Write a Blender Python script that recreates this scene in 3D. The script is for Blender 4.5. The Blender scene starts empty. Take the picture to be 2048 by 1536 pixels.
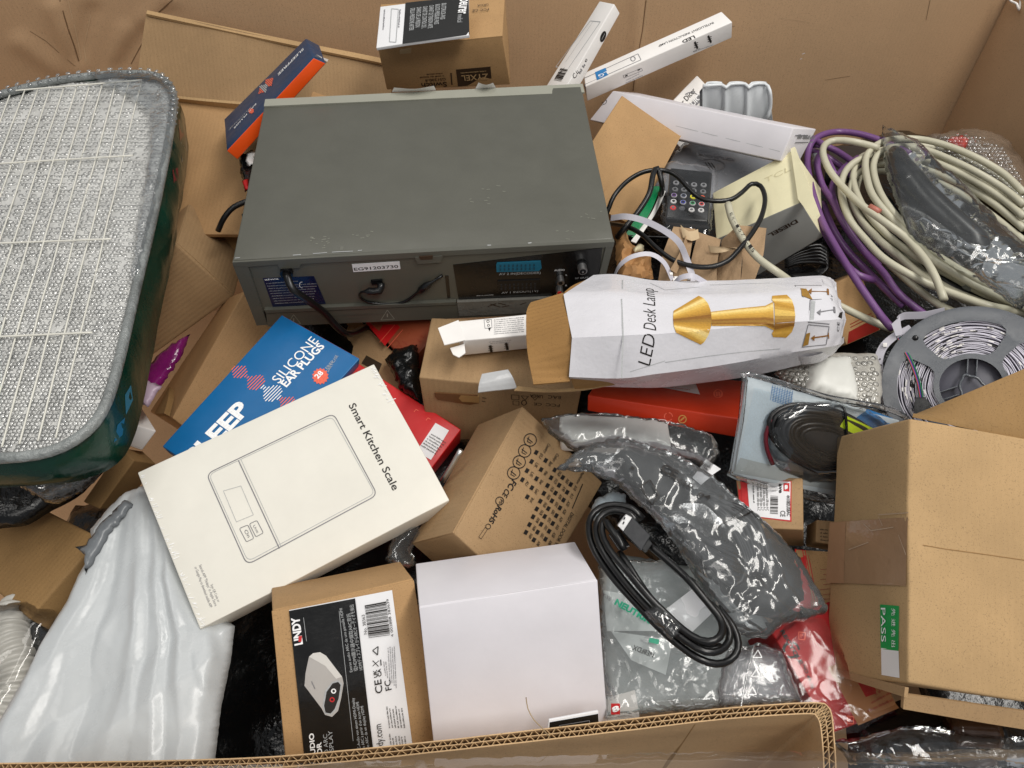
import bpy, math, random
import numpy as np
from mathutils import Vector, Matrix, noise
from mathutils.bvhtree import BVHTree
from mathutils.geometry import delaunay_2d_cdt, tessellate_polygon
R = math.radians
rnd = random.Random(7)
scene = bpy.context.scene
col = scene.collection

# ------------------------------------------------------------------ camera
CAM = Vector((0.0, 0.0, 1.15)); PITCH = R(50.6); FPX = 1480.0
FWD = Vector((0, math.cos(PITCH), -math.sin(PITCH)))
UPV = Vector((0, math.sin(PITCH), math.cos(PITCH)))
cd = bpy.data.cameras.new('camera'); cam = bpy.data.objects.new('camera', cd); col.objects.link(cam)
cam.location = CAM; cam.rotation_euler = (math.pi/2 - PITCH, 0, 0)
cd.sensor_width = 36; cd.lens = 36*FPX/2048; cd.clip_start = 0.02; cd.clip_end = 50
scene.camera = cam

# ------------------------------------------------------------------ light: warehouse ceiling tubes and the pale hall round them
world = bpy.data.worlds.new('World'); scene.world = world; world.use_nodes = True
bg = world.node_tree.nodes['Background']; bg.inputs[0].default_value = (0.92, 0.95, 1.0, 1); bg.inputs[1].default_value = 0.26
def area(name, loc, sx, sy, power, target, color=(1, .965, .91)):
    l = bpy.data.lights.new(name, 'AREA'); l.shape = 'RECTANGLE'; l.size = sx; l.size_y = sy
    l.energy = power; l.color = color
    o = bpy.data.objects.new(name, l); col.objects.link(o); o.location = loc
    d = Vector(target) - Vector(loc); o.rotation_euler = d.to_track_quat('-Z', 'Y').to_euler()
area('ceiling_tube_lamp', (1.0, 0.35, 2.9), 2.6, 0.45, 58, (0.1, .6, .5))
area('ceiling_tube_lamp', (-0.9, 1.2, 3.1), 2.6, 0.45, 16, (0, .6, .5))
area('ceiling_tube_lamp', (0.0, -1.3, 3.1), 3.0, 0.45, 17, (0, .6, .5))
scene.view_settings.view_transform = 'Standard'; scene.view_settings.look = 'None'
scene.view_settings.exposure = 0.0
scene.cycles.max_bounces = 8; scene.cycles.transparent_max_bounces = 16

# ------------------------------------------------------------------ maths
def ray(u, v): return FWD + Vector((1, 0, 0))*((u-1024)/FPX) + UPV*((768-v)/FPX)
def P(u, v, z):
    r = ray(u, v); return CAM + r*((z-CAM.z)/r.z)
def proj(p):
    d = Vector(p)-CAM; w = d.dot(FWD); return (1024+FPX*d.x/w, 768-FPX*d.dot(UPV)/w)
NFWD = np.array(FWD); NUP = np.array(UPV); NC = np.array(CAM)
def nproj(p):
    d = p-NC; w = d@NFWD
    return np.stack([1024+FPX*d[:, 0]/w, 768-FPX*(d@NUP)/w], 1)
def rotm(r):
    a = np.linalg.norm(r)
    if a < 1e-12: return np.eye(3)
    k = r/a; K = np.array([[0, -k[2], k[1]], [k[2], 0, -k[0]], [-k[1], k[0], 0]])
    return np.eye(3)+math.sin(a)*K+(1-math.cos(a))*K@K
def fit_box(name, top, low, zs, h, hw=1.0, zw=1.0):
    """right-angled box whose corners project where the photograph shows them"""
    if not hasattr(zs, '__len__'): zs = [zs]*4
    s = 0
    for i in range(4):
        a, b = top[i], top[(i+1) % 4]; s += a[0]*(-b[1])-b[0]*(-a[1])
    if s < 0: print('WINDING', name)
    W = [np.array(P(*top[i], zs[i])) for i in range(4)]
    x = (W[1]-W[0]+W[2]-W[3])/2; y = (W[3]-W[0]+W[2]-W[1])/2
    L0, W0 = np.linalg.norm(x), np.linalg.norm(y)
    ex = x/L0; n = np.cross(ex, y); n /= np.linalg.norm(n); ey = np.cross(n, ex)
    R0 = np.stack([ex, ey, n], 1)
    cs = []; tp = []
    unit = {0: (0, 0), 1: (1, 0), 2: (1, 1), 3: (0, 1)}
    for i in range(4): cs.append((*unit[i], 0)); tp.append(top[i])
    for k, v in low.items():
        i = 'ABCD'.index(k); cs.append((*unit[i], -1)); tp.append(v)
    cs = np.array(cs, float); tp = np.array(tp, float)
    d0 = (W[0]-NC)@NFWD
    def unpack(q):
        Rm = R0@rotm(q[:3]); return Rm, W[0]+q[3:6], np.exp(q[6:9])*np.array([L0, W0, h])
    wz = 1.0/0.02; wh = 1.0/.08 if not low else hw
    def res(q):
        Rm, o, dm = unpack(q); pts = o+(cs*dm)@Rm.T
        e = (nproj(pts)-tp).ravel()
        zz = (pts[:4, 2]-np.array(zs))*wz*zw*(1.0 if low else 8.0)
        return np.concatenate([e, [((o-NC)@NFWD-d0)*3000], zz*.5, [q[8]*wh*5]])
    q = np.zeros(9); lam = 1.0; e = res(q); c = e@e
    for it in range(120):
        J = np.zeros((len(e), 9))
        for j in range(9):
            dq = q.copy(); dq[j] += 1e-5; J[:, j] = (res(dq)-e)/1e-5
        st = np.linalg.solve(J.T@J+lam*np.diag(np.diag(J.T@J)+1e-6), -J.T@e)
        e2 = res(q+st); c2 = e2@e2
        if c2 < c:
            if c-c2 < 1e-6: q = q+st; break
            q, e, c, lam = q+st, e2, c2, lam*.3
        else: lam *= 4
        if lam > 1e9: break
    Rm, o, dm = unpack(q)
    pts = o+(cs*dm)@Rm.T
    err = np.abs(nproj(pts)-tp).max()
    allp = o+(np.array([(a, b, c_) for c_ in (0, -1) for a, b in unit.values()])*dm)@Rm.T
    print('FIT %-26s err %5.1fpx dims %.3f %.3f %.3f  z %.2f..%.2f' % (name, err, *dm, allp[:, 2].min(), allp[:, 2].max()))
    M = Matrix(((*Rm[0], o[0]), (*Rm[1], o[1]), (*Rm[2], o[2]), (0, 0, 0, 1)))
    # a used carton is never quite square: small corner shifts measured on the photograph
    dl = {}
    for key, p, t in zip(cs, pts, tp):
        pr = nproj(p[None])[0]; e = t-pr; n_ = np.linalg.norm(e)
        if n_ > 26: e = e*26/n_
        w = (p-NC)@NFWD
        dl[tuple(key)] = Rm.T@(np.array([1., 0, 0])*e[0]/FPX*w - NUP*e[1]/FPX*w)
    out = {}
    for a, b in unit.values():
        t_ = dl.get((a, b, 0.0)); l_ = dl.get((a, b, -1.0))
        out[(a, b, 0)] = t_ if t_ is not None else l_; out[(a, b, -1)] = l_ if l_ is not None else t_
    return M, dm, out

# ------------------------------------------------------------------ materials
def lin(c):
    if isinstance(c, str):
        c = c.lstrip('#'); c = [int(c[i:i+2], 16)/255 for i in (0, 2, 4)]
        return tuple(((x/12.92) if x <= .04045 else ((x+.055)/1.055)**2.4) for x in c)+(1,)
    return tuple(c)+((1,) if len(c) == 3 else ())
def scl(c, k): return (min(1, c[0]*k), min(1, c[1]*k), min(1, c[2]*k), 1)
class NT:
    def __init__(s, name):
        s.m = bpy.data.materials.new(name); s.m.use_nodes = True; s.t = s.m.node_tree
        s.b = s.t.nodes['Principled BSDF']; s.out = s.t.nodes['Material Output']
    def n(s, typ, **kw):
        x = s.t.nodes.new(typ)
        for k, v in kw.items():
            if k in x.inputs: x.inputs[k].default_value = v
            else: setattr(x, k, v)
        return x
    def l(s, a, b): s.t.links.new(a, b)
    def coord(s, scale=(1, 1, 1), rot=(0, 0, 0)):
        tc = s.n('ShaderNodeTexCoord'); mp = s.n('ShaderNodeMapping')
        mp.inputs['Scale'].default_value = scale; mp.inputs['Rotation'].default_value = rot
        s.l(tc.outputs['Object'], mp.inputs['Vector']); return mp.outputs[0]
    def noise(s, vec, scale, detail=3, rough=.5):
        x = s.n('ShaderNodeTexNoise'); x.inputs['Scale'].default_value = scale; x.inputs['Detail'].default_value = detail
        x.inputs['Roughness'].default_value = rough
        s.l(vec, x.inputs['Vector']); return x.outputs['Fac']
    def ramp(s, fac, stops):
        r = s.n('ShaderNodeValToRGB'); e = r.color_ramp.elements
        while len(e) < len(stops): e.new(.5)
        for i, (p, c) in enumerate(stops):
            e[i].position = p; e[i].color = lin(c) if not isinstance(c, (int, float)) else (c, c, c, 1)
        s.l(fac, r.inputs[0]); return r.outputs[0]
    def mix(s, fac, a, b, mode='MIX'):
        x = s.n('ShaderNodeMix', data_type='RGBA', blend_type=mode)
        for v, k in ((fac, 0), (a, 6), (b, 7)):
            if hasattr(v, 'node'): s.l(v, x.inputs[k])
            else: x.inputs[k].default_value = v
        return x.outputs[2]
    def bump(s, h, strength, dist=.001, prev=None):
        b = s.n('ShaderNodeBump'); b.inputs['Strength'].default_value = strength; b.inputs['Distance'].default_value = dist
        s.l(h, b.inputs['Height'])
        if prev: s.l(prev, b.inputs['Normal'])
        return b.outputs[0]
MATS = {}
def kraft(key, hexc, rough=.75, flute=0.25, ax=0, lump=.35, blot=1.0):
    """corrugated or folding kraft board: fibres, blotches and a trace of the fluting"""
    if key in MATS: return MATS[key]
    t = NT('kraft_board_'+key); c = lin(hexc)
    v = t.coord()
    big = t.noise(v, 14, 3); fine = t.noise(v, 900, 2, .6); fib = t.noise(t.coord((1, 6, 1)), 260, 2, .7)
    a = t.mix(t.ramp(big, [(.3, 0.0), (.7, 1.0)]), scl(c, 1-.12*blot), scl(c, 1+.08*blot))
    a = t.mix(t.ramp(fine, [(.30, 1.0), (.42, 0.0)]), a, scl(c, .62))
    a = t.mix(t.ramp(fib, [(.62, 0.0), (.8, .5)]), a, scl(c, 1.3))
    rub = t.noise(v, 45, 4, .7)
    a = t.mix(t.ramp(rub, [(.60, 0.0), (.78, .35*blot)]), a, scl(c, 1.28))
    t.l(a, t.b.inputs['Base Color']); t.b.inputs['Roughness'].default_value = rough
    t.b.inputs['Specular IOR Level'].default_value = .3
    w = t.n('ShaderNodeTexWave'); w.inputs['Scale'].default_value = 55; w.inputs['Distortion'].default_value = .6
    w.bands_direction = 'XYZ'[ax]; t.l(t.coord(), w.inputs['Vector'])
    n1 = t.bump(w.outputs['Fac'], flute, .0006)
    n2 = t.bump(t.noise(v, 30, 4, .6), lump, .002, n1)
    t.l(t.bump(fine, .15, .0004, n2), t.b.inputs['Normal'])
    MATS[key] = t.m; return t.m
def coat(key, hexc, rough=.35, spec=.5, var=.05, bump=.12, bscale=25, grain=0.0, metal=0, scratch=0):
    """coated card, painted metal or moulded plastic with slight unevenness"""
    if key in MATS: return MATS[key]
    t = NT(key); c = lin(hexc); v = t.coord()
    nz = t.noise(v, 22, 4, .6)
    a = t.mix(t.ramp(nz, [(.3, 0.0), (.7, 1.0)]), scl(c, 1-var), scl(c, 1+var))
    if grain:
        a = t.mix(t.ramp(t.noise(v, 1100, 2, .6), [(.35, grain), (.5, 0.0)]), a, scl(c, .6))
    if scratch:
        s1 = t.noise(t.coord((1, 14, 1), (0, 0, .4)), 60, 5, .7); s2 = t.noise(v, 9, 2)
        msk = t.mix(1.0, t.ramp(s1, [(.66, 0.0), (.74, 1.0)]), t.ramp(s2, [(.48, 0.0), (.62, scratch)]), 'MULTIPLY')
        a = t.mix(msk, a, scl(c, 1.9))
    t.l(a, t.b.inputs['Base Color'])
    t.l(t.ramp(t.noise(v, 35, 4, .7), [(.3, max(.03, rough-.08)), (.75, rough+.1)]), t.b.inputs['Roughness'])
    t.b.inputs['Specular IOR Level'].default_value = spec; t.b.inputs['Metallic'].default_value = metal
    t.l(t.bump(t.noise(v, bscale, 4, .6), bump, .003), t.b.inputs['Normal'])
    MATS[key] = t.m; return t.m
def ink(key, hexc, rough=.5):
    if key in MATS: return MATS[key]
    t = NT(key); c = lin(hexc)
    t.l(t.mix(t.ramp(t.noise(t.coord(), 500, 2), [(.3, 0.0), (.7, 1.0)]), scl(c, .9), scl(c, 1.12)), t.b.inputs['Base Color'])
    t.b.inputs['Roughness'].default_value = rough; MATS[key] = t.m; return t.m
def film(key, tint='#ffffff', haze=.06, gloss=.10, bump=.6, scale=45, rough=.06, hazec='#e8ecee', fine=.35, crease=1.1):
    haze *= .38; gloss *= .38; bump *= .26
    """thin clear plastic: lets most light straight through, mirrors the lamps on its creases"""
    if key in MATS: return MATS[key]
    t = NT(key); t.t.nodes.remove(t.b)
    v = t.coord()
    tr = t.n('ShaderNodeBsdfTransparent'); tr.inputs[0].default_value = lin(tint)
    gl = t.n('ShaderNodeBsdfGlossy'); gl.inputs['Roughness'].default_value = rough; gl.inputs['Color'].default_value = (1, 1, 1, 1)
    df = t.n('ShaderNodeBsdfDiffuse'); df.inputs[0].default_value = lin(hazec)
    n1 = t.noise(v, scale*.6, 1.5, .5)
    rg = t.n('ShaderNodeMath', operation='ABSOLUTE'); sb = t.n('ShaderNodeMath', operation='SUBTRACT'); sb.inputs[1].default_value = .5
    t.l(n1, sb.inputs[0]); t.l(sb.outputs[0], rg.inputs[0])
    b1 = t.bump(rg.outputs[0], bump, .02)
    b2 = t.bump(t.noise(v, scale*4, 3, .65), bump*.5*fine, .004, b1)
    vo = t.n('ShaderNodeTexVoronoi', feature='DISTANCE_TO_EDGE'); vo.inputs['Scale'].default_value = scale*1.1; vo.inputs['Randomness'].default_value = 1
    dn = t.n('ShaderNodeTexNoise'); dn.inputs['Scale'].default_value = scale*.5; t.l(v, dn.inputs['Vector'])
    ml = t.n('ShaderNodeVectorMath', operation='SCALE'); ml.inputs['Scale'].default_value = 2.2/scale; t.l(dn.outputs['Color'], ml.inputs[0])
    av = t.n('ShaderNodeVectorMath', operation='ADD'); t.l(v, av.inputs[0]); t.l(ml.outputs[0], av.inputs[1]); t.l(av.outputs[0], vo.inputs['Vector'])
    msk = t.ramp(t.noise(v, scale*.22, 1, .5), [(.48, .0), (.60, 1.0)])
    b2 = t.bump(t.mix(1.0, t.ramp(vo.outputs['Distance'], [(0.0, 1.0), (.12, 0.0)]), msk, 'MULTIPLY'), bump*crease, .004, b2)
    for x in (gl, df): t.l(b2, x.inputs['Normal'])
    fr = t.n('ShaderNodeFresnel'); fr.inputs['IOR'].default_value = 1.5; t.l(b2, fr.inputs['Normal'])
    ad = t.n('ShaderNodeMath', operation='ADD', use_clamp=True); ad.inputs[1].default_value = gloss; t.l(fr.outputs[0], ad.inputs[0])
    m1 = t.n('ShaderNodeMixShader'); m2 = t.n('ShaderNodeMixShader'); m1.inputs[0].default_value = haze
    t.l(tr.outputs[0], m1.inputs[1]); t.l(df.outputs[0], m1.inputs[2])
    t.l(ad.outputs[0], m2.inputs[0]); t.l(m1.outputs[0], m2.inputs[1]); t.l(gl.outputs[0], m2.inputs[2])
    t.l(m2.outputs[0], t.out.inputs['Surface']); MATS[key] = t.m; return t.m

K_MID = kraft('mid', '#a48662'); K_DARK = kraft('dark', '#917249'); K_LITE = kraft('light', '#b2936a')
K_ORNG = kraft('orange', '#ac885f', flute=.15); K_WALL = kraft('wall', '#c6a480', rough=.9, flute=.10, lump=.04, blot=.3)
K_FLAT = kraft('smooth', '#b08c61', flute=.03); K_IN = kraft('inside', '#9a7444', flute=.5, ax=1)
WHITE = coat('white_card', '#e9e6e3', .35, .4, .03); WHITE2 = coat('white_card_cool', '#dcd9de', .4, .4, .03)
CREAM = coat('cream_card', '#dedbd1', .4, .35, .03); IVORY = coat('ivory_card', '#e9e2bd', .5, .35, .04, .25)
PAPER = coat('label_paper', '#e6e6e8', .5, .3, .02, .05)
BLACK = coat('black_plastic', '#101113', .3, .5, .05, .15); BLKCARD = coat('black_print', '#121212', .22, .6, .05, .2, 40)
RUBBER = coat('black_rubber', '#0d0d0e', .33, .5, .05, .12, 60)
RED = coat('red_card', '#c21d1f', .4, .4, .04); REDORG = coat('orange_red_card', '#c8391c', .4, .4, .05)
BLUE = coat('blue_card', '#0f6199', .38, .4, .05); NAVY = coat('navy_card', '#173a5e', .4, .4, .05); ORANGE = coat('orange_card', '#ec5414', .4, .4, .04)
I_BLK = ink('black_ink', '#17120f'); I_BRN = ink('brown_ink', '#3a2a1c'); I_GREY = ink('grey_ink', '#77767a'); I_WHT = ink('white_ink', '#f2f2f2')
I_RED = ink('red_ink', '#c01f22'); I_ORG = ink('coral_ink', '#e8674e'); I_LGREY = ink('pale_grey_ink', '#a9abac'); I_BLUE = ink('blue_ink', '#2277b5')
I_GREEN = ink('green_ink', '#0f9d4a'); I_DRED = ink('dull_red_ink', '#8f3a26')
CLEAR = film('clear_film'); HAZY = film('hazy_film', haze=.16, gloss=.10, bump=.75, scale=38)
TAPE = coat('clear_tape', '#a58465', .16, .55, .06, .35, 40)

# ------------------------------------------------------------------ objects
def tag(o, label=None, cat=None, group=None, kind=None):
    for k, v in (('label', label), ('category', cat), ('group', group), ('kind', kind)):
        if v: o[k] = v
    return o
def empty(name, loc=(0, 0, 0), M=None, **kw):
    o = bpy.data.objects.new(name, None); o.empty_display_size = .02; col.objects.link(o)
    o.matrix_world = M if M is not None else Matrix.Translation(loc)
    return tag(o, **kw)
def mesh(name, verts, faces, mat, parent=None, smooth=True, M=None, uvs=None, auto=None):
    me = bpy.data.meshes.new(name); me.from_pydata([tuple(v) for v in verts], [], faces); me.update()
    if mat is not None: me.materials.append(mat)
    if smooth:
        me.polygons.foreach_set('use_smooth', [True]*len(me.polygons))
        if auto: me.set_sharp_from_angle(angle=R(auto))
    o = bpy.data.objects.new(name, me); col.objects.link(o)
    if parent is not None: o.parent = parent
    if M is not None:
        if parent is not None: o.matrix_local = M
        else: o.matrix_world = M
    return o
class G:
    """collects geometry for one mesh"""
    def __init__(s): s.v = []; s.f = []
    def add(s, v, f):
        k = len(s.v); s.v += [Vector(x) for x in v]; s.f += [tuple(i+k for i in q) for q in f]; return s
    def build(s, name, mat, parent=None, smooth=True, auto=35, **kw): return mesh(name, s.v, s.f, mat, parent, smooth, auto=auto, **kw)
def rbox_geo(x0, y0, z0, x1, y1, z1, r=.001, cell=.03, warp=0, wf=9, seed=0, dent=None):
    """rounded, slightly uneven box"""
    lo = Vector((x0, y0, z0)); hi = Vector((x1, y1, z1)); d = hi-lo
    r = min(r, min(d)*.45)
    ax = []
    for k in range(3):
        n = max(1, min(14, int((d[k]-2*r)/cell)))
        ax.append([0, r*.35, r]+[r+(d[k]-2*r)*i/n for i in range(1, n)]+[d[k]-r, d[k]-r*.35, d[k]])
    idx = {}; V = []; F = []
    def vid(i, j, k):
        key = (i, j, k)
        if key not in idx:
            p = Vector((ax[0][i], ax[1][j], ax[2][k]))
            q = Vector([min(max(p[a], r), d[a]-r) for a in range(3)])
            e = p-q
            if e.length > 1e-9: p = q+e.normalized()*r
            nn = (p-d/2); nn = Vector([nn[a]/max(d[a], .02) for a in range(3)])
            idx[key] = len(V); p = p+lo
            if warp:
                nv = noise.noise_vector(p*wf+Vector((seed*3.1, seed*1.7, 5))); nv2 = noise.noise_vector(p*wf*3.2+Vector((seed, 9, 2)))
                p = p+nv*warp+nv2*warp*.35
            V.append(p)
        return idx[key]
    n = [len(a)-1 for a in ax]
    for i in range(n[0]):
        for j in range(n[1]):
            F.append((vid(i, j, 0), vid(i, j+1, 0), vid(i+1, j+1, 0), vid(i+1, j, 0)))
            F.append((vid(i, j, n[2]), vid(i+1, j, n[2]), vid(i+1, j+1, n[2]), vid(i, j+1, n[2])))
    for i in range(n[0]):
        for k in range(n[2]):
            F.append((vid(i, 0, k), vid(i+1, 0, k), vid(i+1, 0, k+1), vid(i, 0, k+1)))
            F.append((vid(i, n[1], k), vid(i, n[1], k+1), vid(i+1, n[1], k+1), vid(i+1, n[1], k)))
    for j in range(n[1]):
        for k in range(n[2]):
            F.append((vid(0, j, k), vid(0, j, k+1), vid(0, j+1, k+1), vid(0, j+1, k)))
            F.append((vid(n[0], j, k), vid(n[0], j+1, k), vid(n[0], j+1, k+1), vid(n[0], j, k+1)))
    return V, F
_tc = {}
def text_geo(s, bold=0):
    key = (s, bold)
    if key in _tc: return _tc[key]
    cu = bpy.data.curves.new('t', 'FONT'); cu.body = s; cu.size = 1; cu.resolution_u = 3; cu.offset = bold
    cu.fill_mode = 'FRONT'
    o = bpy.data.objects.new('t', cu); col.objects.link(o)
    dg = bpy.context.evaluated_depsgraph_get(); oe = o.evaluated_get(dg); me = oe.to_mesh()
    V = [v.co.copy() for v in me.vertices]; F = [tuple(p.vertices) for p in me.polygons]
    oe.to_mesh_clear(); bpy.data.objects.remove(o); bpy.data.curves.remove(cu)
    if not V: V = [Vector((0, 0, 0)), Vector((.1, 0, 0)), Vector((0, .1, 0))]; F = [(0, 1, 2)]
    x0 = min(v.x for v in V); x1 = max(v.x for v in V)
    r = ([Vector(((v.x-x0)/(x1-x0), v.y/.7, 0)) for v in V], F, x1-x0); _tc[key] = r; return r
class Face:
    """a flat reference frame on a thing, with prints laid on its surface"""
    def __init__(s, root, Mw, o, ux, uy, w, h, target=None):
        s.root = root; s.o = Vector(o); s.ux = Vector(ux).normalized(); s.uy = Vector(uy).normalized(); s.n = s.ux.cross(s.uy)
        s.call = 0; s.Mw = Mw; s.w = w; s.h = h; s.bvh = None; s.inv = Mw.inverted(); s.parts = {}; s.parent = root
        if target is not None:
            me = target.data; s.bvh = BVHTree.FromPolygons([v.co for v in me.vertices], [tuple(p.vertices) for p in me.polygons])
    def px(s, p):
        c = s.inv@CAM; d = (s.inv.to_3x3()@ray(*p)).normalized()
        if s.bvh:
            h = s.bvh.ray_cast(c, d)
            if h[0] is not None and h[1].dot(s.n) > .35:
                q = h[0]-s.o; return Vector((q.dot(s.ux), q.dot(s.uy)))
        t = (s.o-c).dot(s.n)/d.dot(s.n); q = c+d*t-s.o
        return Vector((q.dot(s.ux), q.dot(s.uy)))
    def pt(s, u, v, off):
        p = s.o+s.ux*u+s.uy*v
        if s.bvh:
            h = s.bvh.ray_cast(p+s.n*.06, -s.n, .16)
            if h[0] is not None: p = h[0]
        return p+s.n*off
    JOIN = ('scuff', 'wrap_crimp', 'surface_crease', 'small_print', 'tape_crease')
    def g(s, name, mat):
        k = (name, mat.name, 0 if name in s.JOIN else s.call)
        if k not in s.parts: s.parts[k] = (G(), mat, name)
        return s.parts[k][0]
    def flush(s):
        for g, m, name in s.parts.values():
            o = mesh(name, g.v, g.f, m, s.parent, smooth=False)
            if name in s.JOIN: o['kind'] = 'stuff'
        s.parts = {}
    def text(s, t, p0, p1, hpx, mat=None, bold=0, layer=1, name='printed_text', raw=False):
        mat = mat or I_BLK; s.call += 1
        a, b = (s.px(p0), s.px(p1)) if not raw else (Vector(p0), Vector(p1))
        d = b-a; L = d.length; d.normalize(); up = Vector((-d.y, d.x))
        k = L/max(1e-6, (Vector(p1)-Vector(p0)).length) if not raw else 1
        h = hpx*k; V, F, _ = text_geo(t, bold)
        s.g(name, mat).add([s.pt(*(a+d*(v.x*L)+up*(v.y*h)), .0002*layer+.0002) for v in V], F)
    def quad(s, p, mat, layer=1, name='printed_panel', raw=False, sub=None, thick=False):
        s.call += 1; q = [Vector(x) for x in p] if raw else [s.px(x) for x in p]
        m = max((q[1]-q[0]).length, (q[3]-q[0]).length); n = sub or max(1, min(12, int(m/.018)))
        V = []; F = []
        for j in range(n+1):
            for i in range(n+1):
                a, b = i/n, j/n
                w = q[0]*(1-a)*(1-b)+q[1]*a*(1-b)+q[2]*a*b+q[3]*(1-a)*b
                V.append(s.pt(w.x, w.y, .0002*layer+.0002))
        for j in range(n):
            for i in range(n): k = j*(n+1)+i; F.append((k, k+1, k+n+2, k+n+1))
        s.g(name, mat).add(V, F)
    def poly(s, pts, mat, layer=1, name='printed_mark', raw=False):
        s.call += 1; q = [Vector(x) for x in pts] if raw else [s.px(x) for x in pts]
        w_ = max(x.x for x in q)-min(x.x for x in q); h_ = max(x.y for x in q)-min(x.y for x in q)
        if max(w_, h_) < .008 or not s.bvh:
            tris = tessellate_polygon([[Vector((x.x, x.y, 0)) for x in q]])
            s.g(name, mat).add([s.pt(x.x, x.y, .0002*layer+.0002) for x in q], [tuple(t) for t in tris]); return
        e = .0035; pl = []
        for a, b in zip(q, q[1:]+q[:1]):
            k = max(1, int((b-a).length/e)); pl += [a.lerp(b, j/k) for j in range(k)]
        m = len(pl); pg = [(p.x*1e3, p.y*1e3) for p in pl]; allp = [Vector(p) for p in pg]
        y = min(p[1] for p in pg)
        while y < max(p[1] for p in pg):
            x = min(p[0] for p in pg)
            while x < max(p[0] for p in pg):
                if inpoly(x, y, pg) and edist(x, y, pg) > 1.2: allp.append(Vector((x, y)))
                x += e*1e3
            y += e*1e3
        r_ = delaunay_2d_cdt(allp, [(i, (i+1) % m) for i in range(m)], [tuple(range(m))], 1, 1e-3)
        s.g(name, mat).add([s.pt(p.x/1e3, p.y/1e3, .0002*layer+.0002) for p in r_[0]], [tuple(t) for t in r_[2]])
    def line(s, pts, wpx, mat, layer=1, name='printed_line', raw=False, closed=False):
        s.call += 1; q = [Vector(x) for x in pts] if raw else [s.px(x) for x in pts]
        if raw: w = wpx
        else: w = wpx*(q[1]-q[0]).length/max(1e-6, (Vector(pts[1])-Vector(pts[0])).length)
        if closed: q = q+[q[0]]
        for a, b in zip(q, q[1:]):
            d = (b-a); L = d.length
            if L < 1e-7: continue
            d /= L; up = Vector((-d.y, d.x))*w/2; n = max(1, int(L/.02)); V = []; F = []
            for i in range(n+1):
                c = a+d*(L*i/n)
                V += [s.pt(*(c+up), .0002*layer+.0002), s.pt(*(c-up), .0002*layer+.0002)]
            for i in range(n): F.append((2*i+1, 2*i+3, 2*i+2, 2*i))
            s.g(name, mat).add(V, F)
    def ring(s, c, rpx, wpx, mat, layer=1, n=28, a0=0, a1=360, name='printed_mark', ey=1):
        pts = [(c[0]+rpx*math.cos(R(a0+(a1-a0)*i/n)), c[1]-rpx*ey*math.sin(R(a0+(a1-a0)*i/n))) for i in range(n+1)]
        s.line(pts, wpx, mat, layer, name)
    def words(s, p0, p1, hpx, mat=None, layer=1, fill=.72, seed=0, name='small_print'):
        """a row of print too small to read: word-length dashes"""
        mat = mat or I_BLK
        a, b = s.px(p0), s.px(p1); d = b-a; L = d.length; d.normalize(); up = Vector((-d.y, d.x))
        k = L/max(1e-6, (Vector(p1)-Vector(p0)).length); h = hpx*k; r = random.Random(seed+int(p0[0]*7+p0[1]*13)); x = 0
        while x < L-h:
            w = min(h*r.uniform(1.2, 4.5), L-x)
            y = 0
            while y < w-h*.2:
                ww = h*r.uniform(.3, .55)
                hh = h*r.choice((.7, .7, 1.0))
                c = a+d*(x+y)
                V = [c, c+d*ww, c+d*ww+up*hh, c+up*hh]
                s.g(name, mat).add([s.pt(q.x, q.y, .0002*layer+.0002) for q in V], [(0, 1, 2, 3)])
                y += ww+h*.22
            x += w+h*.5
    def barcode(s, p, mat=None, n=34, layer=2, seed=1):
        """p: 4 corners; bars run p0->p3"""
        s.call += 1; mat = mat or I_BLK; q = [s.px(x) for x in p]; r = random.Random(seed); x = 0
        while x < 1:
            w = r.choice((1, 1, 2, 3))*.55/n
            e = min(1, x+w)
            A = q[0].lerp(q[1], x); B = q[0].lerp(q[1], e); C_ = q[3].lerp(q[2], e); D = q[3].lerp(q[2], x)
            s.g('barcode', mat).add([s.pt(z.x, z.y, .0002*layer+.0002) for z in (A, B, C_, D)], [(0, 1, 2, 3)])
            x = e+r.choice((1, 1, 2))*.55/n
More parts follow.
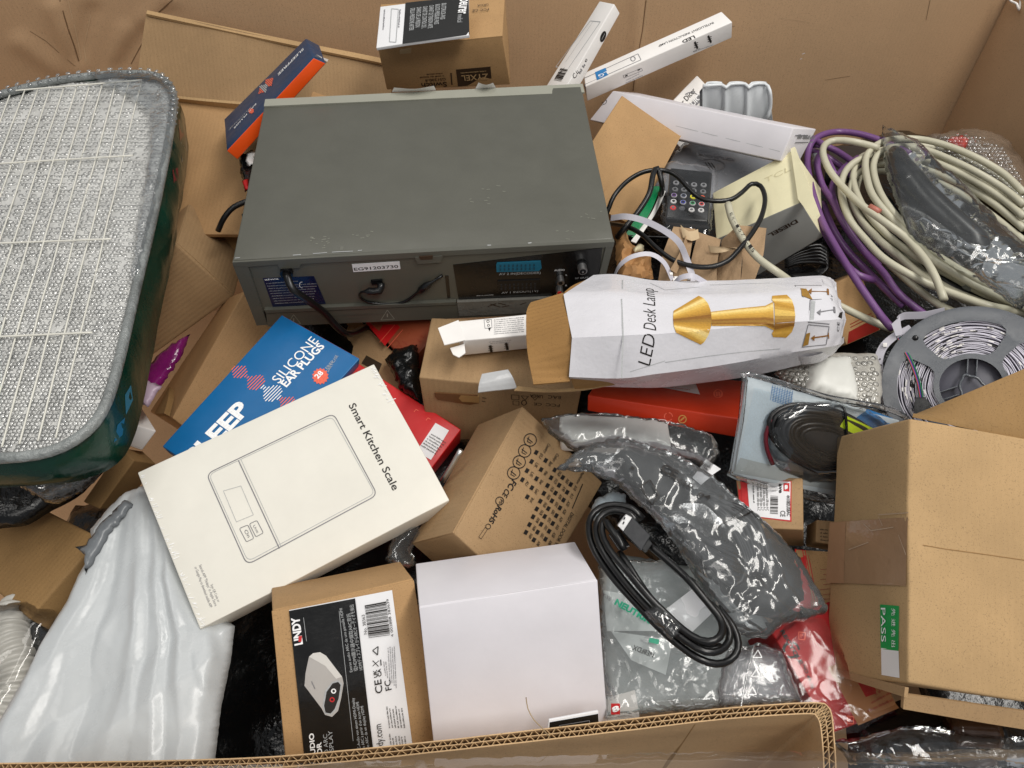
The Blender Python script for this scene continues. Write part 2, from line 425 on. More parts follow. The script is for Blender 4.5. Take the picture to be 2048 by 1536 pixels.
class Box:
    def __init__(s, name, label, cat, top, low, zs, h, mat, group=None, r=.0015, warp=.0008, part='body', wf=9, cell=.03, shrink=0, hw=1.0, zw=1.0):
        s.M, dm, dl = fit_box(name, top, low, zs, h, hw, zw); s.L, s.W, s.H = [float(x) for x in dm]
        s.root = empty(name, M=s.M, label=label, cat=cat, group=group)
        s.seed = rnd.random()*9
        V, F = rbox_geo(0, 0, -s.H, s.L, s.W, 0, r, cell, warp, wf, s.seed)
        s.dl = dl; V = s.skew(V)
        s.body = mesh(part, V, F, mat, s.root, auto=50); s.mat = mat; s.faces = {}
    def skew(s, V):
        out = []
        for v in V:
            a, b, c = v.x/s.L, v.y/s.W, -v.z/s.H; a = min(1.1, max(-.1, a)); b = min(1.1, max(-.1, b)); c = min(1.1, max(-.1, c)); d = np.zeros(3)
            for (i, j, k), e in s.dl.items(): d = d+e*((a if i else 1-a)*(b if j else 1-b)*(c if k else 1-c))
            out.append(v+Vector(d))
        return out
    def f(s, k='top'):
        if k not in s.faces:
            L, W, H = s.L, s.W, s.H
            d = {'top': ((0, 0, 0), (1, 0, 0), (0, 1, 0), L, W), 'front': ((0, 0, -H), (1, 0, 0), (0, 0, 1), L, H),
                 'right': ((L, 0, -H), (0, 1, 0), (0, 0, 1), W, H), 'back': ((L, W, -H), (-1, 0, 0), (0, 0, 1), L, H),
                 'left': ((0, W, -H), (0, -1, 0), (0, 0, 1), W, H)}[k]
            s.faces[k] = Face(s.root, s.M, *d, target=s.body)
        return s.faces[k]
    def flap(s, face, u0, v0, u1, v1, t=.0016, mat=None, name='flap', warp=.0004, lift=.0, px=None, r=.0006):
        """a board panel lying on a face; u,v as fractions of the face"""
        f = s.f(face); V, F = rbox_geo(u0*f.w, v0*f.h, -.0015, u1*f.w, v1*f.h, t, r, .03, warp, 12, s.seed+u0+v1)
        Mx = Matrix((f.ux, f.uy, f.n)).transposed().to_4x4(); Mx.translation = f.o+f.n*lift
        o = mesh(name, s.skew([Mx@v for v in V]), F, mat or s.mat, s.root, auto=50)
        me = [s.body]+[c for c in s.root.children if c.name.split('.')[0] == name]
        V2 = []; F2 = []
        for c in me: k_ = len(V2); V2 += [v.co for v in c.data.vertices]; F2 += [tuple(i+k_ for i in p.vertices) for p in c.data.polygons]
        f.bvh = BVHTree.FromPolygons(V2, F2); return o
    def paint(s, face, mat):
        n = s.f(face).n; me = s.body.data; me.materials.append(mat); k = len(me.materials)-1
        for p in me.polygons:
            if p.normal.dot(n) > .72: p.material_index = k
    def label(s, face, p, mat=None, name='label', t=.0004):
        f = s.f(face); q = [f.px(x) for x in p]; V = []; F = []
        m = max((q[1]-q[0]).length, (q[3]-q[0]).length); n = max(2, min(12, int(m/.015)))
        for j in range(n+1):
            for i in range(n+1):
                a, b = i/n, j/n; w = q[0]*(1-a)*(1-b)+q[1]*a*(1-b)+q[2]*a*b+q[3]*(1-a)*b
                V.append(f.pt(w.x, w.y, t))
        for j in range(n):
            for i in range(n): k = j*(n+1)+i; F.append((k, k+1, k+n+2, k+n+1))
        return mesh(name, V, F, mat or PAPER, s.root)
    def done(s):
        for f in s.faces.values(): f.flush()
        return s
def crum(p, f, seed=0.0):
    a = noise.noise(p*f+Vector((seed, seed*.7, 3.3))); b = noise.noise(p*f*2.3+Vector((seed*2, 1.1, seed))); c = noise.noise(p*f*5.1+Vector((7, seed, 2)))
    return (1-2*abs(a))*.6+(1-2*abs(b))*.28+(1-2*abs(c))*.12-.3
def inpoly(x, y, pg):
    c = False; n = len(pg)
    for i in range(n):
        x1, y1 = pg[i]; x2, y2 = pg[i-1]
        if (y1 > y) != (y2 > y) and x < (x2-x1)*(y-y1)/(y2-y1)+x1: c = not c
    return c
def edist(x, y, pg):
    m = 1e9; n = len(pg)
    for i in range(n):
        x1, y1 = pg[i]; x2, y2 = pg[i-1]; dx, dy = x2-x1, y2-y1; t = max(0, min(1, ((x-x1)*dx+(y-y1)*dy)/max(1e-9, dx*dx+dy*dy)))
        m = min(m, math.hypot(x-x1-dx*t, y-y1-dy*t))
    return m
def pillow_geo(outline, z, sp=9, bulge=.02, edge=40, amp=.006, f=16, seed=0, both=True, under=.6, up=(0, -.35, .94), jit=2.0, smooth_out=True, hf=None):
    """a soft sheet or closed bag over an outline; z(u,v) or constant, with folds"""
    zf = z if callable(z) else (lambda u, v: z)
    r = random.Random(int(seed*100)+3); pg = []
    n = len(outline)
    for i in range(n):
        a, b = Vector(outline[i]), Vector(outline[(i+1) % n]); k = max(1, int((b-a).length/sp))
        for j in range(k):
            p = a.lerp(b, j/k)
            if j: p = p+Vector((r.uniform(-jit, jit), r.uniform(-jit, jit)))
            pg.append((p.x, p.y))
    pts = [Vector(p) for p in pg]; xs = [p[0] for p in pg]; ys = [p[1] for p in pg]
    y = min(ys); row = 0
    while y < max(ys):
        x = min(xs)+(sp*.5 if row % 2 else 0)
        while x < max(xs):
            qx, qy = x+r.uniform(-1, 1)*sp*.2, y+r.uniform(-1, 1)*sp*.2
            if inpoly(qx, qy, pg) and edist(qx, qy, pg) > sp*.55: pts.append(Vector((qx, qy)))
            x += sp
        y += sp*.87; row += 1
    m = len(pg)
    res = delaunay_2d_cdt(pts, [(i, (i+1) % m) for i in range(m)], [tuple(range(m))], 1, 1e-4)
    V2, F = res[0], res[2]
    U = Vector(up).normalized(); top = []; bot = []; bd = []
    for p in V2:
        d = edist(p.x, p.y, pg); s = min(1, d/edge); prof = math.sqrt(max(0, 1-(1-s)**2)); bd.append(d < .01)
        b = P(p.x, p.y, zf(p.x, p.y)); c = crum(b, f*.75, seed)
        e = amp*c*(.35+.65*min(1, d/(sp*1.5)))+bulge*prof
        if hf: e += hf(p.x, p.y)
        top.append(b+U*e); bot.append(b-U*(bulge*prof*under) if d > .01 else None)
    V = list(top); FF = []
    for q in F:
        q = tuple(q)
        nrm = (V[q[1]]-V[q[0]]).cross(V[q[2]]-V[q[0]])
        if nrm.dot(U) < 0: q = q[::-1]
        FF.append(q)
    if both:
        mp = {}
        for i, b_ in enumerate(bot):
            if b_ is None: mp[i] = i
            else: mp[i] = len(V); V.append(b_)
        FF += [tuple(mp[i] for i in q[::-1]) for q in list(FF)]
    return V, FF
def local(root, V):
    inv = root.matrix_world.inverted(); return [inv@Vector(v) for v in V]
def put(root, name, VF, mat, smooth=True, auto=None, kind=None):
    o = mesh(name, local(root, VF[0]), VF[1], mat, root, smooth, auto=auto)
    if kind: o['kind'] = kind
    return o
def pillow(name, label, cat, outline, z, mat, group=None, part=None, **kw):
    VF = pillow_geo(outline, z, **kw)
    c = sum(VF[0], Vector())/len(VF[0])
    if part is None:
        o = mesh(name, [v-c for v in VF[0]], VF[1], mat, None, M=Matrix.Translation(c)); return tag(o, label, cat, group)
    r = empty(name, c, label=label, cat=cat, group=group); put(r, part, VF, mat); return r
def smooth_path(pts, step=.006, closed=False):
    P_ = [Vector(p) for p in pts]; out = []; n = len(P_)
    rng = range(n) if closed else range(n-1)
    for i in rng:
        if closed: a, b, c, d = P_[i-1], P_[i], P_[(i+1) % n], P_[(i+2) % n]
        else: a = P_[i-1] if i else P_[0]*2-P_[1]; b, c = P_[i], P_[i+1]; d = P_[i+2] if i+2 < n else P_[-1]*2-P_[-2]
        k = max(2, int((c-b).length/step))
        for j in range(k):
            t = j/k
            out.append(.5*((2*b)+(c-a)*t+(2*a-5*b+4*c-d)*t*t+(3*b-a-3*c+d)*t**3))
    if not closed: out.append(P_[-1])
    return out
def tube_geo(pts, r, seg=10, closed=False, caps=True, flat=1.0, upv=None):
    n = len(pts); V = []; F = []; T = []
    for i in range(n):
        a = pts[i-1] if (i or closed) else pts[0]; b = pts[(i+1) % n] if (i < n-1 or closed) else pts[-1]
        t = (b-a); T.append(t.normalized() if t.length > 1e-9 else Vector((1, 0, 0)))
    N = Vector(upv) if upv else (Vector((0, 0, 1)) if abs(T[0].z) < .9 else Vector((1, 0, 0)))
    for i in range(n):
        N = (N-T[i]*N.dot(T[i])); N = N.normalized() if N.length > 1e-6 else T[i].orthogonal().normalized(); B = T[i].cross(N)
        rr = r(i/(n-1)) if callable(r) else r
        for k in range(seg):
            a = 2*math.pi*k/seg; V.append(pts[i]+N*(math.cos(a)*rr*flat)+B*(math.sin(a)*rr))
    for i in range(n if closed else n-1):
        j = (i+1) % n
        for k in range(seg): l = (k+1) % seg; F.append((i*seg+k, i*seg+l, j*seg+l, j*seg+k))
    if caps and not closed: F.append(tuple(range(seg))[::-1]); F.append(tuple((n-1)*seg+k for k in range(seg)))
    return V, F
def Q(seq): return [P(*p) for p in seq]
def tube(name, seq, r, mat, parent, seg=10, step=.006, closed=False, flat=1.0, world=False):
    pts = smooth_path(seq if world else Q(seq), step, closed)
    return put(parent, name, tube_geo(pts, r, seg, closed, flat=flat), mat)
def ribbon_geo(pts, w, t, side):
    """flat strip of width w and thickness t; side(i) gives the width direction"""
    V = []; F = []; n = len(pts)
    for i in range(n):
        a = pts[max(0, i-1)]; b = pts[min(n-1, i+1)]; T = (b-a).normalized()
        s_ = Vector(side(i/(n-1)) if callable(side) else side); s_ = (s_-T*s_.dot(T)).normalized(); N = T.cross(s_)
        for x, y in ((-1, -1), (1, -1), (1, 1), (-1, 1)): V.append(pts[i]+s_*(x*w/2)+N*(y*t/2))
    for i in range(n-1):
        for k in range(4): l = (k+1) % 4; F.append((i*4+k, i*4+l, i*4+4+l, i*4+4+k))
    F.append((3, 2, 1, 0)); F.append(tuple((n-1)*4+k for k in range(4))); return V, F
def prism_geo(poly2, z0, z1):
    n = len(poly2); V = [Vector((x, y, z0)) for x, y in poly2]+[Vector((x, y, z1)) for x, y in poly2]
    tr = tessellate_polygon([[Vector((x, y, 0)) for x, y in poly2]]); F = []
    ar = sum(poly2[i-1][0]*poly2[i][1]-poly2[i][0]*poly2[i-1][1] for i in range(n))
    for t in tr:
        a, b, c = [Vector(poly2[i]) for i in t]
        ccw = (b-a).cross(c-a) > 0
        t = tuple(t) if ccw else tuple(t)[::-1]
        F.append(tuple(i+n for i in t)); F.append(t[::-1])
    for i in range(n):
        j = (i+1) % n; q = (i, j, j+n, i+n); F.append(q if ar > 0 else q[::-1])
    return V, F
def cyl_geo(c, axis, r, h, seg=20, r2=None):
    a = Vector(axis).normalized(); x = a.orthogonal().normalized(); y = a.cross(x); V = []; F = []; r2 = r if r2 is None else r2; c = Vector(c)
    for k in range(seg):
        t = 2*math.pi*k/seg; V.append(c+(x*math.cos(t)+y*math.sin(t))*r)
    for k in range(seg):
        t = 2*math.pi*k/seg; V.append(c+a*h+(x*math.cos(t)+y*math.sin(t))*r2)
    for k in range(seg): l = (k+1) % seg; F.append((k, l, seg+l, seg+k))
    F.append(tuple(range(seg))[::-1]); F.append(tuple(range(seg, 2*seg))); return V, F
_dome = None
def dome(c, n, r, seg=7):
    n = Vector(n).normalized(); x = n.orthogonal().normalized(); y = n.cross(x); V = []; F = []
    for h, rr in ((0, 1), (.42, .82), (.6, .42)):
        for k in range(seg):
            a = 2*math.pi*k/seg; V.append(c+(x*math.cos(a)+y*math.sin(a))*r*rr+n*r*h)
    V.append(c+n*r*.66)
    for j in range(2):
        for k in range(seg): l = (k+1) % seg; F.append((j*seg+k, j*seg+l, j*seg+seg+l, j*seg+seg+k))
    for k in range(seg): F.append((2*seg+k, 2*seg+(k+1) % seg, 3*seg))
    return V, F
def bubbles(root, outline, VF, sp=9, r=.0027, seed=1, mat=None, name='bubbles', margin=4):
    """the air cells of bubble wrap, standing on a sheet"""
    bv = BVHTree.FromPolygons(VF[0], VF[1]); g = G(); rr = random.Random(seed); xs = [p[0] for p in outline]; ys = [p[1] for p in outline]
    y = min(ys); row = 0
    while y < max(ys):
        x = min(xs)+(sp*.5 if row % 2 else 0)
        while x < max(xs):
            u, v = x+rr.uniform(-1, 1), y+rr.uniform(-1, 1)
            if inpoly(u, v, outline) and edist(u, v, outline) > margin and rr.random() < .94-.35*max(0, noise.noise(Vector((u*.013, v*.02, seed)))*2.2-.35):
                h = bv.ray_cast(CAM, ray(u, v).normalized())
                if h[0] is not None:
                    n = h[1] if h[1].dot(CAM-h[0]) > 0 else -h[1]
                    n = (n+Vector((rr.uniform(-1, 1), rr.uniform(-1, 1), rr.uniform(-1, 1)))*.25).normalized()
                    g.add(*dome(h[0]-n*r*.1, n, r*rr.uniform(.75, 1.1)))
            x += sp
        y += sp*.87; row += 1
    return put(root, name, (g.v, g.f), mat or HAZY, kind='stuff')
def plate(f, pts, t, mat, name, base=.001, parent=None, raw=False, off=0):
    q = [Vector(x) for x in pts] if raw else [f.px(x) for x in pts]
    V, F = prism_geo([(p.x, p.y) for p in q], -base+off, t+off)
    return mesh(name, [f.o+f.ux*v.x+f.uy*v.y+f.n*v.z for v in V], F, mat, parent or f.root, smooth=False)
def fcyl(f, c, rpx, h, mat, name, parent=None, seg=20, r2=1.0, off=0):
    p = f.px(c); k = (f.px((c[0]+rpx, c[1]))-p).length
    return mesh(name, *cyl_geo(f.o+f.ux*p.x+f.uy*p.y+f.n*off, f.n, k, h, seg, k*r2), mat, parent or f.root, auto=40)

# ================================================================== the large carton everything lies in
BACK_Y = 1.15; RIGHT_X = .745; LEFT_X = -1.05
carton = empty('bulk_carton', (0, .7, 0), label='large open brown corrugated bulk carton holding the whole jumble', cat='carton')
def wallgrid(p00, p10, p11, p01, n, m, hf, t=.007):
    V = []; F = []; a = Vector(p00); b = Vector(p10); c = Vector(p11); d = Vector(p01); N = (b-a).cross(d-a).normalized()
    for s in (0, 1):
        for j in range(m+1):
            for i in range(n+1):
                x, y = i/n, j/m; p = a*(1-x)*(1-y)+b*x*(1-y)+c*x*y+d*(1-x)*y
                V.append(p+N*(hf(x, y, p)-(t if s else 0)))
    K = (n+1)*(m+1)
    for j in range(m):
        for i in range(n):
            k = j*(n+1)+i; F.append((k, k+1, k+n+2, k+n+1)); F.append((K+k+n+1, K+k+n+2, K+k+1, K+k))
    rim = [i for i in range(n+1)]+[(n+1)*j+n for j in range(1, m+1)]+[(n+1)*m+i for i in range(n-1, -1, -1)]+[(n+1)*j for j in range(m-1, 0, -1)]
    for i in range(len(rim)): a_, b_ = rim[i], rim[(i+1) % len(rim)]; F.append((b_, a_, a_+K, b_+K))
    return V, F
def wall_h(x, y, p):
    h = .003*noise.noise(p*1.3)
    # the crushed left end: diagonal creases that fold the panel towards the pile
    for (u0, v0, u1, v1, amp) in ((60, 60, 165, 160, .012), (120, 0, 160, 125, .018), (185, 20, 150, 140, -.012), (250, 60, 190, 230, .01), (345, 0, 290, 40, .008), (330, 20, 240, 130, -.010)):
        c = Vector(proj(p)); a = Vector((u0, v0)); b = Vector((u1, v1)); d = b-a; t = max(0, min(1, (c-a).dot(d)/d.length_squared))
        w = (c-a-d*t).length; h += amp*.45*max(0, 1-w/26)
    c = proj(p)
    if c[0] < 250: h += .05*((250-c[0])/250)**1.3
    if 520 < c[0] < 1500: h += .004*math.exp(-((c[0]-1275-(c[1]*-.02))/9)**2)
    return h
def add_wall(name, *a, **k): V, F = wallgrid(*a, **k); return put(carton, name, (V, F), K_WALL, auto=60)
add_wall('back_panel', (LEFT_X, BACK_Y, 0), (RIGHT_X, BACK_Y, 0), (RIGHT_X, BACK_Y, .70), (LEFT_X, BACK_Y, .70), 220, 90, wall_h)
add_wall('side_panel', (RIGHT_X-.004, BACK_Y-.006, 0), (RIGHT_X-.004, .05, 0), (RIGHT_X-.004, .05, .70), (RIGHT_X-.004, BACK_Y-.006, .70), 40, 24, lambda x, y, p: .004*noise.noise(p*1.5)-.004*max(0, 1-abs(x-.16)*30))
add_wall('side_panel', (LEFT_X, .05, 0), (LEFT_X, BACK_Y, 0), (LEFT_X, BACK_Y, .70), (LEFT_X, .05, .70), 30, 20, lambda x, y, p: .006*noise.noise(p*3))
V, F = rbox_geo(LEFT_X, -.3, -.01, RIGHT_X+.2, BACK_Y, .004, .002, .1)
put(carton, 'bottom_panel', (V, F), K_WALL)
# crease bead running down the crushed end of the back panel, a pressed strip
V, F = wallgrid(P(118, -6, .70)+Vector((0, -.06, 0)), P(134, -6, .70)+Vector((0, -.06, 0)), P(134, -6, .70)+Vector((0, -.06, 0)), P(118, -6, .70)+Vector((0, -.06, 0)), 1, 1, lambda x, y, p: 0)
# folded inner flap of the carton, leaning on the back panel
def sheet(name, root, q, mat, t=.004, warp=.003, n=26, m=14, seed=0, wf=7):
    a, b, c, d = [Vector(x) for x in q]
    V, F = wallgrid(a, b, c, d, n, m, lambda x, y, p: warp*noise.noise(p*wf+Vector((seed, 0, 0))), t); return put(root, name, (V, F), mat, auto=50)
def Wl(u, v, y):
    r = ray(u, v); return CAM+r*(y/r.y)
bk = [c for c in carton.children if c.name.startswith('back_panel')][0]
wf_ = Face(carton, carton.matrix_world, carton.matrix_world.inverted()@Vector((LEFT_X, BACK_Y, 0)), (1, 0, 0), (0, 0, 1), 1.8, .7, target=bk)
C_D = coat('fold_shadow_board', '#7d6348', .9, .2); C_L = coat('fold_lit_edge_board', '#cdb08c', .9, .2)  # fold shade painted as dark lines, lit fold edges as pale ones
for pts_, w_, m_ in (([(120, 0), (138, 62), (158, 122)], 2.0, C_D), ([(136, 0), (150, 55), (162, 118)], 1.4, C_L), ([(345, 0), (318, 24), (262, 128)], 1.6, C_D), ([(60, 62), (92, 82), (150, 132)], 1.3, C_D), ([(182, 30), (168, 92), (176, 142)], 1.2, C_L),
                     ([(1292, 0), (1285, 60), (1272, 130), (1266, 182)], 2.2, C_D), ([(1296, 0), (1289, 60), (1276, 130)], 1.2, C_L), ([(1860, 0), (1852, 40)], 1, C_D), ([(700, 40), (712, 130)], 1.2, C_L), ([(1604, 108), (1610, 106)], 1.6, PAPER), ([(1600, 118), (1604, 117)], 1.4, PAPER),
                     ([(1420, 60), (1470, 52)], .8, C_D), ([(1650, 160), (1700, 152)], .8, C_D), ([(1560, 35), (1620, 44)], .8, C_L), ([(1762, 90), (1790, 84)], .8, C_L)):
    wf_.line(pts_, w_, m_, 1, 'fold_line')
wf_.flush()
fl = empty('loose_board', Wl(500, 180, 1.08), label='brown corrugated board with a raised lip leaning on the left of the back wall', cat='cardboard')
sheet('panel', fl, (Wl(268, 190, 1.05), Wl(778, 262, 1.04), Wl(785, 128, 1.10), Wl(293, 22, 1.115)), K_MID, .005, .004, seed=3)
sheet('edge_fold', fl, (Wl(292, 26, 1.108), Wl(786, 132, 1.095), Wl(786, 122, 1.105), Wl(294, 19, 1.115)), K_LITE, .004, .002, 40, 2, seed=8)
fl2 = empty('flattened_carton', P(430, 320, .53), label='flattened brown carton lying between the bubble wrapped tray and the grey recorder', cat='cardboard')
sheet('panel', fl2, (P(300, 470, .50), P(620, 470, .50), P(640, 215, .56), P(340, 196, .56)), K_ORNG, .006, .003, seed=5)
sheet('edge_fold', fl2, (P(340, 203, .556), P(640, 240, .556), P(640, 226, .568), P(340, 194, .568)), K_LITE, .004, .002, 24, 2, seed=6)
sheet('side_flap', fl2, (P(380, 520, .44), P(640, 530, .44), P(560, 442, .50), P(390, 436, .50)), K_DARK, .004, .002, seed=7)
b = Box('open_carton', 'brown carton top between the orange sided ear plug box and the network switch carton', 'box',
        [(600, 260), (795, 262), (772, 172), (646, 120)], {}, [.55, .55, .57, .59], .12, K_ORNG, warp=.002); b.done()

# ================================================================== grey video recorder
GREY = coat('grey_painted_metal', '#585850', .42, .45, .05, .05, 30, .22, scratch=.9); GREY_D = coat('grey_moulded_plastic', '#5d5b51', .5, .35, .04, .1)
GREY_L = coat('pale_grey_fascia', '#96968a', .45, .4, .03); TEAL = coat('teal_socket', '#196a86', .4, .4); METAL = coat('nickel', '#d6d6d6', .38, .6, .03, .05, 40, 0, 1)
v = Box('video_recorder', 'grey metal video recorder lying flat on the pile with its sockets facing forward', 'video recorder',
        [(465, 520), (1228, 478), (1163, 172), (530, 203)], {'A': (513, 647), 'B': (1192, 619)}, .64, .09, GREY, r=.002, warp=.0003, part='casing')
f = v.f('top'); plate(f, [(529, 216), (1169, 186), (1165, 169), (531, 200)], .0012, GREY_L, 'fascia')
f = v.f('front'); f.bvh = None
plate(f, [(505, 622), (1198, 592), (1210, 489), (488, 526)], .0008, GREY_D, 'rear_panel')
plate(f, [(466, 520), (1228, 479), (1226, 489), (1212, 490), (886, 507), (884, 519), (834, 523), (831, 511), (602, 523), (600, 531), (560, 533), (556, 524), (497, 529), (467, 527)], .0035, GREY, 'cover_lip')
plate(f, [(467, 527), (497, 529), (536, 646), (514, 647)], .003, GREY, 'corner_post')
plate(f, [(1211, 490), (1228, 480), (1192, 619), (1180, 620)], .003, GREY, 'corner_post')
plate(f, [(533, 622), (1190, 592), (1192, 619), (536, 648)], .004, GREY_D, 'lower_rail')
plate(f, [(530, 613), (912, 597), (913, 602), (533, 619)], .0055, GREY, 'ledge')
plate(f, [(830, 509), (884, 506), (881, 519), (835, 522)], .0045, GREY, 'latch')
plate(f, [(838, 507), (866, 505), (865, 512), (841, 513)], .005, I_BRN, 'latch_slot')
plate(f, [(526, 555), (628, 551), (652, 606), (546, 613)], .0012, coat('deep_blue_plate', '#10193c', .3, .5), 'rating_plate')
f.text('aiwa', (530, 559), (558, 557), 5, I_WHT, .02, 6, 'printed_text')
f.ring((605, 568), 6, 1.6, I_WHT, 6, 14, 90, 270)
for i in range(9): f.words((533+i*2.2, 566+i*5), (min(646, 596+(i*37) % 40+i*2), 563+i*5-(2)), 2.2, I_LGREY, 6, seed=i)
plate(f, [(704, 527), (799, 521), (801, 536), (707, 542)], .0016, PAPER, 'serial_sticker')
f.text('EG91203730', (709, 539), (797, 533), 8, I_BLK, .01, 8)
plate(f, [(918, 600), (1195, 588), (1204, 494), (906, 528)], .0014, BLKCARD, 'socket_panel')
plate(f, [(918, 626), (1100, 617), (1104, 590), (914, 598)], .0052, coat('dull_tape', '#6d6b65', .3, .5, .08, .6, 70), 'clear_tape_strip')
for a, bb in (((975, 606), (992, 600)), ((980, 601), (1000, 607)), ((1003, 607), (1018, 604)), ((1040, 602), (1052, 598)), ((996, 599), (1012, 603))): f.line([a, bb], 2.0, I_BRN, 26, 'scuff')
f.text('AV 2 IN(DECODER)', (998, 548), (1081, 545), 6.2, I_LGREY, .01, 8)
f.text('AV 1 IN/OUT(TV)', (1003, 585), (1076, 581), 5.6, I_LGREY, .01, 8)
f.text('AUDIO', (1108, 540), (1129, 539), 4.5, I_WHT, .01, 8); f.text('L', (1131, 549), (1134, 549), 4, I_WHT, 0, 8); f.text('R', (1130, 570), (1134, 570), 4, I_WHT, 0, 8)
f.text('RF OUT', (1150, 556), (1176, 554), 4.5, I_LGREY, .01, 8); f.words((953, 590), (987, 588), 2.6, I_LGREY, 8)
for (pts, mt, hm) in (([(993, 541), (1077, 539), (1083, 533), (1081, 519), (994, 523), (992, 527)], TEAL, 'a'), ([(995, 580), (1078, 577), (1081, 572), (1080, 556), (996, 559), (994, 563)], BLACK, 'b')):
    s_ = plate(f, pts, .0025, mt, 'scart_socket')
    dark = ink('dark_teal', '#0b4358') if hm == 'a' else coat('pin_black', '#2a2a2c', .5)
    for rr in range(2):
        for k in range(9):
            x = pts[0][0]+6+k*8.4; y = pts[0][1]-13+rr*7-(k*.25)
            plate(f, [(x, y+2.4), (x+3, y+2.3), (x+3, y-1.8), (x, y-1.7)], .0032, dark, 'pin_hole', parent=s_)
for c in ((1120, 553), (1118, 573)):
    j = fcyl(f, c, 7, .010, METAL, 'audio_jack'); fcyl(f, (c[0]-1, c[1]), 4.2, .0105, BLACK if c[1] < 560 else RED, 'jack_hole', parent=j)
j = fcyl(f, (1163, 527), 11, .004, BLACK, 'aerial_socket'); fcyl(f, (1163, 527), 9, .012, METAL, 'socket_ring', parent=j); fcyl(f, (1163, 527), 6.5, .0125, BLACK, 'socket_hole', parent=j); fcyl(f, (1163, 527), 2, .0135, METAL, 'socket_pin', parent=j)
plate(f, [(890, 550), (897, 550), (901, 594), (895, 595)], .0014, BLKCARD, 'vent_slot')
for a, bb in (((798, 560), (862, 557)), ((798, 577), (863, 573)), ((560, 632), (795, 620))): f.line([a, bb], 1, GREY, 22, 'moulded_line')
for cx, cy in ((588, 633), (775, 624)):
    f.line([(cx-13, cy+10), (cx+14, cy+8), (cx, cy-10)], 1.3, GREY_L, 22, 'warning_triangle', closed=True); f.line([(cx, cy-3), (cx, cy+4)], 1.5, GREY_L, 22, 'warning_triangle')
for i in range(3): f.words((610, 630+i*7), (748-i*9, 623+i*7), 3.2, GREY, 22, seed=i+4)
fcyl(f, (574, 541), 13, .006, BLACK, 'cord_inlet')
def onf(f, p, off): q = f.px(p); return f.Mw@(f.o+f.ux*q.x+f.uy*q.y+f.n*off)
pts = smooth_path([onf(f, (573, 538), .006), onf(f, (590, 548), .022), onf(f, (618, 572), .020), onf(f, (650, 606), .014), onf(f, (676, 632), .016), onf(f, (700, 652), .012), onf(f, (735, 690), -.03)])
put(v.root, 'power_cord', tube_geo(pts, .0042, 10), RUBBER)
pts = smooth_path([onf(f, (762, 560), .004), onf(f, (760, 568), .01), onf(f, (738, 569), .01), onf(f, (723, 574), .008), onf(f, (720, 588), .004), onf(f, (735, 600), .003), onf(f, (775, 604), .003), onf(f, (808, 600), .003), onf(f, (835, 580), .004), onf(f, (855, 562), .006), onf(f, (885, 548), .002)])
put(v.root, 'tie_wire', tube_geo(pts, lambda t: .0042 if t < .18 or .78 < t < .92 else .0016, 8), BLACK)
plate(f, [(742, 558), (765, 556), (766, 564), (744, 566)], .003, BLACK, 'wire_hook')
v.done()
# scuffs of bare metal on the front lip of the lid
f = v.f('top')
for a, bb in (((586, 511), (602, 510)), ((626, 508), (654, 506)), ((664, 505), (706, 503)), ((716, 502), (724, 501)), ((975, 491), (982, 491)), ((1056, 487), (1063, 486)), ((470, 517), (480, 516))): f.line([a, bb], 1.6, I_LGREY, 2, 'scuff')
for (x, y, n_) in ((640, 482, 9), (720, 470, 6), (960, 400, 5), (1180, 430, 5), (985, 380, 4), (665, 490, 7), (1130, 470, 4)):
    for i in range(n_):
        a = (x+rnd.uniform(-22, 22), y+rnd.uniform(-9, 9)); f.line([a, (a[0]+rnd.uniform(3, 9), a[1]+rnd.uniform(-1.5, 1.5))], .9, GREY_L, 2, 'scuff')
v.done()

# ================================================================== back row
b = Box('ear_plug_box', 'narrow dark blue box with a bright orange side leaning beside the recorder', 'box',
        [(612, 77), (448, 239), (453, 302), (627, 116)], {'C': (475, 320), 'D': (652, 127), 'A': (640, 92)}, [.665, .60, .58, .645], .02, NAVY, warp=.0004)
f = b.f(); q = b.f('back')
b.paint('back', ORANGE)
f.text('SLEEPFREE', (607, 96), (556, 148), 16, I_WHT, .02)
f.text('SILICONE', (503, 213), (458, 259), 8, I_LGREY); f.text('EAR PLUGS', (512, 207), (468, 256), 9, I_WHT, .02)
f.poly([(503+6*math.cos(a*.449)*(1 if a % 2 else .8), 222+6*math.sin(a*.449)*(1 if a % 2 else .8)) for a in range(14)], I_ORG)
for k in range(12): hh = (4, 8, 13, 17, 12, 7, 9, 15, 18, 11, 6, 3)[k]; cx, cy = 545-k*2.4, 158+k*2.6; f.line([(cx-hh*.35, cy-hh*.35), (cx+hh*.35, cy+hh*.35)], .6, I_ORG if k < 5 or k > 8 else I_LGREY)
plate(b.f('left'), [(628, 114), (652, 126), (655, 121), (644, 114)], .002, WHITE, 'torn_tab'); b.done()
b = Box('switch_carton', 'kraft network switch carton standing against the back wall under a booklet', 'box',
        [(756, 99), (1005, 73), (1010, -4), (762, 8)], {'A': (773, 180), 'B': (1021, 170)}, .68, .07, K_FLAT, warp=.001)
b.flap('top', .0, .0, 1, .97, .0012); f = b.f('front')
plate(f, [(984, 168), (916, 173), (912, 139), (981, 133)], .0006, I_BRN, 'printed_block')
f.text('ZYXEL', (975, 137+2), (922, 142+2), -1 if False else 14, I_LGREY, .01, 5) if False else f.text('ZYXEL', (976, 146), (922, 150), 13, K_LITE, .01, 5)
f.words((972, 140), (920, 144), 2.5, K_LITE, 5)
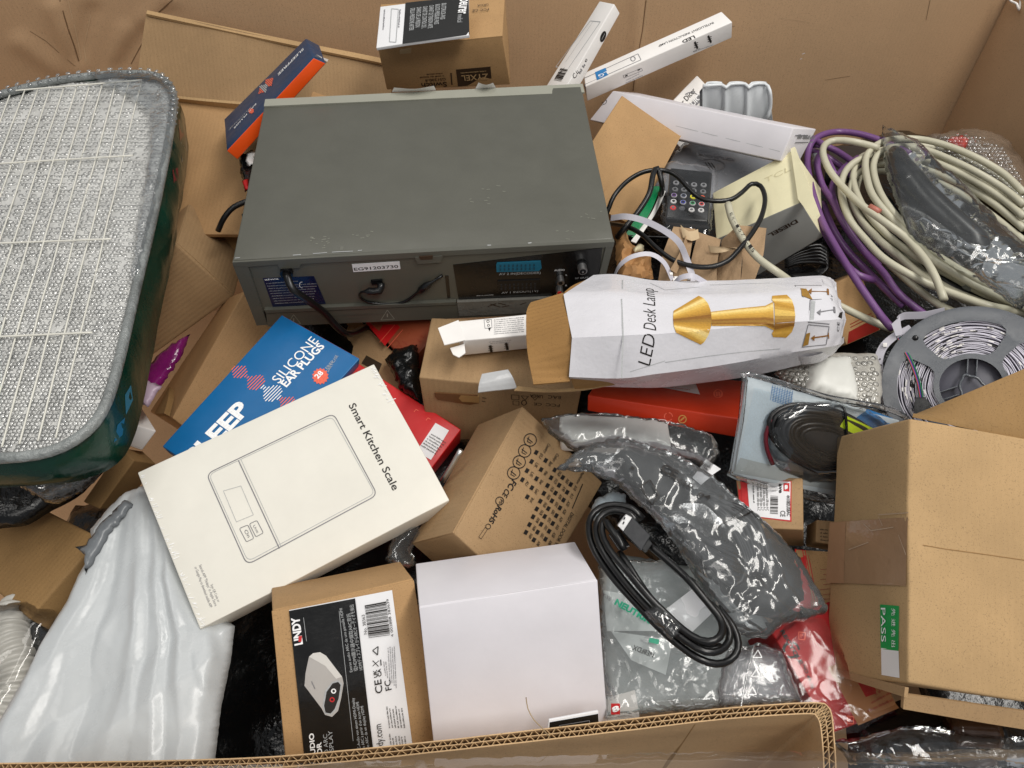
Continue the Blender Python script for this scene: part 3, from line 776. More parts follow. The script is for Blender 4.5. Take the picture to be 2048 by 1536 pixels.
f.text('Switch', (893, 163), (842, 166), 11, I_BRN, .02, 3) ; f.text('GS1200-8', (891, 155), (850, 158), 6, I_BRN, .01, 3) ; f.words((888, 150), (840, 153), 3, I_BRN, 3); f.words((885, 145), (852, 147), 2.5, I_BRN, 3)
f.line([(902, 145), (904, 169)], 2, I_BRN, 3)
f = b.f('top'); f.text('FCC CE', (978, 19), (945, 22), 7, I_BRN, .01, 10); f.text('UKCA', (977, 10), (955, 12), 6, I_BRN, .01, 10)
b.label('front', [(800, 108), (822, 106), (824, 88), (798, 92)], coat('torn_tape', '#b59c77', .3, .4), 'tape_remnant'); b.done()
b = Box('instruction_booklet', 'black and white instruction booklet lying on the kraft switch carton', 'booklet',
        [(752, 94), (939, 70), (937, -8), (760, 12)], {}, [.700, .700, .728, .728], .004, PAPER, r=.0005, warp=.0012, part='pages', shrink=0)
f = b.f(); f.quad([(805, 88), (939, 70), (937, -8), (811, 6)], coat('booklet_black', '#232322', .4, .4), name='printed_cover', layer=1)
f.text('beurer', (921, 0), (916, 29), 15, I_WHT, .02, 3) ; f.text('medical', (916, 30), (915, 46), 7, I_LGREY, 0, 3)
for i, (t, l) in enumerate((('BLUTDRUCK-PASS', 32), ('BLOOD PRESSURE PASS', 40), ('CARNET DE TENSION ARTERIELLE', 46), ('CARNET DE CONTROL DE LA TENSION', 44), ('DIARIO DE LA PRESION', 40), ('DELLA PRESSIONE ARTERIOSA', 44))):
    x = 884-i*12.5; f.text(t[:22], (x, 8+i*2), (x-3, 8+i*2+l), 6, I_LGREY, .01, 3)
f.line([(783, 18), (779, 84), (792, 85), (797, 19)], 1, I_LGREY, 2, closed=True); f.words((799, 20), (796, 55), 2, I_GREY, 2); f.words((768, 20), (765, 62), 2, I_GREY, 2); b.done()
b = Box('lamp_box', 'slim white lamp box leaning on the back wall with a black oval sticker', 'box',
        [(1078, 195), (1113, 207), (1229, 8), (1199, 2)], {'B': (1141, 205), 'C': (1240, 27)}, [.60, .60, .67, .67], .03, WHITE, group='slim white lamp boxes', warp=.0005)
f = b.f(); f.line([(1112, 134), (1137, 137), (1201, 44), (1181, 42)], 1.0, I_LGREY, closed=True); f.line([(1131, 125), (1186, 44)], .8, I_LGREY)
f.barcode([(1108, 160), (1116, 150), (1131, 133), (1124, 144)], n=10); f.barcode([(1108, 160), (1122, 136), (1137, 139), (1123, 163)], n=18)
f = b.f('right'); f.poly([(1206+10*math.cos(a)*.55+3*math.sin(a), 73-11*math.sin(a)) for a in [i*.2618 for i in range(24)]], I_BLK); f.line([(1203, 79), (1209, 67)], 1.0, I_LGREY, 2)
f.text('CE', (1150, 158), (1158, 143), 10, I_BLK, .0); f.words((1160, 148), (1172, 128), 6, I_GREY); f.text('e', (1172, 125), (1175, 119), 8, I_BLK); b.done()
b = Box('lamp_box', 'slim white induction lamp box leaning to the right with black print and a blue emblem', 'box',
        [(1443, 23), (1167, 146), (1171, 173), (1465, 44)], {'C': (1174, 203), 'D': (1464, 76)}, [.665, .66, .66, .665], .03, WHITE, group='slim white lamp boxes', warp=.0006)
f = b.f(); f.text('INTELLIGENT INDUCTION LAMP', (1426, 44), (1316, 91), 5.5, I_BLK, .005); f.text('LED', (1388, 71), (1363, 82), 8, I_BLK, .03)
f.line([(1276, 108), (1282, 120), (1168, 170), (1165, 158)], .9, I_GREY, closed=True); f.ring((1266, 118), 4.5, 1.2, I_GREY, n=14)
f.poly([(1190, 145), (1211, 136), (1217, 150), (1194, 161)], I_BLUE, 2); f.text('LG', (1214, 143), (1196, 151), 9, I_WHT, .01, 3)
f = b.f('back')
for (x, y) in ((1392, 90), (1419, 78)):
    for k in (-1, 0, 1): f.line([(x-4, y+k*4+1.5), (x+4, y+k*4-1.5)], 1.6, I_BLK)
    f.line([(x-3, y-7), (x+3, y+7)], 2.6, I_BLK, 2)
f.words((1425, 89), (1386, 103), 2, I_GREY); f.words((1400, 96), (1386, 102), 2, I_GREY)
f.line([(1246, 151), (1283, 136), (1285, 141), (1248, 156)], .8, I_GREY, closed=True); f.line([(1250, 152), (1255, 150)], 3, I_BLK, 2); f.line([(1275, 140), (1280, 138)], 3, I_BLK, 2)
f.words((1285, 150), (1250, 166), 2, I_GREY); f.words((1278, 147), (1252, 160), 2, I_GREY); b.done()
b = Box('lamp_box', 'slim white lamp box with a torn end poking out from under the recorder', 'box',
        [(928, 681), (1100, 667), (1100, 623), (916, 642)], {'A': (922, 711), 'B': (1100, 695)}, .588, .02, WHITE, group='slim white lamp boxes', warp=.0012)
f = b.f(); plate(f, [(876, 657), (917, 641), (930, 681), (889, 691)], .001, WHITE, 'torn_flap', base=.0005)
plate(f, [(900, 690), (929, 682), (931, 700), (918, 709), (906, 703)], .0, WHITE, 'torn_flap', base=.0015, off=-.006)
f.line([(968, 640), (983, 639), (984, 656), (970, 657)], .9, I_GREY, closed=True); f.ring((976, 643), 2.6, .8, I_BLK, n=10); f.ring((977, 651), 2.2, .8, I_BLK, n=10); f.poly([(976, 656), (982, 655), (979, 663)], I_BLK)
for i in range(8): f.words((988, 641+i*4), (1048, 636+i*4), 2, I_GREY, seed=i)
f = b.f('front'); f.words((978, 684), (1024, 680), 2.2, I_GREY); f.words((980, 687), (1020, 684), 2, I_GREY)
for x, y in ((981, 697), (1013, 692)):
    for k in (-1, 0, 1): f.line([(x-5, y+k*4), (x+5, y+k*4-.6)], 1.5, I_BLK)
    f.line([(x-1, y-7), (x+2, y+7)], 2.6, I_BLK, 2)
b.done()
b = Box('long_white_carton', 'long plain white carton lying aslant below the back wall on the right', 'box',
        [(1180, 240), (1560, 322), (1587, 256), (1226, 182)], {'C': (1633, 259), 'D': (1275, 186)}, [.545, .51, .565, .585], .045, WHITE2, warp=.001, hw=30, zw=8)
f = b.f(); f.text('CE', (1214, 198), (1203, 206), 8, I_BLK, .0); f.line([(1352, 252), (1560, 303)], .8, I_LGREY)
f = b.f('right'); f.words((1594, 277), (1630, 279), 4, I_GREY); f.line([(1590, 271), (1628, 270)], 1, I_GREY); f.line([(1590, 285), (1626, 284)], 1, I_GREY); b.done()
b = Box('kraft_gift_box', 'plain smooth kraft box with folded end flaps beside the recorder and the remote', 'box',
        [(1128, 368), (1265, 440), (1362, 272), (1245, 190)], {}, [.565, .56, .615, .62], .09, K_FLAT, warp=.001)
f = b.f(); plate(f, [(1268, 452), (1362, 272), (1273, 281), (1190, 415)], .0012, K_FLAT, 'flap', base=.0002); b.done()
b = Box('dicer_box', 'white dicer box corner tipped up behind the long white carton', 'box',
        [(1383, 319), (1468, 228), (1395, 150), (1310, 240)], {}, [.50, .53, .565, .53], .05, WHITE, warp=.0015)
f = b.f(); f.text('Super Dicer', (1352, 228), (1392, 182), 9, I_BLK, .01); f.poly([(1380, 225), (1411, 192), (1406, 182), (1372, 216)], I_GREY, 1); f.text('QUICK', (1378, 222), (1409, 189), 9, I_WHT, .03, 3)
f.ring((1382, 203), 18, 1.6, I_GREY, 2, a0=-10, a1=130); b.done()
# translucent moulded tray
r = empty('plastic_tray', P(1480, 205, .58), label='clouded white moulded plastic tray standing behind the dicer box', cat='tray')
MILK = coat('clouded_plastic', '#d6dadd', .3, .5, .03, .1)
V = []; F = []; n = 36; m = 16
for j in range(m+1):
    for i in range(n+1):
        x, y = i/n, j/m; u = 1405+133*x+(10*y if x > .9 else 0)-8*y*0; vv = 167+9*max(0, 1-abs(math.sin(x*math.pi*3.0))*2.2)+75*y*(1) + 12*x*y
        z = .575+.05*(1-y)*.6
        p = P(u, vv, .60-.055*y); lobe = .010*abs(math.sin(x*math.pi*3.0))**.5*math.sin(min(1, .15+y)*math.pi)**.6
        V.append(p+Vector((0, -.5, .8)).normalized()*lobe)
for j in range(m):
    for i in range(n): k = j*(n+1)+i; F.append((k, k+n+1, k+n+2, k+1))
K0 = len(V); V += [v_+Vector((0, .012, -.012)) for v_ in V]; F += [tuple(K0+i for i in q[::-1]) for q in list(F)]
for i in range(n): F.append((i, i+1, K0+i+1, K0+i)); 
for j in range(m): k = j*(n+1)+n; F.append((k, k+n+1, K0+k+n+1, K0+k))
put(r, 'moulded_shell', (V, F), MILK)
tube('rim', [(1406, 172, .602), (1444, 170, .603), (1452, 176, .601), (1460, 169, .603), (1490, 168, .603), (1498, 176, .601), (1506, 169, .603), (1530, 168, .603), (1540, 182, .60), (1541, 215, .577), (1534, 240, .56)], .0024, MILK, r, 8)

b = Box('cream_box', 'open cream coloured box with blind embossed letters beside the purple cable', 'box',
        [(1432, 478), (1602, 405), (1588, 299), (1425, 385)], {'A': (1505, 556), 'B': (1646, 474)}, [.55, .54, .58, .59], .05, IVORY, warp=.0012)
f = b.f(); f.text('TCL', (1530, 366), (1582, 341), 15, ink('blind_emboss', '#d6cda6'), 0)
f = b.f('front'); b.paint('front', coat('grey_card', '#9fa09c', .45))
f.text('DIESEL', (1592, 438), (1535, 468), 10, I_BRN, .03, 3)
plate(b.f('top'), [(1583, 300), (1591, 296), (1640, 430), (1630, 443), (1600, 404)], .0025, IVORY, 'lifted_flap'); b.done()

# ================================================================== middle
b = Box('adapter_carton', 'brown adapter carton with printed icons under the torn white lamp box', 'box',
        [(838, 754), (1162, 785), (1150, 645), (862, 636)], {'A': (858, 880), 'B': (1146, 880)}, [.555, .55, .56, .56], .08, K_MID, warp=.001, r=.002)
f = b.f('front')
plate(f, [(870, 782), (955, 789), (958, 805), (940, 808), (876, 797), (870, 790)], .0005, coat('brown_print', '#6b4826', .6), 'printed_block')
plate(f, [(922, 788), (958, 791), (959, 804), (924, 801), (918, 794)], .0007, coat('tan_print', '#a37f4e', .6), 'printed_block')
f.words((930, 797), (954, 799), 3, I_BRN, 4); f.words((884, 787), (916, 790), 6, K_MID, 4); f.line([(964, 795), (973, 796)], 2, I_BRN); f.line([(964, 802), (971, 803)], 2, I_BRN)
for i, t in enumerate(('EAC', 'UKCA')): f.text(t, (1120-i*36+2, 792-i*2), (1096-i*36, 790-i*2), 10, I_BRN, .01)
f.text('FCC', (1120, 808), (1092, 806), 9, I_BRN, .01); f.text('CE', (1084, 806), (1068, 805), 8, I_BRN, .01); f.ring((1048, 805), 5, 1.4, I_BRN, n=14); f.line([(1026, 801), (1038, 802), (1038, 810), (1026, 809)], 1.3, I_BRN, closed=True)
for x in (1070, 1050): f.line([(x-8, 791), (x+7, 792), (x, 800)], 1.4, I_BRN, closed=True)
f.line([(1023, 789), (1038, 790), (1038, 799), (1023, 798)], 1.3, I_BRN, closed=True); b.done()
b = Box('digital_door_box', 'tilted brown carton printed with rows of black tick boxes', 'box',
        [(1048, 814), (908, 1066), (1062, 1210), (1206, 965)], {'A': (958, 851), 'B': (823, 1088)}, [.57, .56, .50, .52], .06, K_MID, warp=.001, r=.0022)
f = b.f(); k1 = (1070, 873)
for i, (x, y) in enumerate(((1060, 880), (1049, 902), (1038, 924), (1027, 946))):
    f.ring((x, y), 12.5, 2, I_BLK, n=24); f.line([(x-6, y-4), (x+5, y+5)], 1.8, I_BLK); f.line([(x-2, y-7), (x-6, y+3), (x+2, y+7)], 1.5, I_BLK)
f.text('FC', (1024, 958), (1014, 974), 12, I_BLK, .03); f.text('CE', (1011, 976), (1004, 990), 11, I_BLK, .02); f.ring((999, 1002), 8, 1.8, I_BLK); f.text('PS', (1001, 998), (997, 1006), 6, I_BLK, .02)
f.text('RoHS', (995, 1010), (977, 1042), 11, I_BLK, .03); f.ring((976, 1053), 5, 1.6, I_BLK, n=12)
f.line([(970, 1055), (975, 1058), (962, 1078), (957, 1074)], 1, I_BRN, closed=True)
f.text('Country:', (1096, 886), (1086, 905), 6, I_BLK, .01); f.text('Color:', (1113, 906), (1104, 922), 6, I_BLK, .01)
S = .95
def tick(x, y, w=9):
    e1 = Vector((-.49, .87))*w*.5; e2 = Vector((.87, .49))*w*.5*.8; c = Vector((x, y))
    f.quad([c-e1-e2, c+e1-e2, c+e1+e2, c-e1+e2], I_BLK, 1, 'tick_box')
rows = [((1072, 905), (-9.2, 18.2), 4, ['EU', 'UK', 'US', 'AU']), ((1091, 921), (-9.2, 18.2), 5, ['Black', 'White', 'Silver', 'Gold', 'Black gold']),
        ((1109, 940), (-7.2, 15.6), 9, ['FA28', 'FA29', 'FA30', 'FA50', 'FA58', 'FA78', 'FA98', 'FA88', 'FA89']), ((1125, 955), (-7.2, 15.6), 9, ['A60', 'A90', 'A95', 'A20UC', 'A28UC', 'A29UC', 'A30UC', 'A50UC', 'A98']), ((1141, 969), (-7.2, 15.6), 8, ['A10', 'A13', 'A20', 'A28', 'A29', 'A50', 'A58', 'A98'])]
for (o, d, n_, tx) in rows:
    for i in range(n_):
        x, y = o[0]+d[0]*i, o[1]+d[1]*i
        if y < 1130: tick(x, y); f.text(tx[i], (x+9, y+1), (x+9-4.2, y+1+8.8), 6.5, I_BLK, .01)
f.line([(1165, 968), (1144, 1017)], 2, I_BLK); f.text('Application', (1165, 943), (1152, 966), 5, I_BLK, .01); f.text('DIGITAL DOOR VIEWER', (1142, 1024), (1096, 1112), 7.5, I_BLK, .01)
b.flap('front', .0, .0, .999, .985, .001)
b.done()
b = Box('kitchen_scale_box', 'flat white kitchen scale box with a thin outline drawing and black title', 'box',
        [(275, 945), (400, 1258), (900, 1000), (748, 728)], {'B': (405, 1272), 'C': (898, 1022)}, [.56, .53, .55, .58], .012, CREAM, r=.001, warp=.0006, part='lid')
f = b.f(); f.text('Smart Kitchen Scale', (697, 811), (786, 982), 13.5, I_BLK, .012)
def rrect(f, p, r, w, mat, layer=1):
    q = [f.px(x) for x in p]; out = []
    for i in range(4):
        a, b_, c = q[i-1], q[i], q[(i+1) % 4]; d1 = (a-b_).normalized(); d2 = (c-b_).normalized(); R_ = r*(q[1]-q[0]).length/(Vector(p[1])-Vector(p[0])).length
        for k in range(6):
            t = k/5; p0 = b_+d1*R_; p1 = b_+d2*R_; out.append(p0*(1-t)**2+b_*2*t*(1-t)+p1*t*t)
    f.line(out, w, mat, layer, raw=True, closed=True)
G1 = I_GREY
rrect(f, [(413, 948), (494, 1130), (755, 990), (667, 827)], 14, .0009, I_GREY); rrect(f, [(418, 949), (496, 1123), (750, 987), (664, 833)], 12, .0005, I_LGREY)
f.line([(477, 921), (559, 1097)], 1.7, I_GREY, 2); f.line([(482, 919), (563, 1094)], .8, I_LGREY, 2)
f.line([(447, 982), (482, 972), (507, 1030), (473, 1044)], .9, I_LGREY, 2, closed=True)
rrect(f, [(479, 1057), (493, 1084), (508, 1077), (496, 1050)], 3, .0006, I_GREY, 2); rrect(f, [(499, 1048), (512, 1074), (527, 1066), (514, 1041)], 3, .0006, I_GREY, 2)
f.text('Unit', (506, 1052), (514, 1067), 4.5, I_GREY, 0, 2); f.text('On', (488, 1062), (496, 1076), 6, I_GREY, 0, 2)
f.text('Search APP "Fitdays" in Apple Store', (398, 1131), (430, 1213), 5, I_GREY, .0); f.text('or Google Play to download mobile APP', (389, 1135), (420, 1216), 5, I_GREY, 0); f.text('Scan QR Code or', (421, 1170), (436, 1205), 4.5, I_GREY, 0)
# shrink wrap crimped along the two left edges
for i in range(60):
    t = rnd.random(); p = Vector((278, 950)).lerp(Vector((402, 1256)), t); a = Vector((p.x+rnd.uniform(0, 6), p.y+rnd.uniform(-2, 2))); f.line([a, (a.x+rnd.uniform(3, 12), a.y+rnd.uniform(-6, 3))], rnd.uniform(.7, 1.8), I_WHT, 3, 'wrap_crimp')
for i in range(26):
    t = rnd.random(); p = Vector((746, 735)).lerp(Vector((790, 810)), t); a = Vector((p.x-rnd.uniform(0, 12), p.y+rnd.uniform(-2, 4))); f.line([a, (a.x+rnd.uniform(3, 10), a.y+rnd.uniform(-4, 5))], rnd.uniform(.7, 1.4), I_WHT, 3, 'wrap_crimp')
V, F = rbox_geo(.001, .001, -b.H-.006, b.L-.001, b.W-.001, -b.H-.0008, .0008, .03, .0005); mesh('tray', V, F, coat('grey_white_card', '#c9c5bb', .4), b.root, auto=50); b.done()
b = Box('ear_plug_box', 'large blue ear plug box with a coral wave print, under the kitchen scale box', 'box',
        [(470, 990), (720, 717), (564, 629), (324, 892)], {'B': (718, 733)}, [.53, .535, .52, .50], .022, BLUE, warp=.0006)
f = b.f(); f.text('SILICONE', (558, 768), (638, 682), 21, I_WHT, -.012 if False else 0); f.text('EAR PLUGS', (573, 775), (650, 693), 17, I_WHT, .03)
f.text('SLEEP', (390, 932), (502, 818), 38, I_WHT, .04); f.text('FREE', (655, 739), (668, 724), 6, I_LGREY, 0); f.text('DAILY CASE', (657, 745), (677, 712), 6, I_LGREY, 0)
f.poly([(641+(17 if a % 2 else 14)*math.cos(a*math.pi/14), 753+(17 if a % 2 else 14)*math.sin(a*math.pi/14)) for a in range(28)], I_ORG, 2); f.text('28', (636, 759), (648, 747), 11, I_WHT, .03, 4)
hs = (10, 18, 26, 32, 26, 20, 8, 6, 14, 26, 36, 38, 32, 26, 10, 8, 16, 30, 38, 42, 36, 30, 12, 10, 16, 26, 34, 30, 22)
for k, h_ in enumerate(hs): cx, cy = 467+k*4.15, 736+k*2.7; f.line([(cx-h_*.36, cy+h_*.36), (cx+h_*.36, cy-h_*.36)], 2.0, I_ORG if k < 14 or k > 22 else I_WHT, 1)
b.paint('back', I_ORG); b.paint('right', ORANGE); b.done()
b = Box('red_carton', 'bright red carton with a white address label under the kitchen scale box', 'box',
        [(557, 875), (795, 1028), (923, 859), (685, 706)], {'C': (920, 898)}, [.50, .50, .525, .525], .03, RED, warp=.0005)
b.label('top', [(833, 903), (862, 920), (898, 861), (871, 846)]); f = b.f()
for i in range(6): f.words((842+i*4, 892-i*.5*9), (872+i*4, 910-i*4.5), 2.8, I_BLK, 4, seed=i)
for (x, y) in ((832, 821), (856, 838)): f.line([(x-4, y+3), (x, y-2), (x+5, y+1)], 1.2, I_ORG)
f = b.f('top'); b.done()

# ================================================================== lower left
b = Box('brown_carton', 'brown carton wedged between the bubble wrapped tray and the recorder', 'box',
        [(166, 621), (283, 727), (468, 592), (351, 486)], {'D': (379, 408), 'C': (492, 505)}, [.47, .47, .54, .54], .07, K_MID, warp=.0015, r=.002)
b.flap('top', .02, .02, .98, .99, .0012); b.flap('back', .01, .01, .99, .98, .0012); b.done()
b = Box('brown_carton', 'long brown carton running alongside the large blue ear plug box', 'box',
        [(344, 836), (432, 905), (602, 652), (488, 582)], {'A': (300, 822), 'D': (452, 596)}, [.46, .44, .50, .52], .06, K_ORNG, warp=.001, r=.002)
plate(b.f('left'), [(346, 836), (318, 832), (347, 778), (349, 800)], .006, K_DARK, 'open_flap'); b.done()
b = Box('white_carton', 'small white carton with a recycling label beside the green tray', 'box',
        [(240, 886), (284, 901), (313, 862), (246, 842)], {'C': (264, 783), 'D': (200, 770)}, [.48, .48, .49, .49], .05, WHITE, warp=.0006)
f = b.f(); f.poly([(254, 869), (270, 873), (276, 872), (289, 878), (284, 894), (277, 893), (252, 884)], I_BLK, 1); f.poly([(255, 871), (269, 875), (267, 886), (253, 882)], PAPER, 3); f.words((257, 876), (266, 878), 2, I_BLK, 4); f.words((257, 881), (266, 883), 2, I_BLK, 4); f.words((243, 883), (282, 896), 1.8, I_GREY)
f = b.f('back'); f.text('Switch', (222, 822), (270, 838), 8, I_BLK, .02); b.done()
b = Box('brown_carton', 'small dark brown carton in the gap below the green tray', 'box',
        [(165, 1003), (199, 1018), (268, 921), (240, 893)], {}, [.45, .45, .47, .47], .05, K_DARK, warp=.0015); b.done()
b = Box('brown_carton', 'dented brown carton at the left edge under the black plastic', 'box',
        [(-70, 1125), (56, 1240), (200, 1072), (50, 1000)], {}, [.45, .45, .46, .46], .06, K_DARK, warp=.0025, r=.003); b.done()
b = Box('brown_carton', 'brown carton half hidden between the blue ear plug box and the adapter carton', 'box',
        [(700, 860), (835, 750), (700, 622), (590, 700)], {}, [.47, .47, .48, .48], .1, K_MID, warp=.001)
f = b.f(); f.poly([(723, 727), (733, 711), (764, 728), (757, 746)], coat('dark_sticker', '#3b2f22', .5), 1); b.done()
b = Box('red_brown_carton', 'red and brown carton with fine print showing below the front of the recorder', 'box',
        [(735, 640), (815, 728), (882, 660), (800, 590)], {}, [.50, .50, .51, .51], .05, coat('red_brown_card', '#94482c', .5), warp=.0008)
f = b.f(); f.quad([(727, 640), (770, 692), (800, 655), (770, 612)], RED, 1)
for i in range(6): f.words((792+i*6, 700-i*8), (818+i*6, 718-i*8), 3, I_DRED, 2, seed=i)
f.line([(760, 685), (790, 650)], 1.2, I_ORG, 3); f.line([(775, 697), (806, 660)], 1.2, I_ORG, 3); f.line([(783, 690), (790, 697), (800, 687), (793, 680)], 1.2, I_DRED, 3, closed=True); b.done()

# ================================================================== front
b = Box('converter_box', 'kraft box with a black and white audio converter label standing at the front', 'box',
        [(577, 1575), (882, 1535), (827, 1158), (543, 1220)], {'D': (541, 1174), 'C': (801, 1123)}, [.51, .51, .555, .555], .03, K_FLAT, warp=.0008, r=.0016)
b.flap('top', .0, -.0, 1, .994, .0012); f = b.f(); b.body
bx = b
b.label('top', [(614, 1560), (830, 1530), (784, 1180), (578, 1220)])
blk = [(614, 1560), (752, 1545), (710, 1196), (578, 1221)]
f.quad(blk, BLKCARD, 6, 'label_black_panel')
f.text('LINDY', (605, 1287), (598, 1232), 15, I_WHT, .04, 8); f.poly([(604, 1270), (603, 1282), (597, 1282), (597, 1271)], I_RED, 10)
f.line([(613, 1281), (607, 1234)], .8, I_LGREY, 8); f.line([(678, 1221), (706, 1480)], .8, I_LGREY, 8)
f.text('Extrae audio ARC de una pantalla HDMI', (705, 1342), (684, 1215), 5.5, I_LGREY, .0, 8); f.text('從HDMI顯示器中擷取ARC音訊', (715, 1340), (700, 1225), 6.5, I_LGREY, 0, 8); f.text('HDMIディスプレイからARCオーディオを抽出', (725, 1338), (706, 1208), 6.5, I_LGREY, 0, 8)
for i, (t, e) in enumerate((('ARC-Audio von einem HDMI-Display', 0), ('audio ARC à partir d\'un écran HDMI', 2), ('Audio ARC da un display HDMI', 4))): f.text(t, (722+i*9, 1505), (708+i*9, 1394+e*4), 5.5, I_LGREY, 0, 8)
f.text('HDMI ARC AUDIO', (639, 1600), (627, 1464), 9, I_WHT, .03, 8); f.text('EXTRACTOR', (651, 1580), (642, 1482), 9, I_WHT, .03, 8); f.text('EXTRACT AUDIO ARC', (664, 1600), (654, 1466), 8, I_LGREY, 0, 8); f.text('FROM HDMI DISPLAY', (675, 1600), (664, 1459), 8, I_LGREY, 0, 8)
# picture of the little converter
f.poly([(609, 1370), (611, 1345), (618, 1312), (626, 1305), (640, 1303), (652, 1310), (684, 1352), (687, 1365), (682, 1395), (676, 1420), (664, 1432), (650, 1428), (643, 1415)], coat('print_silver', '#b0aca8', .3), 8, 'product_picture')
f.poly([(618, 1312), (626, 1305), (640, 1303), (652, 1310), (684, 1352), (672, 1356), (650, 1330)], coat('print_silver_light', '#d2cfca', .3), 9, 'product_picture')
f.poly([(645, 1410), (650, 1380), (664, 1362), (676, 1359), (684, 1366), (680, 1395), (672, 1418), (662, 1428), (650, 1426)], I_LGREY, 9, 'product_picture'); f.poly([(648, 1410), (653, 1382), (665, 1365), (676, 1362), (681, 1368), (677, 1395), (669, 1416), (661, 1425), (651, 1423)], I_BLK, 10, 'product_picture')
f.ring((667, 1380), 4, 2.4, I_WHT, 12, n=12); f.ring((664, 1397), 4, 2.4, I_RED, 12, n=12); f.line([(623, 1361), (630, 1376)], 1.5, I_GREY, 10)
f.barcode([(737, 1275), (729, 1209), (772, 1201), (780, 1269)], n=38, layer=6); f.text('No. 38363', (734, 1267), (729, 1228), 6, I_BLK, 0, 6); f.text('4 002888 383639', (787, 1272), (777, 1197), 5, I_BLK, 0, 6)
f.text('CE', (765, 1384), (762, 1357), 14, I_BLK, .01, 6); f.text('UK', (755, 1353), (753, 1338), 7, I_BLK, .03, 6); f.text('CA', (763, 1351), (761, 1336), 7, I_BLK, .03, 6); f.line([(745, 1331), (758, 1320)], 1.4, I_BLK, 6); f.line([(745, 1320), (757, 1332)], 1.4, I_BLK, 6); f.line([(762, 1330), (761, 1318)], 2, I_BLK, 6)
f.line([(745, 1300), (755, 1309), (756, 1292)], 1.8, I_BLK, 6, closed=True); f.text('FC', (783, 1378), (780, 1358), 12, I_BLK, .01, 6)
for i in range(6): f.words((772+i*4.2, 1350+i*5), (770+i*4.2-2, 1322-(i > 1)*30), 2, I_GREY, 6, seed=i)
f.text('www.lindy.com', (772, 1540), (762, 1446), 14, I_BLK, .0, 6)
for i in range(6): f.words((780+i*6, 1454), (774+i*6, 1410+(i*5 % 7)), 2.6, I_BLK, 6, seed=i+9); f.words((786+i*6, 1512), (780+i*6, 1466+(i*5 % 7)), 2.6, I_BLK, 6, seed=i+19)
b.done()
b = Box('white_carton', 'plain white carton with a tucked lid standing beside the kraft audio converter box', 'box',
        [(872, 1530), (1218, 1500), (1194, 1158), (838, 1213)], {'D': (831, 1126), 'C': (1149, 1083)}, [.51, .51, .56, .56], .05, WHITE2, warp=.0007, r=.0012)
b.flap('top', 0, 0, 1, .996, .001); f = b.f()
b.done()
b = Box('black_leaflet', 'thin black and white card tucked behind the foreground carton edge', 'card',
        [(1092, 1480), (1200, 1468), (1197, 1422), (1098, 1440)], {}, [.56, .56, .565, .565], .002, PAPER, r=.0005, warp=.0004)
f = b.f(); f.quad([(1098, 1476), (1198, 1466), (1196, 1427), (1099, 1444)], BLKCARD, 1); f.line([(1118, 1450), (1178, 1440), (1180, 1460), (1120, 1466)], 1.6, I_GREY, 3, closed=True); b.done()
b = Box('large_brown_carton', 'large brown carton at the right with a green and white sticker and clear tape', 'box',
        [(1816, 1368), (2130, 1420), (2140, 888), (1820, 838)], {'A': (1652, 1352), 'D': (1671, 872)}, [.60, .60, .63, .63], .12, K_LITE, warp=.0018, r=.0025, part='body')
f = b.f('left')
f2 = f; bm = b
b.label('left', [(1764, 1350), (1800, 1356), (1798, 1300), (1763, 1296)], WHITE, 'white_sticker')
b.label('left', [(1762, 1298), (1798, 1302), (1799, 1212), (1761, 1209)], coat('green_sticker', '#1c9a4c', .4), 'green_sticker')
f.text('PASS', (1764, 1216), (1765, 1284), 14, I_WHT, .0, 4, 'sticker_print'); f.text('先 进 先 出', (1786, 1217), (1786, 1294), 9, I_WHT, 0, 4, 'sticker_print')
b.label('left', [(1655, 1165), (1814, 1172), (1818, 1035), (1662, 1045)], TAPE, 'packing_tape', .0009)
b.label('left', [(1654, 1166), (1690, 1167), (1694, 1043), (1662, 1046)], coat('paper_tape', '#a98262', .6, .3, .05, .3, 60), 'paper_tape', .0012)
for s_ in (((1760, 1030), (1820, 1026)), ((1730, 1048), (1745, 1062)), ((1745, 1062), (1790, 1055)), ((1700, 1100), (1740, 1085)), ((1760, 1034), (1768, 1052)), ((1800, 1070), (1815, 1110))): f.line(list(s_), 1.3, coat('tape_crease', '#bfa68c', .25, .6), 6, 'tape_crease')
f = b.f(); f.line([(1845, 1090), (1890, 1098), (1950, 1106), (2060, 1122)], 1.3, coat('board_crease', '#8a6638', .7), 1, 'surface_crease')
# raised top flap and the ragged lower edge
V = []; F = []
o = b.f('back')
Mi = b.M.inverted()
a1 = b.M@Vector((0, b.W, -.001)); a2 = b.M@Vector((b.L, b.W, -.001))
d1 = P(1818, 832, .655); d2 = P(2150, 700, .66)
rt = b.root
def board(name, root, q, mat, t=.003, n=10, m=6, warp=.001):
    V, F = wallgrid(*[Vector(x) for x in q], n, m, lambda x, y, p: warp*noise.noise(p*15), t); return put(root, name, (V, F), mat, auto=50)
board('lid_flap', rt, (a1+Vector((.002, .002, .002)), a2+Vector((0, .004, 0)), P(2140, 700, .70), P(1826, 830, .655)), K_DARK)
e1 = b.M@Vector((0, 0, .001)); e2 = b.M@Vector((b.L, 0, .001)); 
board('lower_flap', rt, (e1+Vector((0, -.010, -.014)), e2+Vector((0, -.012, -.018)), e2+Vector((0, -.002, -.006)), e1+Vector((0, -.002, -.006))), K_MID)
board('lower_flap', rt, (b.M@Vector((0, -.004, -b.H)), b.M@Vector((0, -.006, -.002)), b.M@Vector((0, .001, -.001)), b.M@Vector((0, .001, -b.H))), K_MID)
b.done()
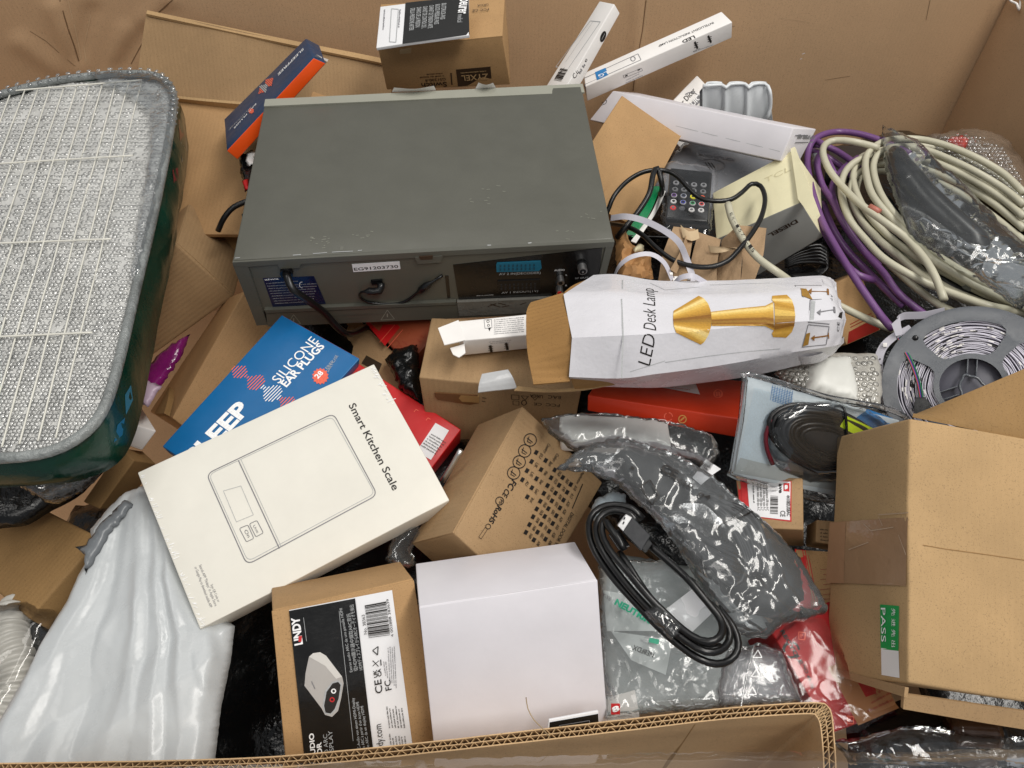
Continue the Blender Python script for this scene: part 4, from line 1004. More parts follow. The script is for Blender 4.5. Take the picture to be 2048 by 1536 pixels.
b = Box('orange_red_box', 'flat orange red box with recycling marks on its side under the desk lamp box', 'box',
        [(1176, 790), (1482, 838), (1490, 762), (1215, 735)], {'A': (1175, 822), 'B': (1474, 876)}, [.55, .53, .54, .56], .022, REDORG, warp=.0006)
f = b.f('front')
for k in range(3): f.ring((1337, 833), 8, 2.2, I_ORG, n=8, a0=k*120, a1=k*120+85)
f.ring((1365, 838), 7.5, 2, ink('gold_ink', '#d59a55'), n=18); f.line([(1361, 841), (1369, 834)], 3, ink('gold_ink', '#d59a55'))
f = b.f(); f.ring((1436, 788), 8, 1.4, I_ORG); f.line([(1433, 784), (1434, 793)], 1.5, I_ORG); f.line([(1438, 784), (1439, 793)], 1.5, I_ORG); f.quad([(1300, 772), (1400, 790), (1390, 765), (1300, 755)], PAPER, 2, 'label'); f.words((1310, 772), (1380, 782), 3, I_RED, 4); b.done()
b = Box('charger_box', 'small brown box with a white and red charger label near the middle right', 'box',
        [(1471, 951), (1482, 1055), (1607, 1060), (1606, 956)], {'B': (1488, 1088), 'C': (1608, 1093)}, [.55, .53, .53, .55], .03, K_MID, warp=.0004)
f = b.f(); f.quad([(1473, 953), (1484, 1054), (1497, 1055), (1492, 953)], RED, 1)
rrx = [(1480, 958), (1488, 1032), (1583, 1044), (1583, 962)]
f.quad(rrx, I_RED, 2, 'label_border'); f.quad([(1494, 960), (1500, 1032), (1580, 1041), (1581, 964)], PAPER, 4, 'label')
f.quad([(1567, 967), (1567, 983), (1579, 984), (1579, 967)], I_RED, 6); f.text('a', (1570, 971), (1570, 980), 7, I_WHT, .05, 8); f.text('ave', (1558, 968), (1558, 987), 7, I_BLK, .04, 6)
f.text('441082USBAC', (1573, 991), (1574, 1033), 6.5, I_BLK, .02, 6); f.text('CE', (1561, 1022), (1561, 1034), 9, I_BLK, .01, 6)
for i, t in enumerate(('Doppia caricatore USB tipo A-C', 'Double USB charger type A-C', 'Chargeur double USB type A-C', 'Cargador doble USB tipo A-C')): f.text(t, (1532-i*6, 966), (1533-i*6, 1022), 4.4, I_BLK, .01, 6)
f.barcode([(1541, 992), (1540, 1028), (1556, 1029), (1556, 993)], n=24, layer=6); f.words((1505, 966), (1507, 1010), 3, I_BLK, 6)
b.done()
f = b.f('right'); b = Box('brown_carton', 'small brown carton corner beside the large carton with the green sticker', 'box',
        [(1630, 1085), (1690, 1095), (1690, 1045), (1632, 1040)], {}, [.52, .52, .53, .53], .04, K_MID, warp=.001)
f = b.f()
for i in range(4): f.words((1640, 1060+i*7), (1662, 1062+i*7), 3, I_BRN, 1, seed=i)
b.done()
b = Box('red_brown_carton', 'brown and red carton seen past the end of the desk lamp box', 'box',
        [(1694, 690), (1762, 660), (1720, 540), (1645, 580)], {}, [.50, .50, .51, .51], .05, K_FLAT, warp=.0006)
f = b.f(); f.poly([(1694, 688), (1758, 660), (1750, 636), (1697, 664)], coat('deep_red', '#8e1f16', .5), 1)
f.line([(1700, 655), (1746, 632)], 1.2, I_DRED, 2); f.line([(1700, 649), (1742, 627)], 1.2, I_DRED, 2); b.done()
b = Box('red_carton', 'red and kraft carton in clear wrap under the edge of the large brown carton', 'box',
        [(1662, 1466), (1798, 1416), (1690, 1190), (1536, 1252)], {}, [.52, .52, .50, .50], .05, coat('dull_red_card', '#9c1a1c', .5, .3), warp=.0008)
f = b.f(); f.poly([(1716, 1466-15), (1798, 1416), (1740, 1300), (1655, 1335)], coat('kraft_print', '#9a6a42', .6), 1)
for i in range(5): f.words((1735+i*8, 1425-i*17), (1785+i*1, 1402-i*17), 4, I_DRED, 3, seed=i)
f.text('RECYCLE', (1560, 1262), (1600, 1330), 9, I_BLK, .04, 2); 
for k in range(3): f.ring((1582, 1300), 15, 5, I_BLK, 2, n=8, a0=k*120, a1=k*120+80)
f.text('NO 49-70', (1604, 1330), (1622, 1378), 8, I_BLK, .02, 2)
for (x, y) in ((1603, 1272), (1665, 1392), (1700, 1440)): f.line([(x-6, y-8), (x+7, y-6), (x+6, y+8), (x-6, y+7)], 1.4, I_ORG, 2, closed=True); f.text('P', (x-2, y+4), (x+3, y+4), 8, I_ORG, 0, 2)
b.done()
b = Box('red_carton', 'red edged kraft carton with fine line print above the wrapped red carton', 'box',
        [(1585, 1250), (1700, 1270), (1700, 1105), (1590, 1098)], {}, [.51, .50, .515, .52], .04, K_FLAT, warp=.0008)
f = b.f(); f.quad([(1585, 1250), (1628, 1255), (1610, 1100), (1590, 1098)], RED, 1)
for x in (1631, 1636, 1641): f.line([(x, 1240), (x-26, 1100)], 1.6, I_RED, 2)
for i in range(9): f.line([(1640+(i % 2)*6, 1140+i*10), (1690, 1135+i*10)], 1, I_DRED, 2)
b.done()
SILV = film('silvery_bubble_film', tint='#eef0f2', haze=.10, gloss=.16, bump=.9, scale=90, rough=.12)
WRAPG = film('stretch_wrap', haze=.05, gloss=.12, bump=.35, scale=18, rough=.05, fine=.6)
BAGG = film('creased_bag_film', tint='#e6e8ea', haze=.20, gloss=.02, bump=.9, scale=34, rough=.13)
BAGC = film('clear_bag_film', tint='#f2f4f4', haze=.08, gloss=.0, bump=.8, scale=28, rough=.11)
BLKBAG = coat('black_bag_plastic', '#0b0c0d', .22, .5, .1, .9, 45)
GREYBLK = coat('charcoal_plastic', '#26272a', .4, .45, .06, .3)
def zlin(p0, z0, p1, z1):
    a, b = Vector(p0), Vector(p1); d = b-a; L2 = d.length_squared
    return lambda u, v: z0+(z1-z0)*max(-.5, min(1.5, (Vector((u, v))-a).dot(d)/L2))

# ------------------------------------------------------------------ dark filler added for shade in the gaps, and some dark plastic
for nm, lb, ol, z, mt in (
    ('black_bag_filler', 'added dark filler in the deep gap left of the kraft audio converter box', [(150, 1010), (420, 1000), (700, 1080), (690, 1560), (300, 1640), (-60, 1500), (20, 1250)], .40, BLKBAG),
    ('black_bag_filler', 'added crumpled dark filler between the kitchen scale box and the brown tick box carton', [(560, 1060), (800, 930), (930, 860), (990, 960), (880, 1200), (620, 1260)], .43, BLKBAG),
    ('black_bag_filler', 'added dark filler showing below the front edge of the recorder', [(560, 600), (900, 600), (870, 840), (700, 800), (600, 700)], .45, BLKBAG),
    ('black_bag_filler', 'added dark filler in the hollow under the purple and beige cables', [(1230, 300), (1640, 300), (1800, 260), (2120, 330), (2130, 720), (1900, 900), (1500, 760), (1200, 600)], .44, BLKBAG),
    ('black_bag_filler', 'added dark filler in the dark hollow around the red charger box', [(1130, 700), (1500, 680), (1860, 760), (1800, 1250), (1400, 1200), (1100, 950)], .43, BLKBAG),
    ('black_bag_filler', 'black plastic bag at the left edge below the wrapped tray', [(-60, 930), (100, 925), (225, 890), (215, 940), (170, 985), (110, 1020), (60, 1050), (-60, 1070)], .505, BLKBAG),
    ('black_bag_filler', 'dark plastic bag at the lower right under the large brown carton', [(1690, 1440), (1800, 1400), (2130, 1440), (2130, 1640), (1700, 1640)], .50, BLKBAG),
    ('black_bag_filler', 'added dark filler along the right wall beside the large brown carton', [(1800, 640), (2150, 500), (2420, 620), (2560, 1100), (2560, 1600), (1900, 1600), (1760, 1100)], .33, BLKBAG),
    ('black_bag_filler', 'dark plastic bag behind the recorder beside the blue and orange box', [(440, 290), (520, 300), (560, 420), (500, 480), (440, 400)], .50, BLKBAG)):
    pillow(nm, lb, 'bag', ol, z, mt, group='black plastic bags filling the gaps', sp=16, bulge=.02, edge=70, amp=.012, f=11, seed=len(lb)*.37)
pillow('grey_bubble_bag', 'dark grey bubble wrapped pack among the clear bags at the front', 'bag', [(1200, 1100), (1420, 1140), (1600, 1300), (1630, 1400), (1240, 1432), (1190, 1300)], .455, coat('smoke_grey', '#929a9b', .35, .5, .15, .8, 60), sp=10, bulge=.02, edge=60, amp=.008, f=22, seed=4)

# ------------------------------------------------------------------ bubble wrapped tray on the left
TZ = .63
top = [(-150, 232), (-60, 206), (40, 178), (120, 160), (200, 150), (262, 147), (300, 149), (326, 158), (342, 176), (348, 200), (344, 240), (334, 300), (318, 380), (298, 470), (276, 560), (255, 650), (236, 730), (215, 800), (190, 845), (150, 880), (100, 903), (40, 914), (-40, 918), (-150, 920)]
tray = empty('wrapped_tray', P(150, 500, TZ-.05), label='large green tray with a white wire rack, sealed in bubble wrap and clear film', cat='tray')
GREEN = coat('glossy_dark_green', '#093226', .22, .4, .3, .5, 30)
Tp = smooth_path([P(u, v, TZ) for u, v in top], .012)
cen = sum(Tp, Vector())/len(Tp)
V = []; F = []; rows = 9
for j in range(rows):
    t = j/(rows-1)
    for p in Tp:
        q = p.lerp(Vector((cen.x, cen.y, p.z)), .0+.03*t**2); q.z = TZ-.004-.060*t
        nn = (p-cen); nn.z = 0; nn.normalize()
        V.append(q+nn*(.007*math.sin(math.pi*min(1, t*1.1))+.004*noise.noise(p*30+Vector((0, 0, t*2)))))
n = len(Tp)
for j in range(rows-1):
    for i in range(n-1): k = j*n+i; F.append((k, k+1, k+n+1, k+n))
side = put(tray, 'side_wall', (V, F[:]), GREEN)
bvs = BVHTree.FromPolygons(V, F)
def side_patch(pts, mat, name='printed_patch', off=.0008):
    g = G(); vs = []
    for p in pts:
        h = bvs.ray_cast(CAM, ray(*p).normalized())
        if h[0] is None: return
        vs.append(h[0]+(CAM-h[0]).normalized()*off)
    put(tray, name, (vs, [tuple(range(len(vs)))]), mat)
for pts, c in (([(335, 245), (343, 240), (348, 262), (342, 275), (336, 265)], '#a8563c'), ([(357, 240), (365, 238), (368, 270), (360, 282)], '#5b1418'), ([(330, 295), (350, 280), (358, 310), (352, 340), (338, 330)], '#6f7c80'),
               ([(362, 285), (372, 275), (374, 300), (364, 325)], '#7d8a8c'), ([(345, 340), (356, 335), (357, 360), (348, 366)], '#7a1c2c'), ([(250, 790), (262, 770), (266, 800), (252, 830)], '#2c6e86'), ([(235, 850), (250, 835), (245, 870), (228, 885)], '#1a5a7a')):
    side_patch(pts, coat('printed_'+c[1:], c, .2, .6))
grd = pillow_geo(top, TZ-.010, sp=8, bulge=.003, edge=30, amp=.008, f=17, seed=2, both=False)
put(tray, 'bubble_sheet', grd, coat('bubble_sheet_grey', '#c4c4c1', .35, .5, .16, .6, 160))
bubbles(tray, [(u*.985+1, v*.99+6) for u, v in top], grd, 8.6, .0030, 3, film('bubble_cell_film', haze=.34, gloss=.14, bump=.8, scale=120, rough=.1, hazec='#dfe1e0'))
WIRE = coat('white_wire', '#dedcd2', .3, .5)
for k in range(15):
    a = (283-26*k, 162+2.1*k); b_ = (111-36*k, 876+min(18, 6*k)); z1, z2 = TZ+.001, TZ
    pts = [P(a[0]+(b_[0]-a[0])*t+rnd.uniform(-1, 1), a[1]+(b_[1]-a[1])*t, TZ-.001+.002*math.sin(t*9+k)) for t in [i/10 for i in range(11)]]
    put(tray, 'wire', tube_geo(smooth_path(pts, .012), .0009, 6), WIRE)
for (x0, y0, x1, y1) in ((-150, 196, 284, 160), (-150, 336, 266, 311), (-150, 492, 222, 478), (-150, 680, 185, 665)):
    pts = [P(x0+(x1-x0)*t, y0+(y1-y0)*t, TZ+.0015+.0012*math.sin(t*8)) for t in [i/10 for i in range(11)]]
    put(tray, 'cross_wire', tube_geo(smooth_path(pts, .012), .0011, 6), WIRE)
# rolled bubble wrap round the rim: two rows of cells
def rimpath(off, dz): return [p+(p-cen).normalized()*off+Vector((0, 0, dz)) for p in Tp]
put(tray, 'rolled_rim', tube_geo(rimpath(.0, .0), .0050, 10), coat('rim_grey', '#7d8180', .25, .6, .35, 1.0, 150))
g = G()
for off, dz, rr in ((.003, .005, .0036), (-.004, .004, .0034), (.006, -.002, .0034)):
    pts = rimpath(off, dz); acc = 0; last = pts[0]
    for p in pts:
        acc += (p-last).length; last = p
        if proj(p)[1] > 190+ (proj(p)[0] > 330)*60: continue
        if acc > rr*1.9:
            acc = 0; g.add(*dome(p, (p-cen).normalized()*.5+Vector((rnd.uniform(-.2, .2), -.3+rnd.uniform(-.2, .2), .8)), rr*rnd.uniform(.8, 1.15), 8))
put(tray, 'rim_bubbles', (g.v, g.f), film('rim_bubble_film', tint='#e4e8ea', haze=.30, gloss=.18, bump=.6, scale=150, rough=.08), kind='stuff')
# outer clear film: over the side and bunched at the near corner
V = []; F = []; m = 8
for j in range(m):
    t = j/(m-1)
    for i, p in enumerate(Tp):
        nn = (p-cen); nn.z = 0; nn.normalize(); q = p+nn*(.001+.006*math.sin(math.pi*min(1, .15+t*.9))+.002*abs(noise.noise(p*26+Vector((0, 0, t*3))))); q.z = TZ+.004-.066*t
        V.append(q)
for j in range(m-1):
    for i in range(n-1): k = j*n+i; F.append((k, k+1, k+n+1, k+n))
VF = pillow_geo([(-60, 905), (60, 915), (150, 885), (205, 850), (240, 860), (232, 910), (200, 955), (165, 985), (120, 1008), (92, 1005), (60, 985), (0, 955), (-60, 950)], zlin((0, 900), .60, (100, 1010), .55), sp=6, bulge=.012, edge=40, amp=.010, f=34, seed=7)
put(tray, 'gathered_film', VF, film('gathered_film', haze=.06, gloss=.12, bump=1.0, scale=60, rough=.05))
VF = pillow_geo([(170, 145), (300, 145), (346, 170), (350, 215), (335, 300), (308, 420), (280, 540), (262, 560), (275, 440), (300, 300), (300, 220), (240, 180)], TZ+.004, sp=7, bulge=.004, edge=16, amp=.005, f=40, seed=9, both=False)
put(tray, 'clear_tape_fold', VF, SILV)

# ------------------------------------------------------------------ corrugated hose, mailer
hose = empty('ribbed_hose', P(20, 1320, .47), label='white ribbed flexible hose in clear film at the lower left edge', cat='hose')
pts = smooth_path(Q([(70, 1205, .43), (28, 1225, .46), (18, 1270, .465), (30, 1320, .465), (32, 1370, .46), (15, 1430, .455), (-30, 1500, .45)]), .0012)
put(hose, 'ribbed_tube', tube_geo(pts, lambda t: .015+.0022*math.sin(t*len(pts)*.0012/.0078*2*math.pi), 20), coat('hose_white', '#b9b7b0', .35, .5))
put(hose, 'clear_wrap', pillow_geo([(-30, 1210), (60, 1200), (130, 1230), (110, 1290), (70, 1370), (30, 1440), (-30, 1500)], .468, sp=8, bulge=.022, edge=30, amp=.004, f=20, seed=3), film('hose_wrap', haze=.02, gloss=.0, bump=.5, scale=26))
MOUT = [(250, 985), (285, 972), (320, 990), (420, 1220), (470, 1252), (462, 1320), (442, 1420), (428, 1540), (430, 1640), (-60, 1660), (-60, 1500), (0, 1450), (50, 1360), (95, 1270), (140, 1200), (160, 1150), (190, 1100), (180, 1060), (215, 1020)]
def mfold(u, v):
    a = math.atan2(u-285, v-900); r_ = math.hypot(u-285, v-900)
    e_ = min(1, edist(u, v, MOUT)/22)
    b_ = math.atan2(u-290, v-880)+.05*noise.noise(Vector((u*.006, v*.006, 1)))+.006*noise.noise(Vector((u*.02, v*.02, 8)))
    def ridge(x, seed, n_, amp):
        x = x*n_+seed; i = math.floor(x); f_ = x-i
        def rv(k): return (math.sin(k*12.9898+seed*78.233)*43758.5453) % 1
        sh = .25+.5*rv(i+.5)
        a0, a1 = (rv(i)-.5)*.6, (rv(i+1)-.5)*.6; pk = rv(i+.3)-.2
        return amp*(a0+(pk-a0)*f_/sh if f_ < sh else pk+(a1-pk)*(f_-sh)/(1-sh))
    g_ = min(1, r_/330)
    c_ = noise.noise(Vector((u*.0045+3, v*.0045, 5)))
    return e_*(ridge(b_, 2.3, 4.6, .024)*g_+ridge(b_+.0003*v, 7.1, 9, .006)*g_+ridge(u*.0022+v*.0031, 4.4, 1.6, .007)+.003*c_)
POLY = coat('poly_mailer', '#bcc0c2', .28, .45, .03, .18, 30)
mail = pillow('mailing_bag', 'pale blue white plastic mailing bag bulging under the kitchen scale box', 'bag',
       MOUT,
       zlin((280, 980), .515, (200, 1500), .50), POLY, part='bag_skin', sp=5.5, bulge=.012, edge=45, amp=.0016, f=22, seed=5, hf=mfold, jit=.6)
V, F = pillow_geo([(150, 1094), (172, 1090), (200, 1048), (250, 1000), (268, 1010), (222, 1066), (190, 1120), (172, 1150), (170, 1110)], .528, sp=6, bulge=.004, edge=15, amp=.006, f=40, seed=6)
put(mail, 'torn_grey_edge', (V, F), coat('mailer_inside', '#6d7175', .3, .5))

# purple sachet
r = pillow('purple_sachet', 'shiny purple sachet tucked under a brown carton beside the green tray', 'sachet', [(262, 790), (285, 740), (340, 690), (382, 668), (362, 715), (325, 770), (296, 815), (285, 800)], .50, coat('purple_foil', '#6d1458', .15, .6, .2, .9, 50), part='foil', sp=6, bulge=.006, edge=20, amp=.006, f=35, seed=8)
put(r, 'white_band', pillow_geo([(262, 790), (283, 745), (305, 765), (325, 772), (296, 815)], .506, sp=6, bulge=.004, edge=14, amp=.003, f=35, seed=8), coat('sachet_white', '#b9a4b6', .3, .5))

# ------------------------------------------------------------------ desk lamp carton
lampbox = empty('desk_lamp_carton', P(1400, 650, .61), label='battered white desk lamp carton with a gold lamp printed on it and torn open end', cat='box')
CRUSH = coat('crushed_white_card', '#d6d5da', .26, .5, .03, .5, 26)
st = [[(1187, 550, .628), (1127, 589, .655), (1144, 676, .668), (1138, 754, .640), (1150, 772, .59), (1185, 600, .56)],
      [(1234, 549, .630), (1226, 586, .662), (1244, 671, .676), (1241, 757, .640), (1246, 775, .59), (1250, 600, .56)],
      [(1310, 561, .630), (1308, 592, .656), (1318, 668, .670), (1315, 748, .638), (1320, 775, .59), (1320, 600, .56)],
      [(1400, 562, .630), (1400, 592, .655), (1410, 660, .668), (1402, 737, .636), (1405, 766, .595), (1400, 600, .56)],
      [(1480, 560, .630), (1482, 590, .655), (1492, 652, .667), (1482, 724, .636), (1485, 755, .60), (1480, 600, .56)],
      [(1560, 556, .630), (1566, 585, .654), (1578, 645, .665), (1565, 708, .634), (1568, 738, .605), (1560, 600, .56)],
      [(1640, 552, .630), (1652, 575, .648), (1668, 640, .655), (1652, 695, .634), (1650, 716, .60), (1640, 600, .56)],
      [(1666, 562, .620), (1674, 590, .632), (1692, 640, .635), (1680, 690, .622), (1668, 707, .60), (1650, 610, .56)]]
rings = []
for s_ in st:
    q = [P(*p) for p in s_]; out = []
    for i in range(6):
        a, b_ = q[i], q[(i+1) % 6]; k = 7
        for j in range(k): out.append(a.lerp(b_, j/k))
    rings.append(out)
V = []; NS = 76; m = len(rings[0])
for i in range(NS+1):
    t = i/NS*(len(rings)-1); a = min(int(t), len(rings)-2); fr = t-a
    for k in range(m):
        p0 = rings[max(0, a-1)][k]; p1 = rings[a][k]; p2 = rings[a+1][k]; p3 = rings[min(len(rings)-1, a+2)][k]
        p = .5*((2*p1)+(p2-p0)*fr+(2*p0-5*p1+4*p2-p3)*fr*fr+(3*p1-p0-3*p2+p3)*fr**3)
        c = crum(p, 15, 3.3); endw = max(0, (i-NS+14)/14)
        V.append(p+Vector((0, -.35, .94))*(.0012*c+.006*endw*crum(p, 50, 1)))
F = []
for i in range(NS):
    for k in range(m): l = (k+1) % m; F.append((i*m+k, i*m+l, (i+1)*m+l, (i+1)*m+k))
F.append(tuple(NS*m+k for k in range(m)))
lb = put(lampbox, 'body', (V, F), CRUSH, auto=28)
fr_ = P(1240, 700, .655); M_ = lampbox.matrix_world
nv = Vector((0, -.38, .92)).normalized(); ux = (P(1650, 640, .65)-P(1240, 671, .665)); ux = (ux-nv*ux.dot(nv)).normalized(); uy = nv.cross(ux)
lf = Face(lampbox, M_, M_.inverted()@P(1300, 660, .668), ux, uy, .3, .1, target=lb)
lf.text('LED Desk Lamp', (1300, 733), (1307, 578), 20, I_BLK, -.008)
lf.line([(1245, 560), (1243, 600), (1246, 671), (1243, 757)], 1.2, I_LGREY)
GT = [lin(c) for c in ('#85581c', '#b58730', '#c99b40', '#ead08a', '#bd9038', '#96702c', '#dcb860')]
gold = [ink('gold_print_%d' % i, c[:3], .55) for i, c in enumerate(GT)]
def gold_at(tones, t):
    x = t*(len(tones)-1); i = min(int(x), len(tones)-2); f_ = x-i; f_ = f_*f_*(3-2*f_); a, b_ = GT[tones[i]], GT[tones[i+1]]
    c = tuple(round((a[k]*(1-f_)+b_[k]*f_)*24)/24 if False else a[k]*(1-f_)+b_[k]*f_ for k in range(3))
    return ink('gold_%d_%d_%d' % tuple(int(x*255) for x in c), c, .55)
# lamp shade: fan of tones from the narrow end to the wide end
Lc = [(1347, 622), (1346, 632), (1346, 642), (1347, 652), (1352, 666)]
nb = 30
def lerp2(a, b_, t): return (a[0]+(b_[0]-a[0])*t, a[1]+(b_[1]-a[1])*t)
arc = [(1397, 592), (1407, 597), (1416, 608), (1421, 622), (1423, 637), (1422, 652), (1417, 670), (1408, 685), (1401, 690)]
def along(pl, t):
    t *= len(pl)-1; i = min(int(t), len(pl)-2); return lerp2(pl[i], pl[i+1], t-i)
tone = (1, 4, 3, 6, 2, 1, 0, 5, 1, 2, 3, 6, 4, 1)
for k in range(nb):
    a, b_ = k/nb, (k+1)/nb
    lf.poly([along(Lc, a), along(arc, a), along(arc, b_), along(Lc, b_)], gold_at(tone, (a+b_)/2), 3, 'lamp_picture')
top_ = [(1422, 624), (1480, 617), (1530, 612), (1546, 604)]; bot_ = [(1423, 652), (1480, 652), (1530, 653), (1548, 662)]
tone2 = (1, 3, 6, 2, 4, 0, 5, 0, 2)
for k in range(18):
    a, b_ = k/18, (k+1)/18; pl = [lerp2(p, q, a) for p, q in zip(top_, bot_)]+[lerp2(p, q, b_) for p, q in zip(top_, bot_)][::-1]
    lf.poly(pl, gold_at(tone2, (a+b_)/2), 3, 'lamp_picture')
base1 = [(1544, 592), (1543, 600), (1548, 606), (1549, 632), (1548, 660), (1543, 668), (1546, 675)]; base2 = [(1573, 590), (1583, 600), (1588, 615), (1590, 633), (1588, 652), (1583, 665), (1572, 676)]
for k in range(24):
    a, b_ = k/24, (k+1)/24; lf.poly([along(base1, a), along(base2, a), along(base2, b_), along(base1, b_)], gold_at((1, 4, 3, 2, 1, 6, 5, 0, 1, 2, 4, 1), (a+b_)/2), 3, 'lamp_picture')
# three small pictures in frames
for (q, arrow) in (([(1605, 594), (1665, 594), (1641, 571), (1589, 571)], 0), ([(1616, 645), (1658, 649), (1664, 598), (1620, 600)], 1), ([(1604, 695), (1652, 690), (1658, 654), (1616, 650)], 2)):
    lf.line(q, 1.3, I_GREY, 3, closed=True)
lf.poly([(1603, 592), (1625, 600), (1612, 578), (1600, 577)], gold[5], 3); lf.poly([(1604, 694), (1616, 690), (1620, 666), (1612, 668)], gold[5], 3); lf.poly([(1618, 644), (1625, 645), (1630, 603), (1622, 602)], I_LGREY, 3)
for (x, y, x2, y2) in ((1616, 583, 1655, 584), (1634, 625, 1668, 620), (1622, 677, 1656, 672)):
    lf.line([(x, y), (x2, y2)], 2, gold[0] if y != 625 else I_GREY, 4); lf.poly([(x-1, y), (x+7, y-6), (x+6, y+6)], gold[0] if y != 625 else I_GREY, 4); lf.line([(x2, y2-6), (x2+1, y2+6)], 2.5, gold[0] if y != 625 else I_GREY, 4)
lf.text('CE', (1678, 664), (1679, 645), 10, I_BLK, 0, 3); lf.poly([(1676, 634), (1683, 638), (1685, 624), (1679, 626)], I_BLK, 3)
for s_ in (((1330, 725), (1420, 712)), ((1420, 712), (1560, 698)), ((1258, 640), (1280, 700)), ((1300, 566), (1330, 580)), ((1330, 580), (1400, 574)), ((1420, 570), (1540, 566)), ((1260, 744), (1330, 722))): lf.line(list(s_), 1.0, I_LGREY, 1, 'surface_crease')
lf.flush()
def strip(name, root, pts_a, pts_b, mat, t=.003, k=8, warp=.0015, ribs=0):
    """board between two matching edges"""
    A = smooth_path(Q(pts_a), .008); B_ = smooth_path(Q(pts_b), .008); n_ = 16; V = []; F = []
    def al(pl, x): x *= len(pl)-1; i = min(int(x), len(pl)-2); return pl[i].lerp(pl[i+1], x-i)
    for s_ in (0, 1):
        for j in range(k+1):
            for i in range(n_+1):
                p = al(A, i/n_).lerp(al(B_, i/n_), j/k); V.append(p+Vector((0, -.35, .94))*(warp*noise.noise(p*25)-(t if s_ else 0)))
    K = (n_+1)*(k+1)
    for j in range(k):
        for i in range(n_): q = j*(n_+1)+i; F.append((q, q+1, q+n_+2, q+n_+1)); F.append((K+q+n_+1, K+q+n_+2, K+q+1, K+q))
    rim = [i for i in range(n_+1)]+[(n_+1)*j+n_ for j in range(1, k+1)]+[(n_+1)*k+i for i in range(n_-1, -1, -1)]+[(n_+1)*j for j in range(k-1, 0, -1)]
    for i in range(len(rim)): a_, b2 = rim[i], rim[(i+1) % len(rim)]; F.append((b2, a_, a_+K, b2+K))
    return put(root, name, (V, F), mat, auto=40)
fo = strip('kraft_flap', lampbox, [(1062, 604, .640), (1053, 622, .642), (1053, 680, .645), (1057, 718, .644), (1067, 768, .635)], [(1127, 585, .652), (1130, 610, .656), (1143, 676, .664), (1137, 745, .640), (1140, 762, .636)], K_IN, .003)
strip('kraft_flap', lampbox, [(1142, 757, .632), (1190, 757, .632), (1230, 758, .632)], [(1150, 776, .605), (1190, 775, .605), (1236, 768, .606)], K_IN, .002)
strip('kraft_flap', lampbox, [(1128, 585, .648), (1150, 568, .636), (1192, 552, .626)], [(1140, 590, .640), (1165, 574, .628), (1200, 560, .618)], K_IN, .002)
strip('bottom_flap', lampbox, [(1028, 781, .606), (1100, 784, .604), (1180, 778, .604), (1246, 763, .612)], [(1036, 772, .606), (1100, 778, .604), (1180, 772, .604), (1240, 756, .612)], K_LITE, .002)
strip('silver_flap', lampbox, [(956, 785, .598), (958, 768, .604), (964, 748, .606)], [(1034, 776, .604), (1026, 755, .612), (1016, 739, .612)], coat('silver_card', '#b9babb', .2, .6, .04, .5, 30), .002)
strip('end_flap', lampbox, [(1640, 553, .632), (1660, 556, .630), (1672, 566, .62)], [(1652, 575, .650), (1668, 590, .638), (1676, 600, .628)], CRUSH, .0015, warp=.004)
strip('end_flap', lampbox, [(1600, 712, .626), (1640, 708, .622), (1690, 672, .618)], [(1606, 728, .606), (1645, 722, .603), (1690, 684, .606)], CRUSH, .0015, warp=.006)

# ------------------------------------------------------------------ remote control
b = Box('remote_control', 'black remote control with coloured round buttons in a clear sleeve', 'remote',
        [(1330, 436), (1417, 443), (1425, 343), (1340, 334)], {'A': (1332, 447), 'B': (1418, 453)}, [.575, .575, .585, .585], .006, BLACK, r=.003, warp=.0, part='casing')
f = b.f()
cols = [['#8b8c90']*4, ['#77787b']*4, ['#7b4aa0', '#33415e', '#e8e02a', '#e2603a'], ['#f2f2f2', '#3c49b5', '#159a57', '#d93636'], ['#e2403f', '#65686e', '#efefef', '#ececec']]
base = [[(1352, 366), (1370, 368), (1388, 370), (1407, 371)], [(1350, 379), (1368, 380), (1387, 382), (1406, 384)], [(1348, 391), (1367, 392), (1386, 394), (1404, 396)], [(1347, 403), (1366, 405), (1385, 407), (1403, 409)], [(1346, 416), (1364, 417), (1383, 420), (1402, 421)]]
for r_ in range(5):
    for c_ in range(4):
        x, y = base[r_][c_]; ring = cols[r_][c_] in ('#7b4aa0', '#33415e', '#3c49b5', '#159a57', '#d93636')
        bt = fcyl(f, (x, y), 6.6, .0012, coat('button_'+(cols[r_][c_] if not ring else '#dadada')[1:], cols[r_][c_] if not ring else '#d0d0d4', .35), 'button', seg=16, r2=.9)
        if ring: fcyl(f, (x, y), 4.8, .0016, coat('cap_'+cols[r_][c_][1:], cols[r_][c_], .35), 'button_cap', parent=bt, seg=16)
        w_ = fcyl(f, (x, y), 3.0, .0018, I_BLK if r_ in (2, 3) else (GREYBLK if cols[r_][c_][1] in '78' else I_GREY), 'button_mark', parent=bt, seg=6)
        for vv in w_.data.vertices: 
            pass
for i in range(3):
    a = [(1330, 449+i*5, .568-i*.006), (1417, 456+i*5, .568-i*.006)]
    strip('side_ridge', b.root, [a[0], ((a[0][0]+a[1][0])/2, (a[0][1]+a[1][1])/2, a[0][2]), a[1]], [(a[0][0]+1, a[0][1]+3, a[0][2]-.002), (1374, 456+i*5, a[0][2]-.002), (a[1][0], a[1][1]+3, a[1][2]-.002)], BLACK, .002, 2)
put(b.root, 'clear_sleeve', pillow_geo([(1322, 438), (1324, 380), (1330, 326), (1350, 322), (1390, 326), (1432, 336), (1436, 360), (1428, 410), (1424, 450), (1418, 470), (1370, 466), (1328, 460)], .585, sp=6, bulge=.004, edge=12, amp=.0012, f=20, seed=2, both=False), film('remote_sleeve', haze=.03, gloss=.05, bump=.35, scale=40)); b.done()

